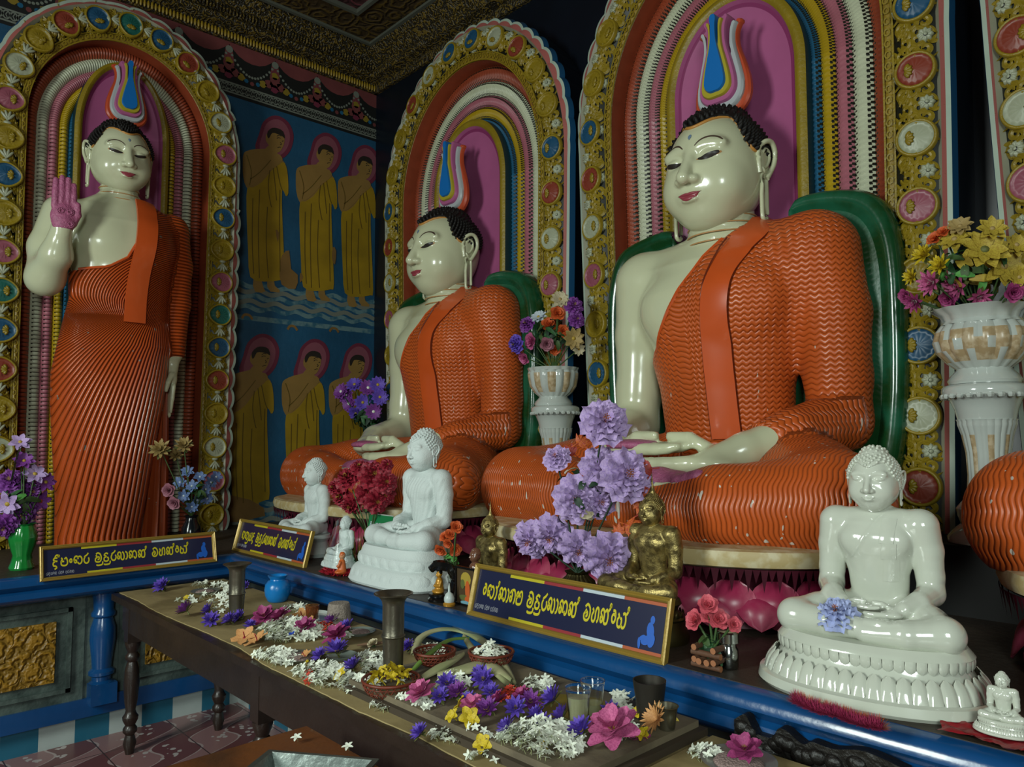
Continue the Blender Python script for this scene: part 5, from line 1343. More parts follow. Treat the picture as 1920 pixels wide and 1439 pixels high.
# Sinhala letters as pen strokes; unit x-height 1
GL = {
 'ka': (1.5, [A(.35, .35, .17, .17, 200, -160)+[(.12, .62), (.3, .95), (.62, .95), (.78, .6)], A(1.0, .48, .38, .46, 150, -150)]),
 'ra': (.95, [[(.8, 1.25), (.55, 1.02), (.2, .85)]+A(.48, .42, .40, .42, 130, 400, 14)]),
 'pa': (1.2, [[(.1, .95), (.3, .75), (.1, .55), (.1, .15), (.35, 0), (.8, 0), (1.05, .2), (1.05, .6), (.85, .95), (.62, .75)], [(.1, .5), (.55, .5)]]),
 'am': (.55, [A(.28, .5, .17, .2, 0, 360)]),
 'ga': (1.15, [A(.3, .3, .18, .2, 90, 400)+[(.5, .6), (.3, .95), (.05, .7)], [(.3, .95), (.8, 1.0), (1.05, .6), (1.0, .1), (.85, 0)]]),
 'ma': (1.25, [A(.25, .72, .17, .2, -60, 300)+[(.12, .4), (.2, .05), (.6, 0), (1.0, .1), (1.12, .5), (1.0, .95), (.7, .95), (.6, .7), (.8, .55)]]),
 'ba': (1.15, [[(.15, .85), (.4, .62), (.12, .45), (.1, .12), (.4, 0), (.85, .05), (1.05, .45), (.9, .95), (.5, 1.12), (.2, 1.0)], [(.4, .62), (.7, .6), (.68, .35), (.45, .3)]]),
 'u': (.0, [[(.0, 0), (-.05, -.3), (-.35, -.42), (-.9, -.42), (-1.0, -.3)]]),
 'da': (1.0, [[(.75, .98), (.35, 1.0), (.15, .78), (.45, .62), (.75, .6)], [(.45, .62), (.12, .42), (.15, .08), (.5, 0), (.62, -.2), (.3, -.35)]]),
 'dda': (1.0, [[(.8, .9), (.45, 1.0), (.15, .78), (.5, .6), (.15, .42), (.15, .08), (.5, -.02), (.8, .1), (.82, .4), (.6, .45)]]),
 'i': (.0, [[(-.75, 1.05), (-.55, 1.32), (-.25, 1.3), (-.1, 1.1)], A(-.15, 1.22, .08, .08, 0, 360, 6)]),
 'ja': (1.3, [A(.25, .3, .17, .18, 60, 400)+[(.1, .7), (.35, .98), (.65, .8), (.65, .3), (.75, .02), (1.05, .0), (1.2, .35), (1.1, .8), (.9, .98)]]),
 'aa': (.42, [[(.0, .98), (.28, .8), (.33, .4), (.2, .05), (.0, .0)]]),
 'na': (1.35, [A(.28, .28, .17, .2, 90, 430)+[(.12, .75), (.4, .98), (.65, .7), (.65, .15), (.85, .0), (1.15, .1), (1.22, .6), (1.0, .98), (.75, .8)]]),
 'nna': (1.5, [A(.28, .3, .18, .22, 90, 430)+[(.12, .75), (.4, .98), (.7, .7), (.7, .1)], [(.7, .7), (1.0, .98), (1.35, .7), (1.35, .2), (1.1, .0), (.95, .25)]]),
 'hal': (.12, [[(-.25, .9), (-.05, 1.1), (.06, 1.38)], A(.0, 1.3, .08, .1, 0, 360, 6)]),
 'va': (1.15, [[(.45, .75), (.25, .5), (.1, .35), (.25, .02), (.75, .0), (1.02, .35), (.95, .85), (.55, 1.1), (.2, .9)], [(.25, .5), (.6, .55), (.6, .3), (.4, .25)]]),
 'ha': (1.2, [[(.12, .9), (.3, .7), (.12, .45), (.15, .08), (.45, .0), (.62, .25), (.62, .7), (.8, .98), (1.05, .85), (1.08, .2), (.9, 0)]]),
 'sa': (1.4, [[(.12, .9), (.3, .7), (.1, .5), (.12, .1), (.45, 0), (.65, .2), (.65, .55), (.45, .6)], [(.65, .2), (.85, 0), (1.15, .08), (1.28, .5), (1.1, .95), (.8, .9)]]),
 'e': (.75, [A(.35, .5, .25, .28, 40, 330)+[(.62, .6), (.5, 1.0), (.2, 1.0)]]),
 ' ': (.65, [])}
def letter_mesh(seq, h, wd, width=None):
    mb = MB(); x = 0
    for g in seq:
        adv, st = GL[g]
        for s in st:
            P = smooth_pts(np.array(s)+[x, 0], 3); T = np.gradient(P, axis=0); T /= np.linalg.norm(T, axis=1)[:, None]+1e-9; Nn = np.stack([-T[:, 1], T[:, 0]], 1)*wd/2
            n = len(P); V = [(*q, 1.) for q in P+Nn]+[(*q, 1.) for q in P-Nn]+[(*q, 0.) for q in P+Nn]+[(*q, 0.) for q in P-Nn]
            mb.add(V, [(n+i, n+i+1, i+1, i) for i in range(n-1)]+[(i, i+1, 2*n+i+1, 2*n+i) for i in range(n-1)]+[(3*n+i, 3*n+i+1, n+i+1, n+i) for i in range(n-1)]+[(0, 2*n, 3*n, n), (n-1, 2*n-1, 4*n-1, 3*n-1)], 0)
        x += adv+.12
    s = h if width is None else width/x
    V = np.concatenate(mb.V); V = V*[s, h, .0012]; mb.V = [V]; return mb
TAIL = [' ', 'ba', 'u', 'dda', 'u', 'ra', 'ja', 'aa', 'nna', 'na', 'hal', ' ', 'va', 'ha', 'na', 'hal', 'e', 'sa', 'hal']
def name_board(seq, label, w_, h_, M):
    root = thing('name_board', label, 'sign', group='gold-framed navy name boards')
    fw = .017; b = MB()
    # ridged frame: outer ring profile
    ring = lambda o, y: [(-w_/2+o, y, o), (w_/2-o, y, o), (w_/2-o, y, h_-o), (-w_/2+o, y, h_-o)]
    pr = [(0, .0), (0, -.018), (.004, -.021), (.008, -.017), (.011, -.020), (.015, -.016), (.018, -.010), (.018, -.006)]
    V = sum([ring(o, y) for o, y in pr], []); F = [(r*4+i, r*4+(i+1) % 4, (r+1)*4+(i+1) % 4, (r+1)*4+i) for r in range(len(pr)-1) for i in range(4)]
    b.add(V, F, 0); b.add(ring(0, 0), [(3, 2, 1, 0)], 0); obj('frame', b, [frame_g], root, 'auto')
    y0 = -.006; b = MB(); b.add(ring(.017, y0), [(0, 1, 2, 3)], 0)
    iw = w_-.036; x0 = -iw/2
    def bar(a, c, top, m):
        z0, z1 = (h_-.018-.010, h_-.018) if top else (.018, .018+.009)
        b.add([(x0+a*iw, y0-.0008, z0), (x0+c*iw, y0-.0008, z0), (x0+c*iw, y0-.0008, z1), (x0+a*iw, y0-.0008, z1)], [(0, 1, 2, 3)], m)
    for a, c, m in ((.20, .40, 1), (.40, .61, 2), (.61, .81, 3), (.81, 1., 4)): bar(a, c, True, m)
    for a, c, m in ((.23, .43, 1), (.43, .63, 2), (.63, .83, 3), (.83, 1., 4)): bar(a, c, False, m)
    obj('printed_panel', b, [sign_n, s_y, s_r, s_w, s_o], root, False)
    L = letter_mesh(seq+TAIL, h_*.235, .20, iw*.80); L.xf(tr(x0+iw*.045, y0-.0006, h_*.40)@rotx(PI/2)); obj('lettering', L, [sign_y], root, False)
    L = letter_mesh(['sa', 'da', 'pa', 'e', 'na', ' ', 'ra', 'ma', 'e', ' ', 'pa', 'ra', 'ga', 'na'], h_*.075, .16, iw*.15); L.xf(tr(x0+iw*.01, y0-.0006, h_*.17)@rotx(PI/2)); obj('caption', L, [s_cap], root, False)
    b = MB()
    for (dx, dz, rx, rz, a) in ((.015, .105, .008, .012, 0), (.012, .075, .013, .026, .15), (.0, .05, .018, .013, .4), (-.012, .055, .013, .006, .6), (-.02, .04, .005, .016, .1), (.018, .052, .012, .02, -.2)):
        th = np.arange(14)*2*PI/14; ca, sa_ = math.cos(a), math.sin(a); P = [(x0+iw*.925+dx*1.1+(rx*math.cos(t)*ca-rz*math.sin(t)*sa_), y0-.0006-.0002*len(b.V), (dz+.0)*h_/.17+(rx*math.cos(t)*sa_+rz*math.sin(t)*ca)) for t in th]
        b.add(P, [list(range(14))], 0)
    obj('blue_figure_print', b, [s_b], root, False)
    root.matrix_world = Matrix(M.tolist())
    return root
BD = [('da', 'i', 'pa', 'am', 'ka', 'ra'), ('ka', 'ka', 'u', 'sa', 'da'), ('e', 'ka', 'aa', 'hal', 'nna', 'aa', 'ga', 'ma')]
name_board(list(BD[0]), 'gold-framed navy name board below the standing statue at the left', .835, .165, tr(-4.142, 1.245, .84)@rotz(PI/2)@rotx(-.25))
name_board(list(BD[1]), 'gold-framed navy name board in the middle, in front of the left white figure', .86, .185, tr(-3.885, 1.84, .865)@rotx(-.25))
name_board(list(BD[2]), 'gold-framed navy name board at the right, in front of the brass figure', .865, .185, tr(-1.705, 1.795, .862)@rotx(-.25))
# ------------------------------------------------------------------ pedestals with pots
cer = mat('white_glazed_ceramic', hx('b4bab4'), .12, coat=.7, var=.05); cer_b = mat('beige_crackle_glaze', hx('a08a68'), .3, col2=hx('b8a688'), vscale=40)
b = MB(); box(b, (-3.22, 3.0, ZL), (-2.72, YW-.01, 1.118)); box(b, (-1.12, 3.0, ZL), (-.52, YW-.01, 1.118)); box(b, (-5.5, 3.0, ZL), (-4.98, YW-.01, 1.118))
tag(obj('back_step', b, [mat('near_black_stone', hx('0a0a09'), .8, var=.4)]), 'dark stone step along the back wall between the thrones', 'step')  # step stone: near-black with random tone
def pedestal(loc, s, label, flutes=9, potlab=''):
    root = thing('ceramic_pedestal', label, 'pedestal', group='white ceramic pedestals')
    b = MB(); lathe(b, [(.155, 0), (.155, .02), (.13, .05), (.105, .07), (.115, .10), (.12, .13), (.10, .155), (.085, .17)], 40); obj('foot', b, [cer], root, 'auto')
    b = MB(); n = 72
    lathe(b, [(.085, .165), (.078, .19), (.073, .26), (.076, .35), (.088, .42), (.097, .45), (.10, .46), (.10, .472), (.104, .48)], n, lobes=24, lamp=.05, mfun=lambda i, j: 1 if (1 <= i <= 3 and (j % 9) in (3, 4, 5)) else 0)
    obj('fluted_shaft', b, [cer, cer_b], root, 'auto')
    b = MB(); lathe(b, [(.10, .48), (.108, .52), (.125, .56), (.148, .575), (.152, .59), (.15, .605), (.14, .615), (.12, .62), (.0, .62)], 40, cap=False)
    for i in range(26): blob(b, (.146*math.cos(i*2*PI/26), .146*math.sin(i*2*PI/26), .572), (.014, .014, .012), 4, 6)
    obj('capital', b, [cer], root, 'auto')
    root.location = loc; root.scale = (s,)*3; return root
def pot(loc, s, label, fat):
    root = thing('ceramic_pot', label, 'flower pot', group='white ceramic flower pots')
    n = 72
    b = MB(); lathe(b, [(.115, 0), (.12, .012), (.11, .03), (.095, .045), (.085, .06)], 40); obj('pot_foot', b, [cer], root, 'auto')
    b = MB()
    if fat: pr = [(.085, .055), (.115, .08), (.148, .12), (.158, .16), (.150, .195), (.132, .22)]
    else: pr = [(.085, .055), (.115, .08), (.142, .12), (.152, .17), (.155, .20), (.150, .215)]
    tw = 5 if fat else 0
    lathe(b, pr, n, lobes=18, lamp=.07, mfun=lambda i, j: 1 if (1 <= i <= 3 and (((j+tw*i*.6) % 8) > (1.5 if fat else 3))) else 0); obj('pot_bowl', b, [cer, cer_b], root, 'auto')
    b = MB(); lathe(b, [(pr[-1][0], pr[-1][1]), (.122, .235), (.13, .255), (.155, .275), (.160, .28), (.15, .275), (.12, .25), (.115, .22), (.0, .21)] if fat else [(.15, .215), (.155, .228), (.158, .235), (.148, .235), (.14, .22), (.0, .20)], n, lobes=14, lamp=.06, cap=False); obj('pot_rim', b, [cer], root, 'auto')
    root.location = loc; root.scale = (s,)*3; return root
pR = pedestal((-.80, 3.14, 1.12), .93, 'larger-looking white ceramic fluted pedestal at the right edge')
qR = pot((-.80, 3.14, 1.12+.62*.93), 1.0, 'white and beige twisted ceramic pot on the right pedestal', True)
pM = pedestal((-2.97, 3.14, 1.12), .93, 'white ceramic fluted pedestal between the two seated statues')
qM = pot((-2.985, 3.14, 1.12+.62*.93), .93, 'white lobed ceramic pot on the pedestal between the seated statues', False)
# ================================================================== flowers
RS = np.random.RandomState(11)
def fm(name, c, c2=None): return mat(name, hx(c), .6, var=.15, vscale=60) if c2 is None else mat(name, hx(c), .6, col2=hx(c2), vscale=30)
def petal_v(ln, wd, tilt, cup=.3, ruff=0., ph=0., k=4, tip=.8, r0=.0, curl=0.):
    """grid of (k+1)x3 along +x, tilted up by tilt"""
    t = np.linspace(0, 1, k+1); w_ = wd*np.sin(PI*(.10+.80*t**tip))**.8; w_[-1] *= .35 if tip > .9 else .8
    V = []
    for j in (-1, 0, 1):
        x = r0+ln*t; y = j*w_/2; z = (abs(j)*cup*w_/2)+ruff*np.sin(t*9+ph+j*2)*t
        a = tilt+curl*t; V.append(np.stack([r0+(x-r0)*np.cos(a)-z*np.sin(a)*0, y, (x-r0)*np.sin(a)+z*np.cos(a)], 1))
    return np.concatenate(V), grid_faces(3, k+1)
def flower(layers, centre=None, seed=0):
    """layers: (n, length, width, tilt, z, mat index, dict)"""
    r = np.random.RandomState(seed); mb = MB()
    for (n, ln, wd, tilt, z, mi, kw) in layers:
        a0 = r.rand()*6
        for i in range(n):
            kk = dict(kw); kk['ph'] = r.rand()*6
            V, F = petal_v(ln*(1+.12*(r.rand()-.5)), wd, tilt+.15*(r.rand()-.5), **kk)
            M = rotz(a0+i*2*PI/n); mb.add(V@M[:3, :3].T+[0, 0, z], F, mi)
    if centre:
        R, z, h, mi, n = centre
        if n == 0: blob(mb, (0, 0, z), (R, R, h), 6, 10, mi)
        else:
            for i in range(n):
                a = i*2.4; q = R*math.sqrt(i/n); p = np.array([[q*.5*math.cos(a), q*.5*math.sin(a), z], [q*math.cos(a), q*math.sin(a), z+h]]); tube(mb, p, R*.09, 4, mi)
    return mb
def ruffled(R, col, ncol, seed=0, nl=5):
    """carnation-like bloom: nested frilled cups"""
    r = np.random.RandomState(seed); mb = MB(); n = 44
    th = np.arange(n)*2*PI/n
    for l in range(nl):
        f = 1-l/(nl+.6); rad = R*f; V = []; ph = r.rand(3)*6
        for k, t in enumerate(np.linspace(0, 1, 5)):
            rr = rad*(t**.8)*(1+.05*t*np.sin(7*th+ph[0])+.07*t*np.sin(17*th+ph[1]))
            z = R*(.10+.13*l)+R*.30*(t**2)*(1-.5*f)+.12*R*t*np.sin(9*th+ph[2])+.07*R*t*np.sin(21*th+ph[1])
            V.append(np.stack([rr*np.cos(th), rr*np.sin(th), z-.16*R*(f**2)*(t**3)], 1))
        mb.add(np.concatenate(V), grid_faces(5, n, False, True), 0)
    for i in range(16):
        a = i*2.4; q = R*.18*math.sqrt(i/16); blob(mb, (q*math.cos(a), q*math.sin(a), R*.62), (R*.04, R*.04, R*.09), 3, 5, 1)
    return mb
def orient(d, spin=0.):
    """matrix turning +z to direction d"""
    d = np.array(d, float); d /= np.linalg.norm(d); x = np.cross([0, 0, 1.], d); x = x/np.linalg.norm(x) if np.linalg.norm(x) > 1e-3 else np.array([1., 0, 0]); y = np.cross(d, x)
    c, s = math.cos(spin), math.sin(spin); X_ = x*c+y*s; Y_ = -x*s+y*c; return Matrix([list(r_) for r_ in np.stack([X_, Y_, d], 1)])
def put(me_parts, name, loc, d, spin=0, sc=1., label=None, cat='flower', group=None):
    """me_parts: list of (part name, mesh); one Empty with its parts"""
    r = bpy.data.objects.new(name, None); r.empty_display_size = .01; COL.objects.link(r)
    r.matrix_world = Matrix.Translation(Vector(loc)) @ orient(d, spin).to_4x4() @ Matrix.Scale(sc, 4)
    tag(r, label, cat, group)
    for pn, me in me_parts:
        o = bpy.data.objects.new(pn, me); link(o, r)
    return r
c_lav = fm('lavender_petal', 'b69cc8', 'a086be'); c_lavc = fm('rust_stamen', '9c5530'); c_red = fm('crimson_petal', '9c1a30', '6a1020'); c_gold = fm('gold_filament', 'a88c30')
c_pur = fm('violet_petal', '5540a8', '6a4ab8'); c_purd = fm('purple_magenta_petal', '6a2c7c', '84409a'); c_mag = fm('magenta_petal', 'a03c72', '8a3064'); c_pnk = fm('pink_petal', 'c2608e', 'a84878')
c_yel = fm('yellow_petal', 'c8b01c', 'b09418'); c_gre = fm('leaf_green', '2c5a2c', '1e4424'); c_grl = fm('bright_leaf', '4a8a3c'); c_org = fm('orange_petal', 'd0602c', 'b84a20'); c_peach = fm('peach_petal', 'cf9a60', 'c08450')
c_wht = fm('white_petal', 'e2e6d6'); c_wht2 = fm('cool_white_petal', 'b2bcc4'); c_blu = fm('slate_blue_petal', '4c6494', '6a80a8'); c_ros = fm('dusty_rose_petal', 'a06a78', '8c5060'); c_tan = fm('dry_tan_petal', '9c8450'); c_crm = fm('cream_petal', 'b8ac8c')
c_must = fm('mustard_petal', 'b09a34', '9c8228'); c_sal = fm('coral_pink_petal', 'd2606c', 'c04858'); c_grn2 = fm('olive_sepal', '5c6030'); c_tube = fm('pale_green_tube', 'a3a878'); c_stem = fm('stem_green', '3a5428'); c_dk = fm('dark_foliage', '16301c')
c_ixo = fm('scarlet_petal', 'c03a24'); c_mapl = fm('maple_orange_leaf', 'c0601c', 'a02c1c'); c_mapr = fm('maple_red_leaf', '9c2c20', '7a1c1a')
def M2(mb, name, *ms): return mb.mesh(name, list(ms), True)
rf = [M2(ruffled(.5, 0, 1, s), 'petals', c_lav, c_lavc) for s in range(3)]
def carn(col, s): return [('petals', M2(ruffled(.5, 0, 1, s), 'petals', col, c_gold))]
def daisy(col, cc, s=0, n=9): 
    p = flower([(n, .5, .26, .12, .0, 0, dict(tip=1.)), (n, .42, .24, .35, .02, 0, dict(tip=1.))], None, s); c = MB(); blob(c, (0, 0, .05), (.09, .09, .06), 5, 9, 0)
    return [('petals', M2(p, 'petals', col)), ('flower_centre', M2(c, 'flower_centre', cc))]
def rose(col, s=0):
    p = flower([(5, .42, .5, .35, 0, 0, dict(cup=.5, tip=.6)), (5, .34, .44, .75, .03, 0, dict(cup=.6, tip=.6)), (4, .26, .34, 1.1, .06, 0, dict(cup=.7, tip=.6)), (3, .2, .24, 1.4, .08, 0, dict(cup=.8, tip=.6))], None, s)
    c = MB(); c.join(flower([(5, .2, .08, -.5, .0, 0, dict(tip=1.))], None, s)); lathe(c, [(.01, -.25), (.015, -.08), (.05, -.02), (.07, .02)], 8)
    return [('petals', M2(p, 'petals', col)), ('sepals', M2(c, 'sepals', c_gre))]
def lily(col, cc, s=0, n=10):
    p = flower([(n, .5, .15, .5, .0, 0, dict(tip=1., cup=.5)), (n, .46, .14, .9, .02, 0, dict(tip=1., cup=.5)), (n-2, .38, .12, 1.2, .03, 0, dict(tip=1., cup=.5))], None, s)
    c = MB(); c.join(flower([], (.10, .03, .17, 0, 26), s)); g = MB(); g.join(flower([(4, .44, .16, .25, -.02, 0, dict(tip=1.))], None, s)); tube(g, smooth_pts([(0, 0, 0), (.02, .01, -.1), (.06, .02, -.2)], 4), .03, 6)
    return [('petals', M2(p, 'petals', col)), ('stamens', M2(c, 'stamens', cc)), ('sepals', M2(g, 'sepals', c_grn2))]
def lotus(col, s=0):
    p = flower([(6, .5, .34, .12, 0, 0, dict(cup=.35, tip=.75)), (6, .44, .3, .5, .03, 0, dict(cup=.5, tip=.75)), (5, .34, .26, .95, .05, 0, dict(cup=.6, tip=.75))], None, s)
    c = MB(); c.join(flower([], (.09, .06, .09, 0, 14), s)); return [('petals', M2(p, 'petals', col)), ('stamens', M2(c, 'stamens', c_gold))]
def bell(col, s=0):
    p = flower([(5, .42, .36, .8, 0, 0, dict(cup=.6, tip=.6, curl=-.5))], None, s); g = MB(); lathe(g, [(.02, -.3), (.03, -.12), (.07, .02), (.10, .08)], 8); return [('petals', M2(p, 'petals', col)), ('tube', M2(g, 'tube', c_yel if col is c_yel else c_tube))]
def hibiscus(s=0):
    p = flower([(5, .5, .40, .3, 0, 0, dict(cup=.2, ruff=.04, tip=.6))], None, s); c = MB(); tube(c, [(0, 0, 0), (.03, 0, .12), (.05, 0, .3)], .02, 6, 0); blob(c, (0, 0, .01), (.07, .07, .02), 4, 8, 0)
    return [('petals', M2(p, 'petals', c_peach)), ('pistil', M2(c, 'pistil', c_red))]
def sprig(mb, p0, p1, r=.003, m=0, sag=.0):
    p0, p1 = np.array(p0, float), np.array(p1, float); mid = (p0+p1)/2+[0, 0, sag]; tube(mb, smooth_pts([p0, mid, p1], 5), r, 5, m)
def foliage(name, c, R, n, ln, wd, mats_, label, cat='foliage', seed=0, down=0., stems=None):
    """leafy mass of a bouquet with its stems, one thing"""
    r = np.random.RandomState(seed); b = MB(); c = np.array(c, float)
    for i in range(n):
        d = r.randn(3); d[2] = d[2]*.7-down; d[1] -= .3; d /= np.linalg.norm(d); p = c+d*R*r.rand()**.5*np.array([1, .7, .8])
        V, F = petal_v(ln*(.7+.6*r.rand()), wd, .2, tip=.8, k=4, curl=-.6); M = np.array(orient(d+[0, 0, .4], r.rand()*6)); V = V[:, [0, 1, 2]]; V = (rotz(r.rand()*6)[:3, :3]@V.T).T; V = V@M.T+p; b.add(V, F, i % len(mats_))
    if stems:
        base, tips = stems
        for t in tips: sprig(b, base, t, .0035, len(mats_)-1)
    return tag(obj(name, b, mats_, None, True), label, cat)
def at(px, py, Y): return hit(px, py, 1, Y)
CAMP = np.array([0, 0, 1.5])
def bq(spec, Y, ctr, group, Yj=.05, lift=.5):
    """spec: list of (px, py, width in px, parts, name, label)"""
    out = []
    c = at(*ctr, Y)
    for i, (px, py, wpx, parts, nm, lab) in enumerate(spec):
        p = at(px, py, Y-Yj*math.cos(i*2.1)-Yj*.5); depth = (p-CAMP)@np.array([-.726, .683, .076]); s = wpx/F_*depth
        d = (p-c); d[1] *= .3; d = d/(np.linalg.norm(d)+1e-6)*lift; v = CAMP-p; v /= np.linalg.norm(v); d = d+v*1.0
        put(parts, nm, p, d, i*1.3, s, lab, 'flower', group); out.append(p)
    return out
# lavender carnations in the ribbed brass vase ------------------------
pos = ['topmost', 'left of the upper pair', 'largest, on the right of the upper pair', 'in the middle row on the left', 'in the middle row on the right', 'in the lower row at the left', 'in the lower row at the centre', 'lowest, hanging at the right', 'drooping at the far left', 'small one at the upper left']
cs = [(1132, 795, 72, 0), (1128, 880, 66, 1), (1172, 893, 78, 2), (1083, 935, 72, 1), (1122, 940, 52, 0), (1040, 1000, 64, 2), (1085, 1025, 58, 0), (1138, 1040, 74, 1), (1000, 1010, 58, 2), (1045, 862, 42, 0)]
tips = bq([(x, y, w_*1.32, [('petals', rf[k])], 'carnation', 'lavender frilled carnation, '+pos[i]+' of the brass vase bouquet') for i, (x, y, w_, k) in enumerate(cs)], 1.99, (1095, 930), 'lavender carnations of the brass vase', .03, .6)
v0 = at(1083, 1080, 1.97)
b = MB(); lathe(b, [(.02, 0), (.035, .0), (.05, .012), (.062, .035), (.066, .055), (.058, .080), (.040, .095), (.036, .103), (.044, .112), (.038, .112), (.03, .10), (.0, .09)], 60, lobes=20, lamp=.09, cap=False)
vz = thing('brass_vase', 'ribbed pumpkin-shaped dark brass vase holding the lavender carnations', 'vase', (v0[0], 1.97, L_)); 
st_ = MB(); lathe(st_, [(.06, 0), (.06, .02), (.045, .03), (.045, .05), (.055, .062)], 24); obj('foot', st_, [bronze_d], vz)
b.xf(tr(0, 0, .062)); obj('body', b, [bronze_d], vz)
foliage('leaf_stems', at(1095, 930, 1.99), .14, 46, .05, .026, [c_crm, c_dk], 'dry cream buds and dark stems among the lavender carnations', 'stems', 3, 0, ((v0[0], 1.97, L_+.165), tips))
def maple(s=1.):
    O = []
    for k in range(5):
        a = PI/2+(k-2)*.62; rr = [.34, .46, .52, .46, .34][k]
        O += [(.26*math.cos(a-.31), .26*math.sin(a-.31)), (rr*.8*math.cos(a-.10), rr*.8*math.sin(a-.10)), (rr*math.cos(a), rr*math.sin(a)), (rr*.8*math.cos(a+.10), rr*.8*math.sin(a+.10))]
    O += [(-.12, -.05), (-.015, -.08), (-.015, -.3), (.015, -.3), (.015, -.08), (.12, -.05)][::1]
    b = MB(); n = len(O); V = [(p[0], p[1], .06*math.sin(p[0]*9)) for p in O]+[(0, .08, .04)]; b.add(V, [(n, i, (i+1) % n) for i in range(n)], 0); return b
mo = M2(maple(), 'leaf_blade', c_mapl); mr = M2(maple(), 'leaf_blade', c_mapr)
for i, (x, y, w_, me, lab) in enumerate([(1085, 830, 50, mo, 'orange maple leaf just under the topmost carnation'), (1110, 855, 44, mo, 'orange maple leaf at the centre top of the carnation bouquet'), (1050, 885, 46, mo, 'orange yellow maple leaf at the left of the carnation bouquet'),
      (1218, 880, 56, mr, 'dark red maple leaf right of the carnation bouquet, beside the big hand'), (1205, 905, 50, mr, 'red maple leaf half hidden by the largest carnation'), (1200, 945, 44, mo, 'orange maple leaf between the carnations and the brass figure'), (1178, 985, 60, mo, 'large orange maple leaf above the lowest carnation'),
      (1205, 960, 56, mr, 'red maple leaf left of the brass finial'), (1160, 1000, 40, mo, 'small orange maple leaf above the lowest carnation'), (1075, 850, 40, mr, 'small red maple leaf at the upper left of the carnation bouquet')]):
    p = at(x, y, 2.03); s = w_*1.1/F_*((p-CAMP)@np.array([-.726, .683, .076])); put([('leaf_blade', me)], 'maple_leaf', p, (CAMP-p)/2+[.2*math.sin(i), 0, .2], i*.9-1, s, lab, 'leaf', 'artificial maple leaves of the carnation bouquet')
# red carnations -------------------------------------------------------
cr = [carn(c_red, 4), carn(c_red, 5)]
sp = [(655, 900, 46, 'at the upper left'), (700, 895, 52, 'at the upper centre'), (690, 925, 44, 'at the middle'), (722, 905, 40, 'at the upper right, in shade'), (645, 930, 42, 'at the lower left'), (662, 945, 40, 'at the bottom, left of the middle'), (705, 940, 42, 'at the bottom right'), (720, 928, 38, 'at the far right'), (675, 880, 34, 'topmost'), (630, 915, 30, 'at the outer left edge'), (725, 873, 22, 'small, set highest against the orange knee')]
tips = bq([(x, y, w_*1.15, cr[i % 2], 'carnation', 'dark red carnation '+t+' of the red bouquet') for i, (x, y, w_, t) in enumerate(sp)], 2.03, (685, 925), 'dark red carnations', .02, .8)
foliage('leaf_stems', at(695, 955, 2.03), .05, 14, .04, .016, [c_dk, c_stem], 'dark leaves and stems under the red carnation bouquet', 'stems', 5, 0, ((tips[2][0]+.02, 2.03, 1.02), tips))
b = MB(); lathe(b, [(.03, 0), (.032, .01), (.024, .05), (.02, .10), (.03, .14), (.034, .16), (.028, .16), (.018, .11), (0, .1)], 20, cap=False); tag(obj('dark_vase', b, [mat('dark_glass', hx('101418'), .15)], loc=(tips[2][0]+.02, 2.03, L_)), 'dark slim vase holding the red carnations behind the green card', 'vase')
# purple daisies by the mural ------------------------------------------
dz = [daisy(c_purd, c_wht, 1, 12), daisy(c_pur, c_gold, 2, 12)]
sp = [(640, 735, 'at the left edge'), (665, 722, 'at the upper left'), (690, 728, 'at the top centre'), (712, 745, 'at the right edge'), (655, 757, 'at the lower left'), (680, 755, 'at the centre'), (700, 772, 'at the lower right'), (668, 775, 'at the bottom'), (650, 742, 'left of the centre'), (708, 722, 'at the upper right')]
tips = bq([(x, y, 34, dz[i % 2], 'daisy', 'purple daisy '+t+' of the bouquet in front of the mural') for i, (x, y, t) in enumerate(sp)], 3.05, (680, 755), 'purple daisies by the mural', .03, .7)
c0 = at(690, 790, 3.08); foliage('leaf_stems', c0+[0, 0, .04], .13, 60, .09, .03, [c_dk, c_gre], 'dark green leaves hanging under the purple daisies', 'foliage', 6, .6, ((c0[0], 3.1, c0[2]-.12), tips))
b = MB(); hh = c0[2]-.10-1.118; lathe(b, [(.06, 0), (.05, .03), (.035, .1), (.04, hh*.5), (.07, hh*.85), (.06, hh), (.04, hh-.01), (0, hh-.05)], 24, cap=False); tag(obj('tall_vase', b, [mat('black_vase_glaze', hx('0d0f10'), .25)], loc=(c0[0], 3.12, 1.119)), 'tall black vase behind the left knee holding the purple daisies', 'vase')
# mixed bouquet on the middle pedestal ----------------------------------
mx = [(1050, 562, 34, daisy(c_crm, c_tan, 3), 'cream daisy at the top'), (1075, 575, 34, carn(c_purd, 7), 'purple carnation at the upper right'), (1080, 600, 30, carn(c_purd, 8), 'purple carnation at the right'), (1045, 590, 36, rose(c_org, 1), 'orange rose at the upper middle'), (1030, 612, 38, rose(c_org, 2), 'orange rose at the centre'), (1055, 622, 30, rose(c_org, 3), 'orange rose right of the centre'),
      (1075, 635, 40, daisy(c_tan, c_gold, 4), 'tan daisy at the lower right'), (1010, 595, 30, daisy(c_wht2, c_gold, 5), 'pale daisy at the upper left'), (990, 610, 32, carn(c_purd, 9), 'purple carnation at the left'), (970, 645, 34, carn(c_pur, 9), 'deep violet carnation at the far left'), (1000, 640, 40, rose(c_pnk, 4), 'pink rose at the lower left'), (985, 670, 30, rose(c_pnk, 5), 'pink white rose hanging lowest at the left'),
      (1025, 645, 32, rose(c_ros, 6), 'dusty rose at the lower middle'), (1040, 655, 26, rose(c_org, 7), 'small orange rose near the pot rim'), (1085, 655, 24, daisy(c_crm, c_gold, 6), 'small cream daisy at the lower right edge')]
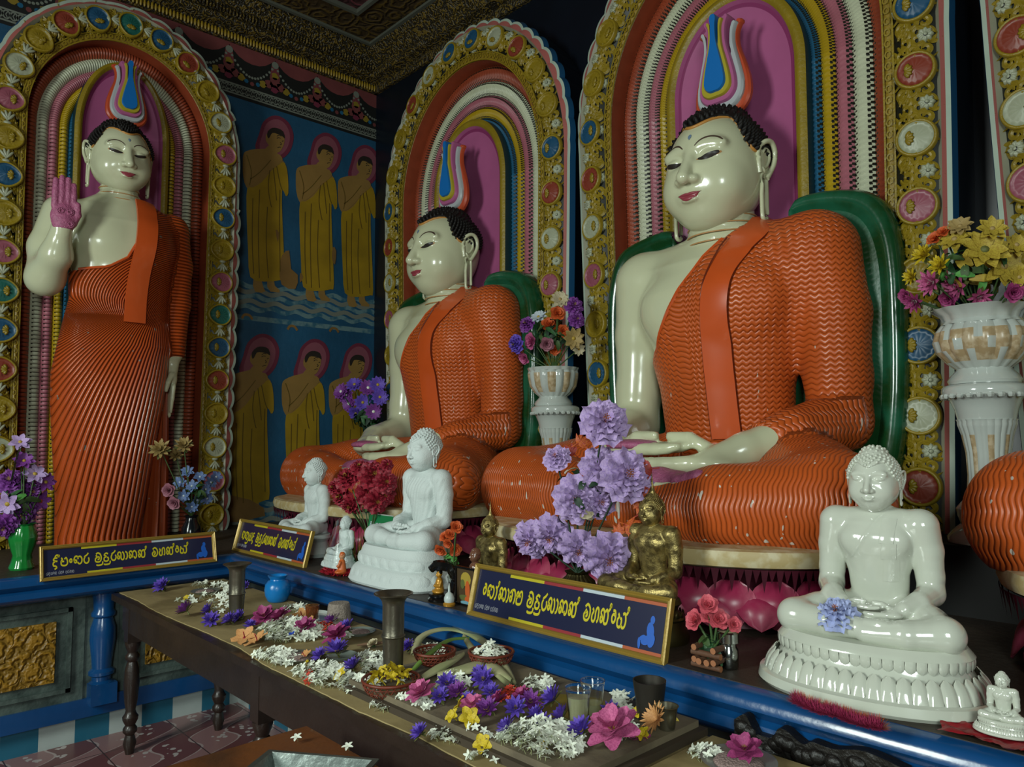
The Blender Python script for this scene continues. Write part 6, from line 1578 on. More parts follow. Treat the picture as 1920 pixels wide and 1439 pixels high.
tips = bq([(x, y, w_*1.1, p_, 'artificial_flower', t+' of the bouquet between the two seated statues') for x, y, w_, p_, t in mx], 3.10, (1030, 640), 'mixed artificial flowers between the statues', .04, .8)
foliage('leaf_stems', at(1035, 630, 3.12), .13, 60, .07, .025, [c_gre, c_dk, c_stem], 'green leaves and stems of the bouquet between the two seated statues', 'foliage', 8, 0, ((-2.985, 3.14, 1.9), tips))
# yellow and pink bouquet on the right pedestal --------------------------
yx = [(1845, 470, 80, daisy(c_must, c_grn2, 11, 8), 'largest yellow daisy at the centre'), (1880, 500, 74, daisy(c_must, c_tan, 12, 8), 'yellow daisy at the right of the centre'), (1790, 450, 56, daisy(c_must, c_tan, 13, 8), 'yellow daisy at the upper left'), (1860, 430, 50, daisy(c_must, c_tan, 14, 8), 'yellow daisy at the top right'), (1800, 425, 44, daisy(c_tan, c_tan, 15, 8), 'faded tan daisy at the very top'),
      (1735, 480, 46, lily(c_yel, c_gold, 3, 8), 'bright yellow lily at the left'), (1765, 500, 46, lily(c_yel, c_gold, 4, 8), 'yellow lily at the inner left'), (1712, 520, 36, lily(c_yel, c_gold, 5, 8), 'yellow lily at the outer left'), (1905, 460, 46, daisy(c_must, c_tan, 16, 8), 'yellow daisy cut by the right edge, upper'), (1910, 520, 40, daisy(c_must, c_tan, 17, 8), 'yellow daisy cut by the right edge, lower'),
      (1755, 450, 36, rose(c_org, 11), 'orange rose at the upper left'), (1770, 437, 30, rose(c_org, 12), 'small orange rose near the top'), (1750, 530, 54, lily(c_pnk, c_wht, 6, 9), 'pink lily above the pot rim, left'), (1800, 535, 58, lily(c_pnk, c_wht, 7, 9), 'pink lily above the pot rim, centre'), (1835, 555, 46, lily(c_pnk, c_wht, 8, 9), 'pink lily hanging over the pot rim'),
      (1718, 565, 44, lily(c_mag, c_wht, 9, 9), 'magenta lily at the lower left'), (1700, 555, 34, rose(c_mag, 13), 'magenta rose at the outer left'), (1780, 560, 40, rose(c_mag, 14), 'magenta rose on the pot rim'), (1898, 548, 44, rose(c_mag, 15), 'magenta rose cut by the right edge'), (1820, 500, 40, lily(c_yel, c_gold, 10, 8), 'yellow lily below the largest daisy')]
tips = bq([(x, y, w_*1.1, p_, 'artificial_flower', t+' of the yellow and pink pedestal bouquet') for x, y, w_, p_, t in yx], 3.05, (1820, 530), 'artificial flowers on the right pedestal', .05, .8)
foliage('leaf_stems', at(1815, 510, 3.1), .16, 80, .07, .028, [c_grl, c_must, c_gre, c_stem], 'green and yellow leaves of the yellow and pink pedestal bouquet', 'foliage', 9, 0, ((-.80, 3.14, 1.92), tips))
# purple bouquet in the green vase at the far left ------------------------
def atx(px, py, X): return hit(px, py, 0, X)
def bqx(spec, X, ctr, group, lift=.6, cat='flower'):
    c = atx(*ctr, X); out = []
    for i, (px, py, wpx, parts, nm, lab) in enumerate(spec):
        p = atx(px, py, X+.04*math.sin(i*2.3)); depth = (p-CAMP)@np.array([-.726, .683, .076]); s = wpx/F_*depth; d = (p-c); d[0] = 0; d = d/(np.linalg.norm(d)+1e-6)*lift+(CAMP-p)/np.linalg.norm(CAMP-p)
        put(parts, nm, p, d, i*1.7, s, lab, cat, group); out.append(p)
    return out
gl = mat('green_glazed_vase', hx('1c7a34'), .15, coat=.5, var=.2)
px_ = [(38, 830, 34, daisy(c_lav, c_gold, 21, 6), 'pale lilac flower topmost'), (45, 865, 34, daisy(c_purd, c_gold, 22, 6), 'purple flower below the topmost'), (20, 905, 44, carn(c_purd, 22), 'purple flower at the upper left'), (65, 890, 38, daisy(c_lav, c_gold, 23, 6), 'lilac flower at the upper right'), (85, 905, 34, daisy(c_purd, c_gold, 24, 6), 'purple flower at the right edge'), (50, 925, 48, carn(c_purd, 23), 'violet ruffled flower at the centre'),
       (15, 945, 44, daisy(c_lav, c_gold, 25, 6), 'pale flower at the left edge'), (75, 940, 36, daisy(c_purd, c_org, 26, 6), 'purple flower at the lower right'), (40, 960, 46, carn(c_purd, 24), 'deep purple flower at the lower centre'), (10, 985, 44, carn(c_purd, 25), 'deep purple flower at the bottom left'), (45, 990, 38, daisy(c_purd, c_gold, 27, 6), 'dark purple flower at the bottom')]
tips = bqx([(x, y, w_*1.15, p_, 'artificial_flower', t+' of the green vase bouquet') for x, y, w_, p_, t in px_], -4.45, (35, 930), 'purple artificial flowers in the green vase')
vb = hit(22, 1062, 2, ZL); b = MB(); lathe(b, [(.05, 0), (.055, .01), (.045, .04), (.04, .07), (.055, .12), (.062, .16), (.05, .20), (.045, .215), (.055, .225), (.045, .22), (.03, .2), (0, .19)], 40, lobes=12, lamp=.08, cap=False); tag(obj('green_vase', b, [gl], loc=(-4.42, vb[1]*1.02, L_)), 'glossy green ribbed vase at the left edge holding purple flowers', 'vase')
foliage('leaf_stems', atx(40, 935, -4.5), .12, 60, .08, .03, [c_gre, c_dk, c_grl, c_stem], 'green leaves of the purple bouquet in the green vase', 'foliage', 12, 0, ((-4.42, vb[1]*1.02, 1.08), tips))
p = atx(22, 880, -4.42); b = MB(); V, F = petal_v(.17, .055, 1.4, tip=.8, k=8); b.add(V@rotz(1.2)[:3, :3].T, F, 0); tag(obj('large_leaf', b, [c_grl], None, True, loc=(p[0], p[1], p[2]-.06)), 'single large bright green leaf standing in the purple bouquet', 'leaf')
# blue bouquet with dry palm sprays, dark vase -----------------------------
bx = [(352, 885, 'at the top'), (375, 895, 'at the upper right'), (338, 905, 'at the upper left'), (360, 912, 'at the centre'), (385, 918, 'at the right'), (395, 905, 'at the outer right'), (345, 930, 'at the lower left'), (370, 938, 'at the lower centre'), (388, 935, 'at the lower right'), (360, 950, 'at the bottom'), (405, 895, 'dark one at the far right')]
tips = bqx([(x, y, 26, daisy(c_blu, c_wht2, 30+i % 3, 6), 'artificial_flower', 'slate blue flower '+t+' of the dark vase bouquet') for i, (x, y, t) in enumerate(bx)], -4.75, (365, 920), 'slate blue artificial flowers')
t2 = bqx([(318, 920, 34, rose(c_ros, 31), 'artificial_flower', 'dusty pink rose at the left of the blue bouquet, upper'), (328, 943, 32, rose(c_ros, 32), 'artificial_flower', 'dusty pink rose at the left of the blue bouquet, lower')], -4.72, (365, 920), 'dusty roses of the blue bouquet')
t3 = bqx([(302, 845, 46, lily(c_tan, c_tan, 33, 9), 'dried_palm_spray', 'dry tan star-shaped spray standing out at the upper left of the blue bouquet'), (345, 838, 40, lily(c_tan, c_tan, 34, 9), 'dried_palm_spray', 'dry tan star-shaped spray above the blue bouquet'), (330, 855, 34, lily(c_tan, c_tan, 35, 9), 'dried_palm_spray', 'small dry tan spray in the fork above the blue bouquet')], -4.75, (350, 900), 'dried tan sprays', cat='dried flower')
vb = hit(358, 1003, 2, ZL); vb = (-4.75, atx(358, 1000, -4.75)[1])
foliage('leaf_stems', atx(368, 920, -4.78), .10, 60, .05, .02, [c_gre, c_grl, c_dk, c_stem], 'green leaves and stems of the blue bouquet', 'foliage', 14, 0, ((vb[0], vb[1], 1.04), tips+t2+t3))
b = MB(); lathe(b, [(.045, 0), (.05, .01), (.06, .05), (.055, .10), (.035, .14), (.032, .16), (.042, .175), (.034, .17), (.025, .15), (0, .14)], 28, cap=False); tag(obj('dark_vase', b, [MATS['dark_glass']], loc=(vb[0], vb[1], L_)), 'dark round glass vase beside the foot of the standing statue', 'vase')
# orange roses in a small vase -------------------------------------------
ox_ = [(855, 990, 28, 'topmost'), (835, 1008, 24, 'at the upper left'), (845, 1005, 26, 'at the centre'), (828, 1030, 28, 'lowest at the left'), (853, 1030, 28, 'lowest at the right'), (842, 1018, 24, 'in the middle')]
tips = bq([(x, y, w_*1.15, rose(c_org, 40+i), 'rose', 'orange rose '+t+' of the small bunch beside the white plaster figure') for i, (x, y, w_, t) in enumerate(ox_)], 1.90, (845, 1015), 'orange roses', .015, .7)
b0 = at(848, 1100, 1.90); foliage('leaf_stems', at(845, 1050, 1.9), .035, 12, .035, .022, [c_grl, c_stem], 'bright leaves and stem of the orange rose bunch', 'foliage', 15, 0, ((b0[0], 1.9, .93), tips))
clear = mat('clear_plastic', (.9, .95, .93), .08, trans=.95)
b = MB(); lathe(b, [(.02, 0), (.022, .005), (.017, .04), (.016, .07), (.022, .085), (.019, .085), (.013, .06), (0, .01)], 20, cap=False); tag(obj('glass_vase', b, [clear], loc=(b0[0], 1.90, L_)), 'small clear glass vase holding the orange roses', 'vase')
# coral pink roses in the twig holder --------------------------------------
tips = bq([(x, y, w_*1.15, rose(c_sal, 50+i), 'rose', 'coral pink rose '+t+' above the brown twig holder') for i, (x, y, w_, t) in enumerate([(1328, 1138, 44, 'topmost'), (1306, 1165, 46, 'at the left'), (1346, 1163, 46, 'at the right'), (1375, 1172, 34, 'at the far right'), (1330, 1160, 34, 'in the middle')])], 1.86, (1335, 1175), 'coral pink roses', .01, .7)
b0 = at(1338, 1255, 1.86); b0z = .93
foliage('leaf_stems', at(1335, 1215, 1.87), .045, 26, .045, .022, [c_dk, c_gre, c_stem], 'dark leaves and stems under the coral pink roses', 'foliage', 16, 0, ((b0[0], 1.86, .92), tips))
tw = mat('brown_bark', hx('5c3c28'), .7, bump=.4, bscale=60); twe = mat('cut_wood_end', hx('9c6440'), .6)
hd = thing('twig_holder', 'small brown holder of stacked cut twigs under the coral pink roses', 'flower holder', (b0[0], 1.855, L_))
for k in range(4):
    for j, (o_, ax) in enumerate(((-.03, 0), (.03, 0), (-.03, 1), (.03, 1))):
        zz_ = .008+k*.016
        if (k % 2) != ax: continue
        b = MB()
        P_ = [(-.045, o_, zz_), (.045, o_, zz_)] if ax == 0 else [(o_, -.045, zz_), (o_, .045, zz_)]
        tube(b, P_, .0085, 10, 0); b.M[-1] = 1; b.M[-2] = 1; obj('twig', b, [tw, twe], hd, 'auto')
for o_ in (-.012, .012):
    b = MB(); tube(b, [(o_, -.05, .022), (o_, .045, .022)], .009, 10, 0); b.M[-1] = 1; b.M[-2] = 1; obj('twig', b, [tw, twe], hd, 'auto')
# steel jar right of it
chrome = mat('polished_steel', hx('a8aca8'), .15, metal=1.)
p = at(1400, 1240, 1.90); b = MB(); lathe(b, [(.024, 0), (.027, .004), (.027, .05), (.022, .058), (.022, .066), (.030, .070), (.030, .095), (.026, .099), (0, .10)], 28, cap=False); tag(obj('steel_jar', b, [chrome], loc=(-1.13, 1.88, L_)), 'shiny steel jar with lid between the coral roses and the glazed figure', 'jar')
# blue flower lying in the hands of the glazed figure ----------------------
gp = at(1575, 1170, 1.915); put([('petals', M2(ruffled(.5, 0, 1, 9), 'petals', fm('pale_blue_petal', 'a4aed8'), c_lavc))], 'carnation', (gp[0], 1.90, gp[2]+.02), (.15, -.7, .9), 0, .105, 'pale blue carnation lying in the hands of the glazed figure', 'flower')
# feathery garland lying before the glazed figure ---------------------------
fe = MB(); pa = smooth_pts([hit(x, y, 2, ZL+.012) for x, y in ((1492, 1318), (1530, 1335), (1570, 1345), (1610, 1360), (1650, 1368))], 10)
for i in range(3200):
    k = RS.randint(len(pa)); d = RS.randn(3); d /= np.linalg.norm(d); d[2] = abs(d[2])*.8; p = pa[k]+[0, 0, 0]; q = p+d*np.array([.026, .020, .045]); q[2] = max(q[2], L_+.001)
    s = np.cross(d, [0, 0, 1])*.0028; fe.add([p-s, p+s, q], [(0, 1, 2)], 0 if (d[1] < .15 or k % 9 < 3) else 1)
tag(obj('feather_garland', fe, [fm('magenta_feather', 'a8345c'), fm('orange_feather', 'c06a24')], smooth=False), 'fluffy magenta and orange feather garland lying before the glazed figure', 'garland')
# green folded card ----------------------------------------------------------
gc = thing('folded_card', 'green tent-folded card with white writing behind the white plaster figure', 'card')
a_, c_ = at(683, 1040, 2.0), at(733, 1000, 2.0); tl_, tr_ = at(684, 963, 2.0), at(728, 969, 2.0)
w_ = tr_[0]-tl_[0]; hgt = tl_[2]-L_; gm = mat('green_card_print', hx('157040'), .4); wc = mat('white_card', hx('b8beb8'), .5)
b = MB(); t_ = .0015
for s in (-1, 1):
    y0, y1 = s*.05, 0
    V = [(0, y0, 0), (w_, y0, 0), (w_, y1, hgt), (0, y1, hgt)]; V += [(x, y-s*t_, z) for x, y, z in V]
    b.add(V, [(0, 1, 2, 3), (7, 6, 5, 4), (0, 4, 5, 1), (1, 5, 6, 2), (2, 6, 7, 3), (3, 7, 4, 0)] if s < 0 else [(3, 2, 1, 0), (4, 5, 6, 7), (0, 4, 5, 1), (1, 5, 6, 2), (2, 6, 7, 3), (3, 7, 4, 0)], 0)
b.M = [0]+[1]*11; obj('card', b, [gm, wc], gc, False); gc.location = (tl_[0], 2.03, L_)
tilt_ = math.atan2(.05, hgt)
for i, sq in enumerate((['ba', 'da', 'i', ' ', 'pa', 'ha', 'sa', ' ', 'ma', 'i', 'ga'], ['sa', 'e', 'da', 'u', 'ra', 'u', ' ', 'sa', 'e', 'ma', 'hal'], ['ba', 'pa', 'i', 'ka', 'aa', 'e', 'ra', ' ', 'sa', 'da'], ['ra', 'da', 'ra', 'u', ' ', 'ka', 'ha'])):
    L = letter_mesh(sq, .020, .22, w_*(.84 if i != 3 else .55)); L.xf(tr(w_*.08, -.05, 0)@rotx(PI/2-tilt_)@tr(0, (hgt*1.0)*(.86-.155*i)-.02, .0006)); obj('writing', L, [s_w], gc, False)
# ------------------------------------------------- wrapped figure, orange kneeler, small ones
o3 = dup(Pp, None, None, 'small white figure in clear plastic wrap on the red cushion', .085); p = hit(628, 1075, 2, ZL); o3.location = (p[0]+.0, 1.92, L_+.03+.66*.085)
b = MB(); th = np.arange(24)*2*PI/24; r_ = np.random.RandomState(5); V = []
for z, rr in ((0, .105), (.05, .095), (.11, .065), (.17, .042), (.21, .028), (.228, .004)): V.append(np.stack([rr*(1+.12*np.sin(5*th+z*40)+.05*r_.randn(24))*np.cos(th), rr*.7*np.sin(th)*(1+.08*r_.randn(24)), np.full(24, z)], 1))
b.add(np.concatenate(V), grid_faces(6, 24, False, True), 0)
wrapm = mat('crinkled_clear_wrap', (.95, 1, 1), .1, trans=1., alpha=.25); tag(obj('plastic_wrap', b, [wrapm], None, True, loc=(o3.location[0], 1.89, L_+.03)), 'crinkled clear plastic wrap around the small white figure', 'wrap')
def fluffy(name, c, a, b_, h_, cols, label, n=900, cat='cushion', seed=1):
    r = np.random.RandomState(seed); mb = MB(); blob(mb, (0, 0, h_*.4), (a*.85, b_*.85, h_*.4), 6, 16, 0)
    for i in range(n):
        th_ = r.rand()*2*PI; ph = r.rand(); d = np.array([math.cos(th_)*math.sqrt(1-ph*ph), math.sin(th_)*math.sqrt(1-ph*ph), ph]); p = d*[a*.85, b_*.85, h_*.8]+[0, 0, h_*.1]; q = p+(d+r.randn(3)*.5)*.012; q[2] = max(q[2], .001); s = np.cross(d, r.randn(3))*.0025
        mb.add([p-s, p+s, q], [(0, 1, 2)], r.randint(len(cols)))
    return tag(obj(name, mb, cols, smooth=False, loc=c), label, cat)
fluffy('red_cushion', (o3.location[0]+.02, 1.885, L_), .13, .09, .03, [red_c, fm('crimson_yarn', 'b01830')], 'fluffy crimson cushion mat under the plastic-wrapped white figure', 900)
def small_fig(loc, s, rz, m_robe, m_skin, m_hair, label, kneel=True, group=None, m_robe_low=None):
    root = thing('small_monk_figurine', label, 'figurine', loc, rz, group, s)
    f = lambda P: sm_min(sm_min(cone(P, (0, 0, .12), (0, 0, .55), .22, .16), ell(P, (0, -.08, .08), (.36, .26, .12)), .08), np.minimum(chain(P, [(-.2, 0, .55), (-.26, -.08, .36), (-.05, -.22, .34)], [.07, .06, .05], .02), chain(P, [(.2, 0, .55), (.26, -.08, .36), (.05, -.22, .34)], [.07, .06, .05], .02)), .05)
    b = MB(); sdf_mb(b, f, (-.5, -.5, -.06), (.5, .4, .8), .03); obj('robe', b, [m_robe], root, True)
    b = MB(); b.join(head_parts(.03), tr(0, 0, .86)@scl(.62)); tube(b, [(0, 0, .6), (0, 0, .75)], .08, 10); blob(b, (0, -.24, .34), (.09, .05, .06)); obj('head', b, [m_skin], root, True)
    b = MB(); sdf_mb(b, lambda P: hair_sdf(P, .02), (-.27, -.3, -.27), (.27, .32, .34), .03); b.xf(tr(0, 0, .86)@scl(.62)); obj('hair', b, [m_hair], root, True)
    return root
or_g = mat('orange_figure_paint', hx('c4622c'), .35); bk_g = mat('black_gloss_resin', hx('0e0d0c'), .2, coat=.3); gd_g = mat('gold_figure_paint', hx('b8842c'), .35, metal=.3); am_g = mat('amber_resin', hx('6e4a38'), .2, coat=.4)
small_fig((o3.location[0]+.095, 1.845, L_+.012), .095, -1.0, or_g, mat('peach_figure_skin', hx('c08a64'), .4), or_g, 'tiny orange kneeling figure at the right of the crimson cushion')
# gold tinsel
b = MB(); r_ = np.random.RandomState(8); p = at(672, 1060, 1.98)
for i in range(70):
    a = r_.rand()*6.28; h_ = .08+.12*r_.rand(); x_, y_ = p[0]+.02*math.cos(a), 1.97+.02*math.sin(a); e = .035
    tube(b, smooth_pts([(x_, y_, L_), (x_+e*.4*math.cos(a), y_+e*.4*math.sin(a), L_+h_*.6), (x_+e*math.cos(a), y_+e*math.sin(a), L_+h_)], 3), .0012, 3, i % 2)
tag(obj('tinsel_tuft', b, [mat('gold_tinsel', hx('b89a30'), .2, metal=1.), mat('green_tinsel', hx('3c6a2c'), .25, metal=.8)]), 'tuft of gold and green tinsel left of the white plaster figure', 'tinsel')
# hooded black and gold figure
p = hit(808, 1130, 2, ZL); hdx = p[0]; hd2 = small_fig((hdx, 1.84, L_+.03), .085, -.3, gd_g, gd_g, bk_g, 'tiny gold figure under a black cobra hood, right of the white plaster figure')
b = MB(); lathe(b, [(.048, 0), (.05, .008), (.042, .015), (.046, .022), (.045, .0295)], 24); tube(b, smooth_pts([(.02, .035, .02), (.035, .04, .08), (.02, .03, .125), (-.01, -.01, .135), (-.03, -.025, .12)], 5), [.012]*4+[.014]*4+[.02]*5+[.022]*4+[.016]*4, 8, flat=1.); 
tag(obj('cobra_hood_stand', b, [bk_g], loc=(hdx, 1.845, L_)), 'black round stand with arching cobra hood over the tiny gold figure', 'figurine stand')
# miniature white stupa on a gold foot and framed picture
p = hit(836, 1138, 2, ZL); b = MB(); lathe(b, [(.022, 0), (.024, .008), (.018, .014)], 16, 1); lathe(b, [(.018, .014), (.02, .02), (.02, .03), (.014, .045), (.005, .052), (.004, .07), (.001, .085)], 16, 0); tag(obj('miniature_stupa', b, [whitew, gd_g], loc=(p[0], 1.81, L_)), 'miniature white stupa with gold foot left of the small framed picture', 'ornament')
p0_, p1_ = at(846, 1140, 1.83), at(884, 1148, 1.83); p2_ = at(848, 1068, 1.83)
fr = thing('picture_frame', 'small black-framed picture of orange figures leaning behind the right name board', 'picture', ((p0_[0]+p1_[0])/2, 1.855, L_)); W_, H_ = p1_[0]-p0_[0], p2_[2]-p0_[2]
b = MB(); 
for (x0, x1, z0, z1) in ((-W_/2, W_/2, 0, .008), (-W_/2, W_/2, H_-.008, H_), (-W_/2, -W_/2+.008, .008, H_-.008), (W_/2-.008, W_/2, .008, H_-.008)): box(b, (x0, -.008, z0), (x1, .004, z1))
obj('frame', b, [bk_g], fr, False); b = MB(); box(b, (-W_/2+.006, -.002, .006), (W_/2-.006, .003, H_-.006)); 
for i, (x, z, rx, rz_, m) in enumerate(((0, .1, .03, .03, 1), (.01, .06, .014, .04, 2), (.012, .105, .008, .01, 1), (-.01, .03, .03, .012, 3), (-.018, .08, .012, .02, 3), (.015, .025, .02, .016, 2), (0, .012, .03, .008, 4))):
    th = np.arange(12)*2*PI/12; b.add([(x+rx*math.cos(t), -.0025-.0003*i, z+.0+rz_*math.sin(t)*.9) for t in th], [list(range(12))], m)
obj('picture', b, [mat('picture_brown', hx('4c3c28'), .3), mat('picture_yellow', hx('a8903c'), .3), mat('picture_orange', hx('c05a28'), .3), mat('picture_green', hx('5c6438'), .3), mat('picture_pale_blue', hx('6c98a8'), .3)], fr, False)
# amber wrapped figure and dark one
p = at(884, 1080, 1.93); small_fig((p[0], 1.95, L_+.04), .155, -.3, am_g, am_g, am_g, 'brown amber-coloured small figure behind the framed picture')
b = MB(); lathe(b, [(.045, 0), (.045, .02), (.04, .0395)], 20); tag(obj('figurine_base', b, [am_g], loc=(p[0], 1.95, L_)), 'brown round base under the amber-coloured figure', 'pedestal')
# ================================================================== offerings on the long table
RT = np.random.RandomState(21)
def tz(px, py, lift=0.):
    p = hit(px, py, 2, BZ_+lift)
    if BX0+.01 < p[0] < BX1-.02 and TY0+.085 < p[1] < TY1-.02: return p
    p = hit(px, py, 2, TZ+.0045+lift)
    if p[0] > -1.06: p = hit(px, py, 2, TZ+.0125+lift)
    return p
def jas(s, n=5):
    b = MB(); r = np.random.RandomState(s)
    for i in range(n):
        V, F = petal_v(.46, .24, .25+.2*r.rand(), cup=.3, tip=.8, k=3, curl=-.25); b.add(V@rotz(i*2*PI/n+.2*r.rand())[:3, :3].T, F, 0)
    tube(b, [(0, 0, .03), (.03*r.randn(), .03*r.randn(), -.22), (.07*r.randn(), .07*r.randn(), -.5)], [.035, .025, .02], 4, 1); return b
jm = [M2(jas(s, 5 if s < 4 else 4), 'white_blossom', c_wht, c_tube) for s in range(6)]
jmb = [jas(s, 5) for s in range(4)]
# piles: px, py, half width, half height in pixels, layers of height (m), individuals, extra mass, place, size px
piles = [
 (545, 1188, 62, 20, .035, 34, 130, 'in the heap behind the peach hibiscus pair', 19), (515, 1238, 44, 16, .015, 16, 40, 'just right of the peach hibiscus pair', 20), (600, 1272, 60, 22, .022, 26, 70, 'in the heap left of the basket of yellow flowers', 21),
 (668, 1290, 40, 14, .012, 12, 24, 'at the front paper edge below the basket of yellow flowers', 21), (695, 1248, 26, 20, .015, 10, 26, 'in front of the nearer metal vase', 20), (408, 1126, 34, 26, .006, 18, 20, 'scattered left of the farther metal vase', 15), (348, 1130, 18, 8, .004, 8, 4, 'scattered between the violet and pink water lilies at the far end', 14),
 (395, 1102, 34, 7, .006, 10, 12, 'beside the far silver plate of rice', 14), (556, 1146, 30, 8, .008, 10, 16, 'in front of the amber glass', 15), (752, 1325, 60, 14, .008, 24, 26, 'lined along the front of the board below the basket', 19), (850, 1290, 32, 22, .02, 14, 34, 'behind the violet lilies at the left of the board', 20),
 (862, 1382, 60, 14, .008, 20, 26, 'around the yellow blooms at the front of the board', 21), (1012, 1398, 84, 34, .045, 44, 170, 'in the big heap at the front of the board', 23), (1006, 1288, 30, 14, .01, 12, 14, 'at the far side of the board left of the clear cups', 19),
 (803, 1223, 38, 8, .008, 10, 18, 'behind the empty basket', 17), (630, 1195, 30, 14, .02, 8, 14, 'around the magenta lilies near the sand moulds', 17), (1158, 1372, 34, 18, .012, 10, 12, 'around the large pink lotus', 22), (1322, 1420, 30, 14, .008, 12, 10, 'on the paper mat at the lower right', 23),
 (312, 1110, 8, 4, .003, 2, 0, 'at the far left corner of the table', 14), (930, 1425, 60, 10, .008, 8, 10, 'at the front edge under the big heap', 22)]
tot = 0; mass = MB()
for (px, py, ax, ay, hh, n, ex, lab, sp_) in piles:
    ex = int(ex*1.5)
    for i in range(n+ex):
        a = RT.rand()*2*PI; r_ = math.sqrt(RT.rand()); dx, dy = ax*r_*math.cos(a), ay*r_*math.sin(a)
        p = tz(px+dx, py+dy); 
        if p[1] > TY1-.03: continue
        if p[1] < TY0+.03: p[1] = TY0+.03+RT.rand()*.02
        dep = (p-CAMP)@np.array([-.726, .683, .076]); s = sp_/F_*dep*1.0
        h_ = hh*max(0, 1-r_**2); top = i < n
        z = p[2]+s*.28+(h_*(1 if top else RT.rand()*.85)); d = np.array([math.cos(a)*.6, math.sin(a)*.4-.3, .9])+RT.randn(3)*.35
        if top:
            o = bpy.data.objects.new('white_blossom', jm[i % 6]); COL.objects.link(o); o.matrix_world = Matrix.Translation((p[0], p[1], z)) @ orient(d, RT.rand()*6).to_4x4() @ Matrix.Scale(s, 4)
            sd_ = (', on top' if r_ < .35 else ', left side' if math.cos(a) < -.6 else ', right side' if math.cos(a) > .6 else ', near side' if math.sin(a) > 0 else ', far side') if n >= 14 else ''
            tag(o, 'small white blossom lying '+lab+sd_, 'flower', 'white blossoms '+lab); tot += 1
        else:
            M = np.eye(4); M[:3, :3] = np.array(orient(d, RT.rand()*6))*s; M[:3, 3] = (p[0], p[1], z); mass.join(jmb[i % 4], M)
tag(obj('blossom_heaps', mass, [c_wht, c_tube], None, True), 'deeper mass of small white blossoms in the heaps on the table', 'flowers', kind='stuff')
# larger blooms
def tf(px, py, wpx, parts, name, label, group, lift=0., up=(0, -.35, 1), spin=0):
    p = tz(px, py); dep = (p-CAMP)@np.array([-.726, .683, .076]); s = wpx/F_*dep
    return put(parts, name, (p[0], p[1], p[2]+lift+s*.16), up, spin, s, label, 'flower', group)
LV = [lily(c_pur, c_gold, s) for s in (1, 2, 3)]; LP = [lily(c_purd, c_gold, s) for s in (4, 5)]; LM = [lily(c_mag, c_gold, 6)]
vi = [(305, 1108, 34, 'alone at the far left corner of the table', 0), (397, 1172, 36, 'below the farther metal vase, its orange centre showing', 1), (432, 1172, 34, 'just right of the one with an orange centre', 0), (450, 1165, 32, 'at the foot of the farther metal vase, pale', 2), (462, 1104, 20, 'half hidden right behind the farther metal vase', 0), (392, 1152, 30, 'standing left below the farther metal vase', 1),
      (470, 1180, 26, 'pale one touching the magenta flowers', 2), (652, 1200, 40, 'right of the magenta lotus near the sand mould', 0), (632, 1246, 50, 'largest left of the nearer metal vase', 1), (602, 1245, 36, 'left neighbour of the largest one by the nearer vase', 0), (662, 1268, 42, 'in front of the largest one by the nearer vase', 2), (767, 1228, 34, 'right behind the nearer metal vase', 0),
      (838, 1300, 44, 'at the left of the board, most upright', 0), (826, 1322, 38, 'beside the pink lotus bud on the board', 2), (908, 1300, 48, 'at the far middle of the board', 1), (900, 1278, 34, 'topmost at the far middle of the board', 0), (922, 1316, 38, 'left of the scarlet cluster on the board', 0), (968, 1346, 46, 'in the middle row of the board', 1), (1008, 1362, 44, 'middle row, right before the white heap', 0), (1040, 1340, 52, 'left of the clear cups', 1),
      (1056, 1362, 46, 'in front of the clear cups', 2), (952, 1385, 44, 'left in front of the white heap', 0), (1020, 1372, 40, 'behind the white heap', 2), (1092, 1392, 56, 'between the white heap and the large pink lotus', 0), (1146, 1352, 40, 'right of the clear cups among white petals', 2), (880, 1330, 36, 'right of the upper yellow bloom', 0), (790, 1392, 40, 'fallen alone on the front edge of the table', 1)]
for i, (x, y, w_, t, k) in enumerate(vi):
    tf(x, y, w_*1.15, LV[k], 'water_lily', 'violet water lily '+t, 'violet water lilies on the table', (.01 if x > 600 else 0)+(.012 if (x, y) in ((652, 1200), (632, 1246), (908, 1300), (1040, 1340)) else 0), (RT.randn()*.5, -.6+RT.randn()*.3, 1), i)
for i, (x, y, w_, t) in enumerate([(350, 1158, 36, 'pointing left at the far front of the table'), (860, 1318, 44, 'right of the violet lilies at the left of the board'), (995, 1335, 44, 'in the centre of the board'), (915, 1352, 48, 'between the yellow blooms and the centre of the board'), (625, 1178, 34, 'beside the scarlet cluster near the sand mould')]):
    tf(x, y, w_*1.2, LP[i % 2], 'water_lily', 'reddish purple water lily '+t, 'reddish purple water lilies on the table', .01, (RT.randn()*.5, -.6, 1), i)
LO = [lotus(c_mag, 1), lotus(c_pnk, 2), lotus(c_mag, 3)]
for i, (x, y, w_, t, k) in enumerate([(495, 1172, 46, 'left of the pair behind the peach hibiscus', 0), (525, 1174, 46, 'right of the pair behind the peach hibiscus', 2), (572, 1192, 44, 'left of the scarlet cluster', 0), (632, 1210, 54, 'in front of the sand mould', 0), (790, 1322, 60, 'at the left end of the board beside the basket', 1), (886, 1342, 48, 'right of the upper yellow bloom', 1), (935, 1334, 46, 'behind the centre of the board', 0), (1152, 1400, 104, 'largest bloom, at the front right corner of the board', 1), (1196, 1412, 50, 'partly under the largest one, right', 0), (980, 1322, 40, 'below the scarlet cluster on the board', 2), (1398, 1432, 70, 'on the plate at the lower right corner of the table', 0)]):
    tf(x, y, w_*1.1, LO[k], 'lotus_flower', 'pink lotus flower, '+t, 'pink lotus flowers on the table', .012, (RT.randn()*.3, -.5, 1), i)
YB = [bell(c_yel, 1), bell(c_yel, 2)]
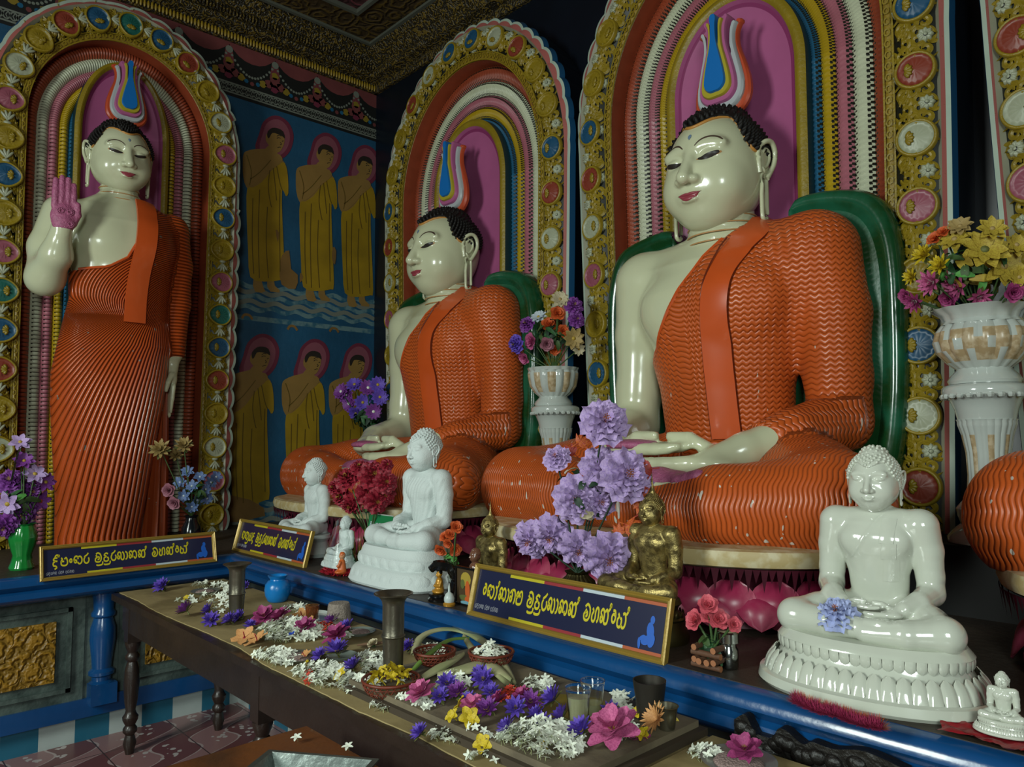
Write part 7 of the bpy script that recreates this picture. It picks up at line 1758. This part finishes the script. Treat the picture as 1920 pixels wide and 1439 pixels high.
for i, (x, y, w_, t) in enumerate([(866, 1338, 44, 'upper of the group at the left of the board'), (880, 1362, 46, 'right lower of the group at the left of the board'), (850, 1358, 34, 'left lower of the group at the left of the board'), (907, 1412, 44, 'alone at the front edge of the board'), (1020, 1412, 26, 'half buried in the big white heap'), (1208, 1392, 34, 'lying below the dried orange flower'), (1197, 1350, 32, 'behind the dried orange flower'), (1266, 1378, 38, 'alone at the right end of the board'),
     (575, 1258, 26, 'in the white heap left of the nearer metal vase'), (640, 1280, 34, 'in front of the violet lilies by the nearer vase'), (506, 1148, 14, 'tiny one left of the amber glass'), (350, 1128, 14, 'tiny one at the far end of the table'), (1010, 1318, 18, 'small one at the far middle of the board')]):
    tf(x, y, w_*1.15, YB[i % 2], 'yellow_flower', 'yellow trumpet flower '+t, 'yellow trumpet flowers on the table', .008, (RT.randn()*.6, -.8, .8), i*2)
HB = hibiscus(1)
for i, (x, y, w_, t) in enumerate([(458, 1208, 44, 'left of the front pair'), (482, 1214, 44, 'right of the front pair'), (566, 1166, 34, 'upper one beside the amber glass'), (578, 1178, 30, 'lower one beside the amber glass'), (572, 1240, 30, 'half buried by the silver plate')]):
    tf(x, y, w_*1.15, HB, 'hibiscus', 'peach hibiscus bloom, '+t, 'peach hibiscus blooms', .006, (RT.randn()*.3, -.5, 1), i)
tf(1232, 1370, 70, [('petals', M2(flower([(16, .5, .1, .35, 0, 0, dict(tip=1.)), (14, .4, .09, .7, 0, 0, dict(tip=1.))], None, 3), 'petals', c_peach))], 'dried_flower', 'dried orange-tan fringed flower at the right of the board', None, .01, (-.3, -.8, .6))
tf(547, 1209, 16, [('petals', M2(flower([(4, .5, .4, .4, 0, 0, {})], None, 3), 'petals', fm('royal_blue_petal', '1c3c9c')))], 'blue_flower', 'tiny royal blue flower in the white heap', None, .03)
tf(700, 1220, 30, rose(c_crm, 5), 'flower_bud', 'pale green white bud beside the nearer metal vase', None, .01, (0, -.6, 1))
# scarlet clusters: one head of tiny florets each
def ixora(px, py, ax, ay, lab, n=130):
    b = MB(); c = tz(px, py); fl = flower([(4, .5, .3, .15, 0, 0, dict(k=2))], None, 1)
    for i in range(n):
        a, r_ = RT.rand()*6.28, math.sqrt(RT.rand()); p = tz(px+ax*r_*math.cos(a), py+ay*r_*math.sin(a)); M = np.eye(4); M[:3, :3] = np.array(orient((RT.randn()*.5, RT.randn()*.5-.3, 1), RT.rand()*6))*.016; M[:3, 3] = (p[0], p[1], p[2]+.008+.025*(1-r_**2)*RT.rand()); b.join(fl, M)
    tag(obj('floret_cluster', b, [c_ixo], None, True), lab, 'flower')
ixora(608, 1184, 28, 12, 'scarlet cluster of tiny florets in front of the sand mould'); ixora(962, 1312, 34, 12, 'scarlet cluster of tiny florets at the far middle of the board'); ixora(578, 1278, 10, 12, 'small coral cluster in the white heap at the front paper edge', 40)
# metal vases ---------------------------------------------------------
tin = mat('tarnished_silver', hx('6f6a5c'), .38, metal=.85, var=.2, vscale=12, bump=.12, bscale=60)
def metal_vase(px, py, h_, lab):
    p = tz(px, py); root = thing('metal_vase', lab, 'vase', (p[0], p[1], p[2]+.0005), group='tarnished metal offering vases')
    s = h_/.27
    b = MB(); lathe(b, [(.034, 0), (.036, .004), (.033, .012), (.034, .05), (.037, .115), (.0385, .12), (.0385, .126), (.0365, .13), (.037, .17), (.037, .225), (.040, .24), (.050, .254), (.066, .262), (.067, .265), (.062, .266), (.040, .252), (.030, .235), (.028, .1), (0, .02)], 40, cap=False); b.xf(scl(s)); obj('vase_body', b, [tin], root, 'auto')
    b = MB(); lathe(b, [(.0385, .118), (.041, .121), (.041, .125), (.0385, .128)], 40, cap=False); b.xf(scl(s)); obj('soldered_ring', b, [tin], root, 'auto'); return root
metal_vase(737, 1262, .245, 'nearer tarnished metal vase with flared lip, in the middle of the table'); metal_vase(443, 1162, .235, 'farther tarnished metal vase with flared lip, near the table end')
# blue pot
p = tz(520, 1128); bp_ = mat('bright_blue_enamel', hx('1272b8'), .28, var=.08, bump=.15)
r0 = thing('blue_pot', 'small bright blue pot with lipped mouth near the table end', 'pot', (p[0], p[1], p[2]+.0005))
b = MB(); lathe(b, [(.038, 0), (.044, .004), (.056, .03), (.059, .055), (.056, .078), (.044, .094), (.036, .098)], 36, cap=False); b.add([(0, 0, 0.0005)], [], 0); obj('pot_body', b, [bp_], r0, 'auto')
b = MB(); lathe(b, [(.036, .096), (.034, .103), (.044, .116), (.046, .119), (.041, .12), (.030, .106), (.027, .09), (0, .07)], 36, cap=False); obj('pot_lip', b, [bp_], r0, 'auto')
# plates, tray, moulds
silv = mat('pale_tin_plate', hx('90968e'), .35, metal=.6, var=.1); sand = mat('grey_rice_sand', hx('8f8378'), .9, var=.25, vscale=120, bump=.8, bscale=160); sandp = mat('pinkish_rice', hx('96807a'), .9, var=.3, vscale=140, bump=.9, bscale=180)
def plate(px, py, R, fill, lab, nm='silver_plate', lift=0., m=None):
    p = tz(px, py); root = thing(nm, lab, 'plate', (p[0], p[1], p[2]+.0005+lift), group=None)
    b = MB(); lathe(b, [(R*.62, 0), (R*.65, .002), (R*.97, .012), (R, .014), (R*.97, .0145), (R*.66, .005), (0, .004)], 40, cap=False); b.add(V := [(R*.62*math.cos(t), R*.62*math.sin(t), 0) for t in np.arange(40)*2*PI/40], [list(range(40))[::-1]], 0); obj('plate_dish', b, [m or silv], root, 'auto')
    if fill:
        b = MB(); blob(b, (0, 0, .006), (R*.66, R*.66, .012), 8, 30); b2 = MB(); obj('rice_grains', b, [fill], root, True)
    return root
plate(385, 1113, .070, sandp, 'silver plate of rice at the far end of the table'); plate(558, 1238, .075, sandp, 'silver plate of rice in front of the white heap'); plate(674, 1190, .062, sandp, 'small glass plate of rice right of the sand mould', m=mat('frosted_glass_plate', hx('8a968e'), .15, trans=.3)); plate(640, 1236, .055, None, 'pale glass saucer with a grey rice ball in front of the nearer vase', m=MATS['frosted_glass_plate'])
plate(690, 1243, .045, sand, 'dark shallow bowl of grey rice at the foot of the nearer vase', 'dark_bowl', m=bronze_d); plate(1385, 1436, .085, sandp, 'plate of rice under the pink lotus at the lower right')
p = tz(638, 1228); b = MB(); blob(b, (0, 0, .022), (.024, .024, .022), 8, 14); tag(obj('rice_ball', b, [sand], None, True, loc=(p[0], p[1], p[2]+.006)), 'grey round rice ball on the pale saucer', 'food offering')
tl = [tz(*q) for q in ((566, 1147), (610, 1143), (706, 1165), (655, 1180))]; c_ = sum(tl)/4; 
b = MB(); O = oval(48, .145, .085, .45); V = []
for f, z in ((.86, 0), (.92, .003), (1, .014), (.985, .0155), (.90, .005), (.0, .004)): V.append(np.concatenate([O*f, np.full((48, 1), z)], 1))
b.add(np.concatenate(V), grid_faces(6, 48, False, True), 0); b.add(V[0], [list(range(48))[::-1]], 0)
tag(obj('white_tray', b, [cer], loc=(c_[0]+.01, min(c_[1], TY1-.12), TZ+.0045)), 'white rectangular glazed tray under the sand mould', 'tray')
p = tz(642, 1172); b = MB(); lathe(b, [(.052, 0), (.050, .01), (.046, .04), (.043, .068), (.040, .074), (.0, .075)], 30); tag(obj('sand_mould', b, [sand], None, 'auto', loc=(p[0], min(p[1], TY1-.1), TZ+.021)), 'upturned grey moulded cake of rice on the white tray', 'food offering')
amber = mat('amber_glass', (.55, .25, .10), .06, trans=.9, coat=.3)
p = tz(585, 1168); b = MB(); lathe(b, [(.018, 0), (.021, .002), (.027, .05), (.029, .07), (.027, .07), (.024, .045), (.018, .006), (0, .005)], 24, cap=False); b.add([(.018*math.cos(t), .018*math.sin(t), 0) for t in np.arange(24)*2*PI/24], [list(range(24))[::-1]], 0); tag(obj('amber_glass', b, [amber], loc=(p[0], p[1], p[2]+.001)), 'small amber glass tumbler beside the peach hibiscus', 'glass')
b = MB(); V, F = petal_v(.14, .05, .08, tip=.9, k=8, curl=.1); b.add(V, F, 0); p = tz(668, 1215); tag(obj('dry_leaf', b, [mat('dry_leaf_brown', hx('8a6a50'), .7, var=.2)], None, True, loc=(p[0], p[1], p[2]+.006), rot=(0, 0, .4)), 'dry brown leaf with rice left of the nearer metal vase', 'leaf')
# baskets -------------------------------------------------------------
wick = mat('red_brown_wicker', hx('6e2e1c'), .45, var=.25, vscale=40)
def basket(px, py, R, lab, tilt=0.):
    p = tz(px, py); root = thing('woven_basket', lab, 'basket', (p[0], p[1], p[2]+.001), group='red-brown openwork baskets')
    H = R*.62; n = 26; b = MB()
    prof = lambda t: (R*(.45+.55*math.sin(t*PI/2)**.9), H*t**1.3)
    for i in range(n):
        for sg in (1, -1):
            P = [(prof(t)[0]*math.cos(i*2*PI/n+sg*t*.55), prof(t)[0]*math.sin(i*2*PI/n+sg*t*.55), prof(t)[1]+.002) for t in np.linspace(0, 1, 7)]; tube(b, P, .0016, 4)
    for t in (.0, .35, .62, .85): r_, z = prof(t); th = np.arange(36)*2*PI/36; tube(b, np.stack([r_*np.cos(th), r_*np.sin(th), np.full(36, z+.002)], 1), .0016, 4, closed=True)
    obj('wicker_bowl', b, [wick], root, True)
    b = MB(); r_, z = prof(1); th = np.arange(40)*2*PI/40; tube(b, np.stack([r_*np.cos(th), r_*np.sin(th), z+.004+.002*np.sin(th*20)], 1), .0045, 6, closed=True); obj('rim', b, [wick], root, True)
    b = MB(); lathe(b, [(prof(0)[0], 0), (prof(0)[0], .002), (0, .003)], 24); obj('base', b, [wick], root)
    if tilt: root.rotation_euler = (0, tilt, .3)
    return root, p
bk1, p1 = basket(733, 1310, .082, 'openwork basket heaped with yellow flowers at the left end of the board')
bk2, p2 = basket(921, 1252, .070, 'openwork basket of white blossoms against the ledge')
bk3, p3 = basket(815, 1250, .065, 'empty openwork basket lying behind the cream palm sheath', 0); bk3.location.z += .003
for i in range(16):
    a, r_ = i*2.4, .06*math.sqrt(i/16); put(YB[i % 2], 'yellow_flower', (p1[0]+r_*math.cos(a), p1[1]+r_*math.sin(a), p1[2]+.055+.03*(1-r_/.06)), (RT.randn()*.5, RT.randn()*.5-.3, 1), i, .05, 'yellow trumpet flower heaped in the basket at the board end, '+('left side' if math.cos(a) < -.4 else 'right side' if math.cos(a) > .4 else 'middle'), 'flower', 'yellow flowers in the basket')
for i in range(5):
    a = i*1.3; o = bpy.data.objects.new('white_blossom', jm[i]); COL.objects.link(o); o.matrix_world = Matrix.Translation((p1[0]+.05*math.cos(a), p1[1]+.05*math.sin(a), p1[2]+.06)) @ Matrix.Scale(.034, 4); tag(o, 'small white blossom on top of the yellow flowers in the basket', 'flower', 'white blossoms on the yellow basket')
for i in range(34):
    a, r_ = i*2.4, .052*math.sqrt(i/34); o = bpy.data.objects.new('white_blossom', jm[i % 6]); COL.objects.link(o); o.matrix_world = Matrix.Translation((p2[0]+r_*math.cos(a), p2[1]+r_*math.sin(a), p2[2]+.04+.03*(1-r_/.055)+.008*RT.rand())) @ orient((RT.randn()*.4+math.cos(a)*.6, RT.randn()*.4+math.sin(a)*.6, 1), i).to_4x4() @ Matrix.Scale(.034, 4); tag(o, 'small white blossom heaped in the basket against the ledge, '+('on top' if r_ < .025 else 'left side' if math.cos(a) < -.4 else 'right side' if math.cos(a) > .4 else 'middle'), 'flower', 'white blossoms in the basket against the ledge')
# cream palm flower sheath ------------------------------------------------
cream = mat('cream_palm_sheath', hx('a9a67e'), .55, col2=hx('8f9468'), vscale=6); greenish = mat('fresh_green_stalk', hx('6c8c40'), .5)
ps = thing('palm_sheath', 'cream palm flower sheath with long drooping strands lying behind the board', 'plant offering', (0, 0, 0))
def strand(pts, wd, th, nm='strand', m=None):
    P = smooth_pts([tz(x, y)+np.array([0, 0, z]) for x, y, z in pts], 6); n = len(P); k = np.linspace(0, 1, n); b = MB(); T = np.gradient(P, axis=0); T[:, 2] = 0; T /= np.linalg.norm(T, axis=1)[:, None]; Nn = np.stack([-T[:, 1], T[:, 0], 0*T[:, 0]], 1)
    w_ = wd*np.sin(PI*(.12+.85*k))**.8; rows = []
    for s, dz in ((-1, 0), (-.5, th), (0, th*1.3), (.5, th), (1, 0)): rows.append(P+Nn*(w_*s/2)[:, None]+[0, 0, dz])
    rows.append(P+Nn*(w_*.0)[:, None]-[0, 0, .002]); b.add(np.concatenate(rows), grid_faces(6, n, True, False), 0); obj(nm, b, [m or cream], ps, True)
strand([(775, 1240, .02), (790, 1222, .05), (830, 1213, .06), (880, 1215, .05), (920, 1232, .03), (950, 1262, .012), (968, 1290, .004)], .045, .006); strand([(770, 1268, .008), (800, 1252, .035), (840, 1232, .05), (880, 1225, .045)], .025, .006, m=greenish)
strand([(820, 1272, .004), (870, 1270, .02), (915, 1262, .02), (960, 1285, .006)], .085, .010, 'sheath'); strand([(870, 1222, .05), (890, 1240, .03), (935, 1275, .012), (972, 1305, .004)], .03, .006); strand([(790, 1275, .003), (830, 1262, .02), (870, 1245, .03)], .05, .006)
# cups --------------------------------------------------------------------
clearc = mat('clear_cup_plastic', (.96, .98, .95), .04, trans=1., spec=.4); juice = mat('pale_yellow_drink', (.82, .80, .52), .2, trans=.5)
def cup(px, py, h_, r_, lab, fill=.75):
    p = tz(px, py); root = thing('plastic_cup', lab, 'cup', (p[0], p[1], p[2]+.0005), group='clear plastic cups')
    b = MB(); lathe(b, [(r_*.72, 0), (r_*.74, .001), (r_*.80, h_*.3), (r_*.95, h_*.86), (r_*1.0, h_*.9), (r_*1.02, h_*.98), (r_*1.06, h_), (r_*1.0, h_*1.0), (r_*.98, h_*.9), (r_*.92, h_*.84), (r_*.70, .003), (0, .002)], 32, cap=False); b.add([(r_*.72*math.cos(t), r_*.72*math.sin(t), 0) for t in np.arange(32)*2*PI/32], [list(range(32))[::-1]], 0); obj('cup_wall', b, [clearc], root, 'auto')
    k = fill; b = MB(); lathe(b, [(r_*.67, .004), (r_*(.67+.20*k), h_*.8*k), (0, h_*.8*k)], 32); obj('drink', b, [juice], root, 'auto')
cup(1085, 1360, .092, .032, 'clear plastic cup nearly full of pale drink, the nearer of two', .95); cup(1112, 1342, .088, .031, 'clear plastic cup part filled with pale drink, the farther of two', .45)
b = MB(); O = smooth_pts([tz(x, y)[:2] for x, y in ((1000, 1325), (1040, 1305), (1090, 1308), (1150, 1322), (1185, 1340), (1170, 1362), (1110, 1372), (1040, 1352))], 4, True); n = len(O); poly(b, [tuple(q) for q in O], BZ_+.0005, BZ_+.0025); tag(obj('leaf_mat', b, [mat('olive_yellow_leaf', hx('7c6a18'), .5, var=.2)], smooth=False), 'flat olive yellow leaf mat under the clear plastic cups', 'leaf')
p = tz(1219, 1350); b = MB(); lathe(b, [(.031, 0), (.033, .004), (.036, .05), (.041, .085), (.0425, .098), (.039, .098), (.034, .06), (.030, .01), (0, .008)], 32, cap=False); b.add([(.031*math.cos(t), .031*math.sin(t), 0) for t in np.arange(32)*2*PI/32], [list(range(32))[::-1]], 0); tag(obj('dark_beaker', b, [mat('dark_dull_metal', hx('3a3630'), .5, metal=.6, var=.2)], loc=(p[0], min(p[1], TY1-.06), p[2]+.0005)), 'dark dull metal beaker at the right end of the board', 'cup')
p = tz(1250, 1367); b = MB(); lathe(b, [(.020, 0), (.021, .003), (.025, .035), (.028, .052), (.031, .055), (.027, .055), (.023, .03), (.018, .006), (0, .005)], 32, cap=False); b.add([(.020*math.cos(t), .020*math.sin(t), 0) for t in np.arange(32)*2*PI/32], [list(range(32))[::-1]], 0); tag(obj('steel_cup', b, [mat('worn_steel', hx('8c8874'), .25, metal=.9)], loc=(p[0], min(p[1], TY1-.05), p[2]+.0005)), 'small steel cup right of the dark beaker', 'cup')
for i in range(22):
    a, r_ = RT.rand()*6.28, math.sqrt(RT.rand()); p = tz(1165+26*r_*math.cos(a), 1326+20*r_*math.sin(a)); p[1] = min(p[1], TY1-.03)
    b0_ = jm[i % 6]; o = bpy.data.objects.new('white_petal_flower', b0_); COL.objects.link(o); o.matrix_world = Matrix.Translation((p[0], p[1], p[2]+.012)) @ orient((RT.randn()*.4, -.3, 1), i).to_4x4() @ Matrix.Scale(.036, 4); tag(o, 'rounded white blossom between the clear cups and the dark beaker, '+('on the left' if math.cos(a) < -.4 else 'on the right' if math.cos(a) > .4 else 'in the middle'), 'flower', 'white blossoms beside the dark beaker')
# two blossoms on the low table and tray
for (x, y, t) in ((556, 1383, 'alone on the low orange-brown table, left'), (652, 1400, 'at the back rim of the metal tray')):
    p = hit(x, y, 2, .715); o = bpy.data.objects.new('white_blossom', jm[1]); COL.objects.link(o); o.matrix_world = Matrix.Translation((p[0], p[1], .715)) @ orient((.2, -.3, 1), 1).to_4x4() @ Matrix.Scale(.035, 4); tag(o, 'small white blossom lying '+t, 'flower')
import re as _re
for o in bpy.data.objects:
    if 'label' in o and len(_re.split(r'[\s\-]+', o['label'])) > 16: print('LONG', o['label'])
